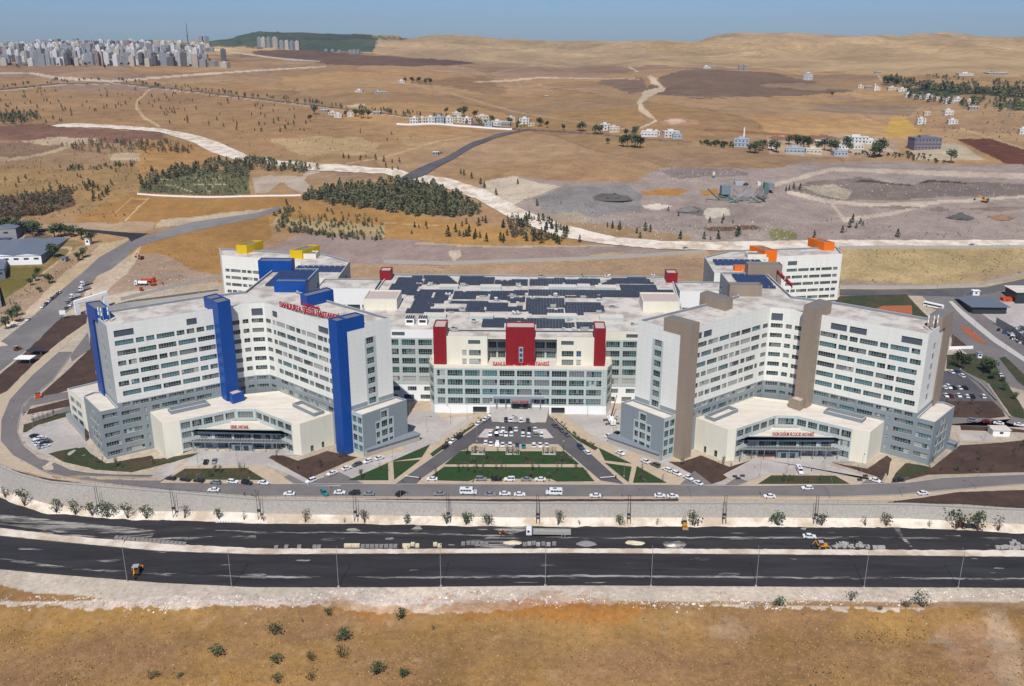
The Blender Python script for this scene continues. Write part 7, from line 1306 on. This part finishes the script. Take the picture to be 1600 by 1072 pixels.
# industrial sheds at the left
def bigshed(c0, c1, depth, h, rise, label, wall='base_white', open_=False, nw=4):
    a, b_ = T(*c0), T(*c1); u = (b_-a)[:2]; L = np.hypot(*u); u /= L; v = np.array([-u[1], u[0]]); z = min(a[2], b_[2])-1; root = empty('industrial_shed', label=label, cat='warehouse'); q = MB(); f = lambda s, t: tuple(a[:2]+u*s+v*t)
    P = [f(0, 0), f(L, 0), f(L, depth), f(0, depth)]
    for i in range(4): p0, p1 = P[i], P[(i+1) % 4]; q.face([(*p0, z), (*p1, z), (*p1, z+h+1), (*p0, z+h+1)], wall if i == 0 else 'steel_roof')
    n = max(1, int(L/18)); rf = MB(); st = L/n
    q.build('wall', root)
    for i in range(n): s0, s1 = i*st, (i+1)*st; m_ = (s0+s1)/2; zz_ = z+h+1.05; rf.face([(*f(s0, -.5), zz_), (*f(m_, -.5), zz_+rise), (*f(m_, depth), zz_+rise), (*f(s0, depth), zz_)], 'steel_roof'); rf.face([(*f(m_, -.5), zz_+rise), (*f(s1, -.5), zz_), (*f(s1, depth), zz_), (*f(m_, depth), zz_+rise)], 'steel_roof'); rf.face([(*f(s0, -.5), zz_), (*f(s1, -.5), zz_), (*f(m_, -.5), zz_+rise)], wall)
    rf.build('roof', root)
    for i in range(nw):
        k = MB(); s0 = L*(i+.5)/nw; k.face([(*(np.array(f(s0-1.8, -.06))), z+h*.55+1), (*(np.array(f(s0+1.8, -.06))), z+h*.55+1), (*(np.array(f(s0+1.8, -.06))), z+h*.55+2.4), (*(np.array(f(s0-1.8, -.06))), z+h*.55+2.4)], 'window_dark'); k.build('window', root)
    return root
bigshed((-60, 416), (66, 413), 62, 7, 1.2, 'long white warehouse with gray sheet roof at the left edge', nw=8); bigshed((-60, 447), (-2, 440), 40, 7, 1.5, 'x', nw=2) if 0 else None
bigshed((-70, 376), (27, 374), 30, 9, 1, 'open fronted steel shed behind the white warehouse', 'house_gray', nw=3); bigshed((-40, 442), (9, 436), 45, 8, 1.2, 'gray walled warehouse below the long white one', 'steel_roof', nw=3); bigshed((-40, 486), (3, 480), 40, 6, 1, 'corner of a pale shed at the left edge nearest the road', 'house_gray', nw=2)
for x, y in ((3, 379), (11, 379)): shed('tank_container', x, y, 8, 3, 4, 'car_blue', 'car_blue', 'blue container beside the open fronted shed', cat='container')
shed('white_hut', 137, 383, 7, 5, 5, 'base_white', 'roof_pale', 'lone small white hut on the verge of the branch road', cat='hut'); shed('gray_hut', 99, 410, 8, 3.5, 5, 'house_gray', 'steel_roof', 'small gray hut beside the yard track', cat='hut')
# crushing plant in the quarry
def plant():
    root = empty('crushing_plant', label='blue and green stone crushing plant in the quarry', cat='factory'); r = random.Random(5)
    def bx(px, py, wpx, hpx, d, m, nm, lift=0):
        p = T(px, py); k = pxm(*p); w_ = wpx/k; h = hpx/k; q = MB(); q.box(p[0]-w_/2, p[0]+w_/2, p[1], p[1]+d, p[2]+lift, p[2]+lift+h, m); 
        if lift:
            for sx in (-1, 1): q.tube((p[0]+sx*w_*.42, p[1]+1, p[2]-.5), (p[0]+sx*w_*.42, p[1]+1, p[2]+lift), .35, .35, 'metal', 5)
        q.build(nm, root)
    bx(1134, 311, 14, 13, 10, 'plant_blue', 'hopper', 4); bx(1196, 311, 6, 16, 6, 'plant_green', 'silo', 5); bx(1204, 304, 10, 6, 8, 'plant_blue', 'hopper', 6); bx(1156, 290, 14, 5, 8, 'house_blue', 'cabin'); bx(1186, 290, 5, 5, 6, 'house_white', 'cabin'); bx(1165, 290, 8, 3, 5, 'dark_metal', 'cabin'); bx(1115, 279, 3.5, 5, 3, 'house_white', 'tower', 3)
    for i in range(15):
        a = T(r.uniform(1110, 1212), r.uniform(305, 318)); b_ = a+np.array([r.uniform(-16, 16), r.uniform(-4, 10), r.uniform(3, 12)]); q = MB(); q.tube(tuple(a), tuple(b_), .7, .7, r.choice(['metal', 'plant_green', 'dark_metal', 'plant_blue']), 5); q.tube(tuple(b_), (b_[0], b_[1], a[2]), .3, .3, 'metal', 4); q.build('conveyor', root)
plant()
# ---------------------------------------------------------------- houses
def house(px, py, wpx, hpx, m='house_white', label='', roofm='roof_pale', depth=None, ang=0, name='house', cat='house', win=True, dome=False):
    p = T(px, py); k = pxm(*p); w_ = wpx/k; h = hpx/k; d = depth or max(6, w_*.6); root = empty(name, tuple(p), ang, label=label, cat=cat, group='houses and villas below the hills'); q = MB(); q.box(-w_/2, w_/2, 0, d, -2, h, m); q.box(-w_/2-.15, w_/2+.15, -.4, -.02, h*.48, h*.53, m) if h > 5 else None; q.build('wall', root)
    k2 = MB(); k2.box(-w_/2-.3, w_/2+.3, -.3, d+.3, h, h+.35, roofm); 
    if w_ > 9: k2.box(-w_*.2, w_*.15, d*.4, d*.8, h+.35, h+2.4, m)
    k2.build('roof', root)
    if win:
        fl = max(1, int(h/3.1)); n = max(2, int(w_/3.6)); g = MB()
        for f in range(fl):
            for i in range(n): x = -w_/2+(i+.5)*w_/n; z = (f+.35)*h/fl; g.face([(x-.75, -.05, z), (x+.75, -.05, z), (x+.75, -.05, z+1.5), (x-.75, -.05, z+1.5)], 'window_dark'); 
            for yy in np.arange(2, d-1, 3.5): g.face([(w_/2+.05, yy, z), (w_/2+.05, yy+1.4, z), (w_/2+.05, yy+1.4, z+1.5), (w_/2+.05, yy, z+1.5)], 'window_dark')
        g.build('window', root, kind='stuff' if fl*n > 12 else 'thing')
    return root
HS = [(647, 194, 14, 9, 'house_white'), (660, 193, 12, 8, 'house_cream'), (672, 193, 15, 9, 'house_white'), (686, 193, 15, 10, 'house_blue'), (701, 193, 15, 9, 'house_white'), (716, 192, 13, 8, 'house_cream'), (729, 193, 15, 8, 'house_white'), (714, 184, 14, 7, 'house_cream'), (754, 191, 20, 9, 'house_cream'), (763, 198, 12, 6, 'house_blue'), (776, 197, 18, 7, 'house_white'), (790, 198, 14, 7, 'house_gray'), (799, 190, 12, 6, 'house_cream'), (548, 182, 10, 5, 'house_white'), (520, 180, 14, 4, 'house_cream'), (528, 184, 12, 5, 'house_white'), (506, 176, 12, 4, 'house_gray'), (588, 180, 12, 5, 'house_gray'), (819, 194, 16, 8, 'house_white'), (830, 197, 10, 4, 'house_cream'), (946, 204, 16, 9, 'house_white'), (960, 207, 16, 8, 'house_cream'), (1014, 214, 26, 8, 'house_white'), (1025, 212, 12, 6, 'house_cream'), (1050, 215, 24, 9, 'house_white'), (1058, 217, 14, 7, 'house_blue'),
      (1158, 230, 22, 12, 'house_blue'), (1242, 240, 28, 8, 'house_blue'), (1271, 241, 24, 8, 'house_cream'), (1314, 244, 22, 7, 'house_blue'), (1338, 224, 36, 9, 'house_white'), (1362, 225, 22, 5, 'house_white'), (1290, 226, 30, 5, 'house_gray'), (1330, 233, 40, 5, 'house_white'), (1206, 232, 12, 5, 'house_white'), (1440, 194, 13, 8, 'house_white'), (1449, 180, 9, 5, 'house_cream'), (1483, 180, 14, 7, 'house_white'), (1489, 194, 14, 6, 'house_white'), (1522, 172, 14, 5, 'house_gray'), (1599, 210, 12, 8, 'house_white'), (1420, 152, 10, 5, 'house_white'), (1430, 153, 8, 5, 'house_cream'), (1441, 155, 9, 5, 'house_white'), (1452, 155, 11, 6, 'house_white'), (1464, 157, 9, 5, 'house_cream'), (1484, 162, 13, 7, 'house_white'), (1475, 160, 8, 5, 'house_gray'), (1498, 158, 12, 4, 'house_white'), (1516, 162, 10, 5, 'house_cream'), (1371, 141, 8, 4, 'house_white'), (1357, 139, 10, 4, 'house_gray'), (1345, 138, 9, 4, 'house_cream'), (1395, 141, 14, 4, 'house_cream'), (1410, 143, 12, 4, 'house_white'), (854, 153, 6, 3, 'house_gray'), (597, 147, 14, 3, 'house_gray'), (590, 146, 9, 3, 'house_blue'), (560, 144, 12, 2.5, 'house_white'), (627, 129, 10, 2.5, 'house_white'), (1105, 107, 12, 3, 'house_white'), (1115, 107, 8, 3, 'house_gray'), (1372, 115, 9, 3, 'house_gray'), (1510, 118, 22, 3, 'house_white'), (1560, 117, 30, 3, 'house_gray'), (680, 243, 9, 5, 'house_gray')]
for i, (x, y, w_, h_, m) in enumerate(HS):
    wh = 'in the villa row on the hill' if 630 < x < 800 and y > 180 else 'along the ridge road' if 800 <= x < 1100 and y > 190 else 'in the east hamlet' if 1150 < x < 1400 and y > 200 else 'in the village on the plain' if x > 1335 and y < 165 else 'on the golden plain at the right' if x > 1400 and y > 165 else 'far off in the fields'
    house(x, y, w_, h_, m, '%s flat roofed house %s' % ({'house_white': 'white', 'house_cream': 'cream', 'house_gray': 'gray', 'house_blue': 'pale blue'}[m], wh), ang=tr.uniform(-.25, .25), roofm='roof_pale' if m != 'house_blue' else 'house_blue')
house(1449, 234, 42, 17, 'house_lilac', 'gray three storey schoolhouse with a blue roof', 'steel_roof', ang=.06, name='schoolhouse', cat='school'); house(1265, 125, 12, 10, 'house_white', 'white apartment block at the edge of the dark field', ang=.5, name='apartment_block', cat='building'); house(1157, 110, 6, 8, 'house_gray', 'left one of two gray blocks on the far dark field', name='apartment_block', cat='building'); house(1165, 110, 6, 8, 'house_gray', 'right one of two gray blocks on the far dark field', name='apartment_block', cat='building')
bwall('compound_wall', PL("620,195 640,196 700,196 750,200 800,203"), 2, 'base_white', 'white compound wall in front of the villas'); 
for x, y, h, lb in ((1162, 218, 22, 'slim white minaret beside the pale blue house'), (1367, 142, 13, 'slim white minaret in the village on the plain')):
    p = T(x, y); k = pxm(*p); root = empty('minaret', tuple(p), label=lb, cat='minaret'); q = MB(); H_ = h/k; r_ = .9/k+.3; q.tube((0, 0, -1), (0, 0, H_*.62), r_, r_*.8, 'base_white', 8); q.tube((0, 0, H_*.66), (0, 0, H_*.85), r_*.6, r_*.55, 'base_white', 8); q.build('shaft', root); q = MB(); q.tube((0, 0, H_*.62), (0, 0, H_*.66), r_*1.3, r_*1.3, 'base_white', 8); q.build('balcony', root); q = MB(); q.tube((0, 0, H_*.85), (0, 0, H_), r_*.7, .05, 'metal', 8); q.build('spire', root)
for x, y in ((1190, 96), (836, 108), (880, 158), (1009, 128), (1258, 128), (1104, 104)): pass
# ---------------------------------------------------------------- far city
def apt(mw, style, seed):
    r = random.Random(seed); W_, D_, H_ = 20, 16, 36; q = MB(); q.box(-W_/2, W_/2, -D_/2, D_/2, -6, H_, mw, 'roof'); q.box(-4, 3, -3, 4, H_, H_+3.5, mw); q.box(-W_/2+1, -W_/2+4, 2, 6, H_, H_+1.5, 'metal')
    for f in range(12):
        z = f*3+.9
        for i in range(5):
            x = -W_/2+2+i*4
            if style and i in (1, 3): q.box(x-1.6, x+1.6, -D_/2-1.3, -D_/2-.05, z-.6, z+.3, 'apt_white' if style == 1 else mw)
            q.face([(x-1.05, -D_/2-.06, z), (x+1.05, -D_/2-.06, z), (x+1.05, -D_/2-.06, z+1.6), (x-1.05, -D_/2-.06, z+1.6)], 'window_dark')
        for i in range(3):
            y = -D_/2+2.6+i*5.2
            for sx in (-1, 1): f4 = [(sx*(W_/2+.06), y-1, z), (sx*(W_/2+.06), y+1, z), (sx*(W_/2+.06), y+1, z+1.6), (sx*(W_/2+.06), y-1, z+1.6)]; q.face(f4 if sx > 0 else f4[::-1], 'window_dark')
    return q.mesh('apartment_tower')
APT = [(apt('apt_white', 0, 1), 'white'), (apt('apt_white', 1, 2), 'white balconied'), (apt('apt_gray', 1, 3), 'gray'), (apt('apt_cream', 0, 4), 'cream'), (apt('apt_brown', 1, 5), 'brown'), (apt('apt_raw', 0, 6), 'unfinished gray'), (apt('apt_gray', 0, 7), 'gray')]
cr = random.Random(21)
def tower(px, py, hpx, wpx, k, label, grp):
    p = T(px, py); s = 1/pxm(*p); o = bpy.data.objects.new('apartment_tower', APT[k][0]); COL.objects.link(o); o.location = tuple(p); o.rotation_euler.z = cr.uniform(-.7, .7); o.scale = (wpx*s/22, wpx*s/22, hpx*s/37); tag(o, label, 'apartment building', grp)
for row, (y, hp, x0, x1) in enumerate(((73, 8, 60, 318), (76, 9, 0, 330), (80, 11, -10, 332), (85, 13, -10, 320), (91, 16, -10, 322), (97, 18, -10, 318), (102, 19, 0, 318))):
    x = x0
    while x < x1:
        if row == 6 and (x < 55 and cr.random() < .5): x += 11; continue
        k = cr.choices(range(7), [5, 4, 4, 3, .6, 1 if row < 5 else 2, 3])[0]; h = hp*cr.choice([.45, .6, .8, .9, 1.0, 1.15]); lift = 2.5*math.sin(x/330*3.1)
        tower(x, y-lift*(row < 4)+cr.uniform(-1, 1), h, cr.uniform(6, 10), k, '%s tower %s of the far city' % (APT[k][1], ('on the crest', 'in the second rank', 'in the third rank', 'in the middle rank', 'in the fifth rank', 'in the sixth rank', 'in the front rank')[row]), 'apartment towers of the far city'); x += cr.uniform(5.6, 9)
for x, y, h, w_ in ((232, 104, 12, 9), (243, 103, 16, 8), (268, 103, 14, 12), (288, 104, 22, 11), (305, 105, 20, 9), (318, 105, 12, 11), (335, 104, 9, 12), (350, 95, 18, 9), (352, 106, 9, 14), (315, 71, 14, 6), (324, 71, 14, 6)): tower(x, y, h, w_, cr.choice([5, 5, 6, 3]), 'raw concrete tower under construction at the city edge', 'towers under construction at the city edge')
for i, (x, y) in enumerate(((406, 74), (413, 74), (421, 74), (430, 74), (441, 77), (449, 77), (457, 78), (465, 78))): tower(x, y, 15 if i < 4 else 13, 7.5, 3 if i % 2 else 6, 'slim tower in the separate estate below the wooded hill', 'separate estate of towers')
for x, y, h in ((548, 83, 5), (554, 84, 6), (560, 84, 6), (520, 80, 3), (510, 80, 3), (530, 81, 3)): tower(x, y, h, 6, 6, 'small block at the end of the wooded hill', 'blocks at the end of the wooded hill')
p = T(295, 78); k = pxm(*p); root = empty('radio_mast', tuple(p), label='thin tall radio mast rising over the city crest', cat='mast'); q = MB(); q.tube((0, 0, 0), (0, 0, 40/k), 1.6, .5, 'dark_metal', 5); q.build('mast', root); q = MB(); q.box(-3, 3, -.5, .5, 20/k, 21/k, 'dark_metal'); q.build('antenna', root)
# power pylons and hill dots
pp = empty('power_pylon'); q = MB()
for sx in (-1, 1):
    for sy in (-1, 1): q.tube((sx*2.5, sy*2.5, -1), (sx*.3, sy*.3, 26), .16, .1, 'metal', 4)
q.build('lattice', pp); q = MB(); [q.tube((-4, 0, z), (4, 0, z), .12, .12, 'metal', 4) for z in (17, 20.5, 24)]; q.build('crossarm', pp)
for i, (x, y) in enumerate(((1009, 92), (1097, 96), (818, 152), (1573, 195), (1187, 92))):
    p = T(x, y)
    if i == 0: pp.location = p; tag(pp, 'thin lattice power pylon in the far fields', 'pylon', 'power pylons')
    else: dup(pp, tuple(p), .3, 1.1, label='thin lattice power pylon in the far fields', cat='pylon', group='power pylons')
# ---------------------------------------------------------------- people (a few pixels tall)
def person_mesh(top, seed):
    r = random.Random(seed); me = bpy.data.meshes.new('person'); J = {'pel': (0, 0, .95), 'chest': (0, 0, 1.35), 'neck': (0, 0, 1.52), 'head': (0, 0, 1.68), 'lh': (.1, 0, .9), 'lk': (.13, .06*r.choice((-1, 1)), .5), 'lf': (.13, .1, .04), 'rh': (-.1, 0, .9), 'rk': (-.12, .1, .5), 'rf': (-.12, -.12, .04), 'ls': (.2, 0, 1.42), 'le': (.26, .03, 1.15), 'lw': (.24, .12, .9), 'rs': (-.2, 0, 1.42), 're': (-.26, .0, 1.15), 'rw': (-.24, .1, .9)}
    E_ = [('pel', 'chest'), ('chest', 'neck'), ('neck', 'head'), ('pel', 'lh'), ('lh', 'lk'), ('lk', 'lf'), ('pel', 'rh'), ('rh', 'rk'), ('rk', 'rf'), ('chest', 'ls'), ('ls', 'le'), ('le', 'lw'), ('chest', 'rs'), ('rs', 're'), ('re', 'rw')]
    K_ = list(J); me.from_pydata([J[k] for k in K_], [(K_.index(a), K_.index(b)) for a, b in E_], []); o = bpy.data.objects.new('person_base', me); COL.objects.link(o); m = o.modifiers.new('s', 'SKIN'); o.modifiers.new('u', 'SUBSURF').levels = 1
    rad = dict(pel=.15, chest=.17, neck=.06, head=.11, lh=.1, lk=.07, lf=.05, rh=.1, rk=.07, rf=.05, ls=.07, le=.05, lw=.035, rs=.07, re=.05, rw=.035)
    for i, k in enumerate(K_): me.skin_vertices[0].data[i].radius = (rad[k], rad[k]); me.skin_vertices[0].data[i].use_root = k == 'pel'
    bpy.context.view_layer.update(); em = bpy.data.meshes.new_from_object(o.evaluated_get(bpy.context.evaluated_depsgraph_get())); bpy.data.objects.remove(o)
    em.materials.clear(); [em.materials.append(M[q]) for q in (top, 'cloth_dark', 'skin')]
    for f in em.polygons: z = f.center.z; f.material_index = 2 if z > 1.5 or (abs(f.center.x) > .19 and z < 1.1) else 0 if z > .95 else 1
    return em
PM = [person_mesh('cloth_dark', 1), person_mesh('cloth_pale', 2), person_mesh('car_red', 3)]
for i, (x, y, k, lb) in enumerate(((382, 775, 0, 'person in dark clothes on the kerb above the wall, left of a pair'), (394, 776, 0, 'person in dark clothes on the kerb above the wall, right of a pair'), (941, 779, 0, 'person standing beside the white car above the wall'), (972, 777, 0, 'person alone on the sidewalk above the wall'), (858, 753, 2, 'person in red at the right end of the lay-by'), (740, 752, 2, 'person in red at the left end of the lay-by'), (713, 802, 0, 'person walking at the foot of the wall'), (1337, 848, 2, 'worker beside the spilled kerb blocks'), (1331, 846, 0, 'worker in dark clothes beside the spilled blocks'), (1180, 818, 1, 'person in pale clothes by the wall foot'), (1492, 822, 0, 'worker standing left of the red tractor'), (1394, 812, 2, 'worker at the kerb line by the wall'), (1268, 737, 0, 'person walking on the east forecourt'), (818, 648, 0, 'person crossing before the entrance steps'), (389, 751, 1, 'person on the west forecourt lawn edge'), (918, 775, 0, 'x'))):
    if lb == 'x': continue
    p = T(x, y); o = bpy.data.objects.new('person', PM[k]); COL.objects.link(o); o.location = (p[0], p[1], p[2]+.1); o.rotation_euler.z = tr.uniform(0, 6); tag(o, lb, 'person', 'people around the hospital')
# ---------------------------------------------------------------- haze
hb = MB(); hb.box(-5200, 5200, 60, 7200, -800, 300, 'base_white'); ho = hb.build('haze', kind='stuff', label='thin pale haze over the plain'); hm = bpy.data.materials.new('haze_air'); hm.use_nodes = True; nn = hm.node_tree; nn.nodes.clear(); out = nn.nodes.new('ShaderNodeOutputMaterial'); pv = nn.nodes.new('ShaderNodeVolumePrincipled'); pv.inputs['Color'].default_value = (.62, .72, .9, 1); pv.inputs['Density'].default_value = 0.000045; pv.inputs['Anisotropy'].default_value = .1; nn.links.new(pv.outputs[0], out.inputs['Volume']); ho.data.materials.clear(); ho.data.materials.append(hm)
# ---------------------------------------------------------------- labels: what still shares a label is told apart by its place
def _ord(n): return '%d%s' % (n, 'th' if 10 <= n % 100 <= 20 else {1: 'st', 2: 'nd', 3: 'rd'}.get(n % 10, 'th'))
bpy.context.view_layer.update(); same = {}
for o in S.objects:
    if o.parent is None and 'label' in o: same.setdefault(o['label'], []).append(o)
for lb, os_ in same.items():
    if len(os_) > 1 and os_[0].get('kind') not in ('structure', 'stuff'):
        def key(o): l = o.location; return PX(l[0], l[1], l[2])[0]
        os_.sort(key=key)
        for i, o in enumerate(os_):
            suf = ('leftmost of %d' % len(os_)) if i == 0 else ('rightmost of %d' % len(os_)) if i == len(os_)-1 else '%s of %d from the left' % (_ord(i+1), len(os_))
            if len(lb.split())+len(suf.split()) > 16: suf = 'leftmost' if i == 0 else 'rightmost' if i == len(os_)-1 else '%s from left' % _ord(i+1)
            o['label'] = '%s, %s' % (lb, suf)
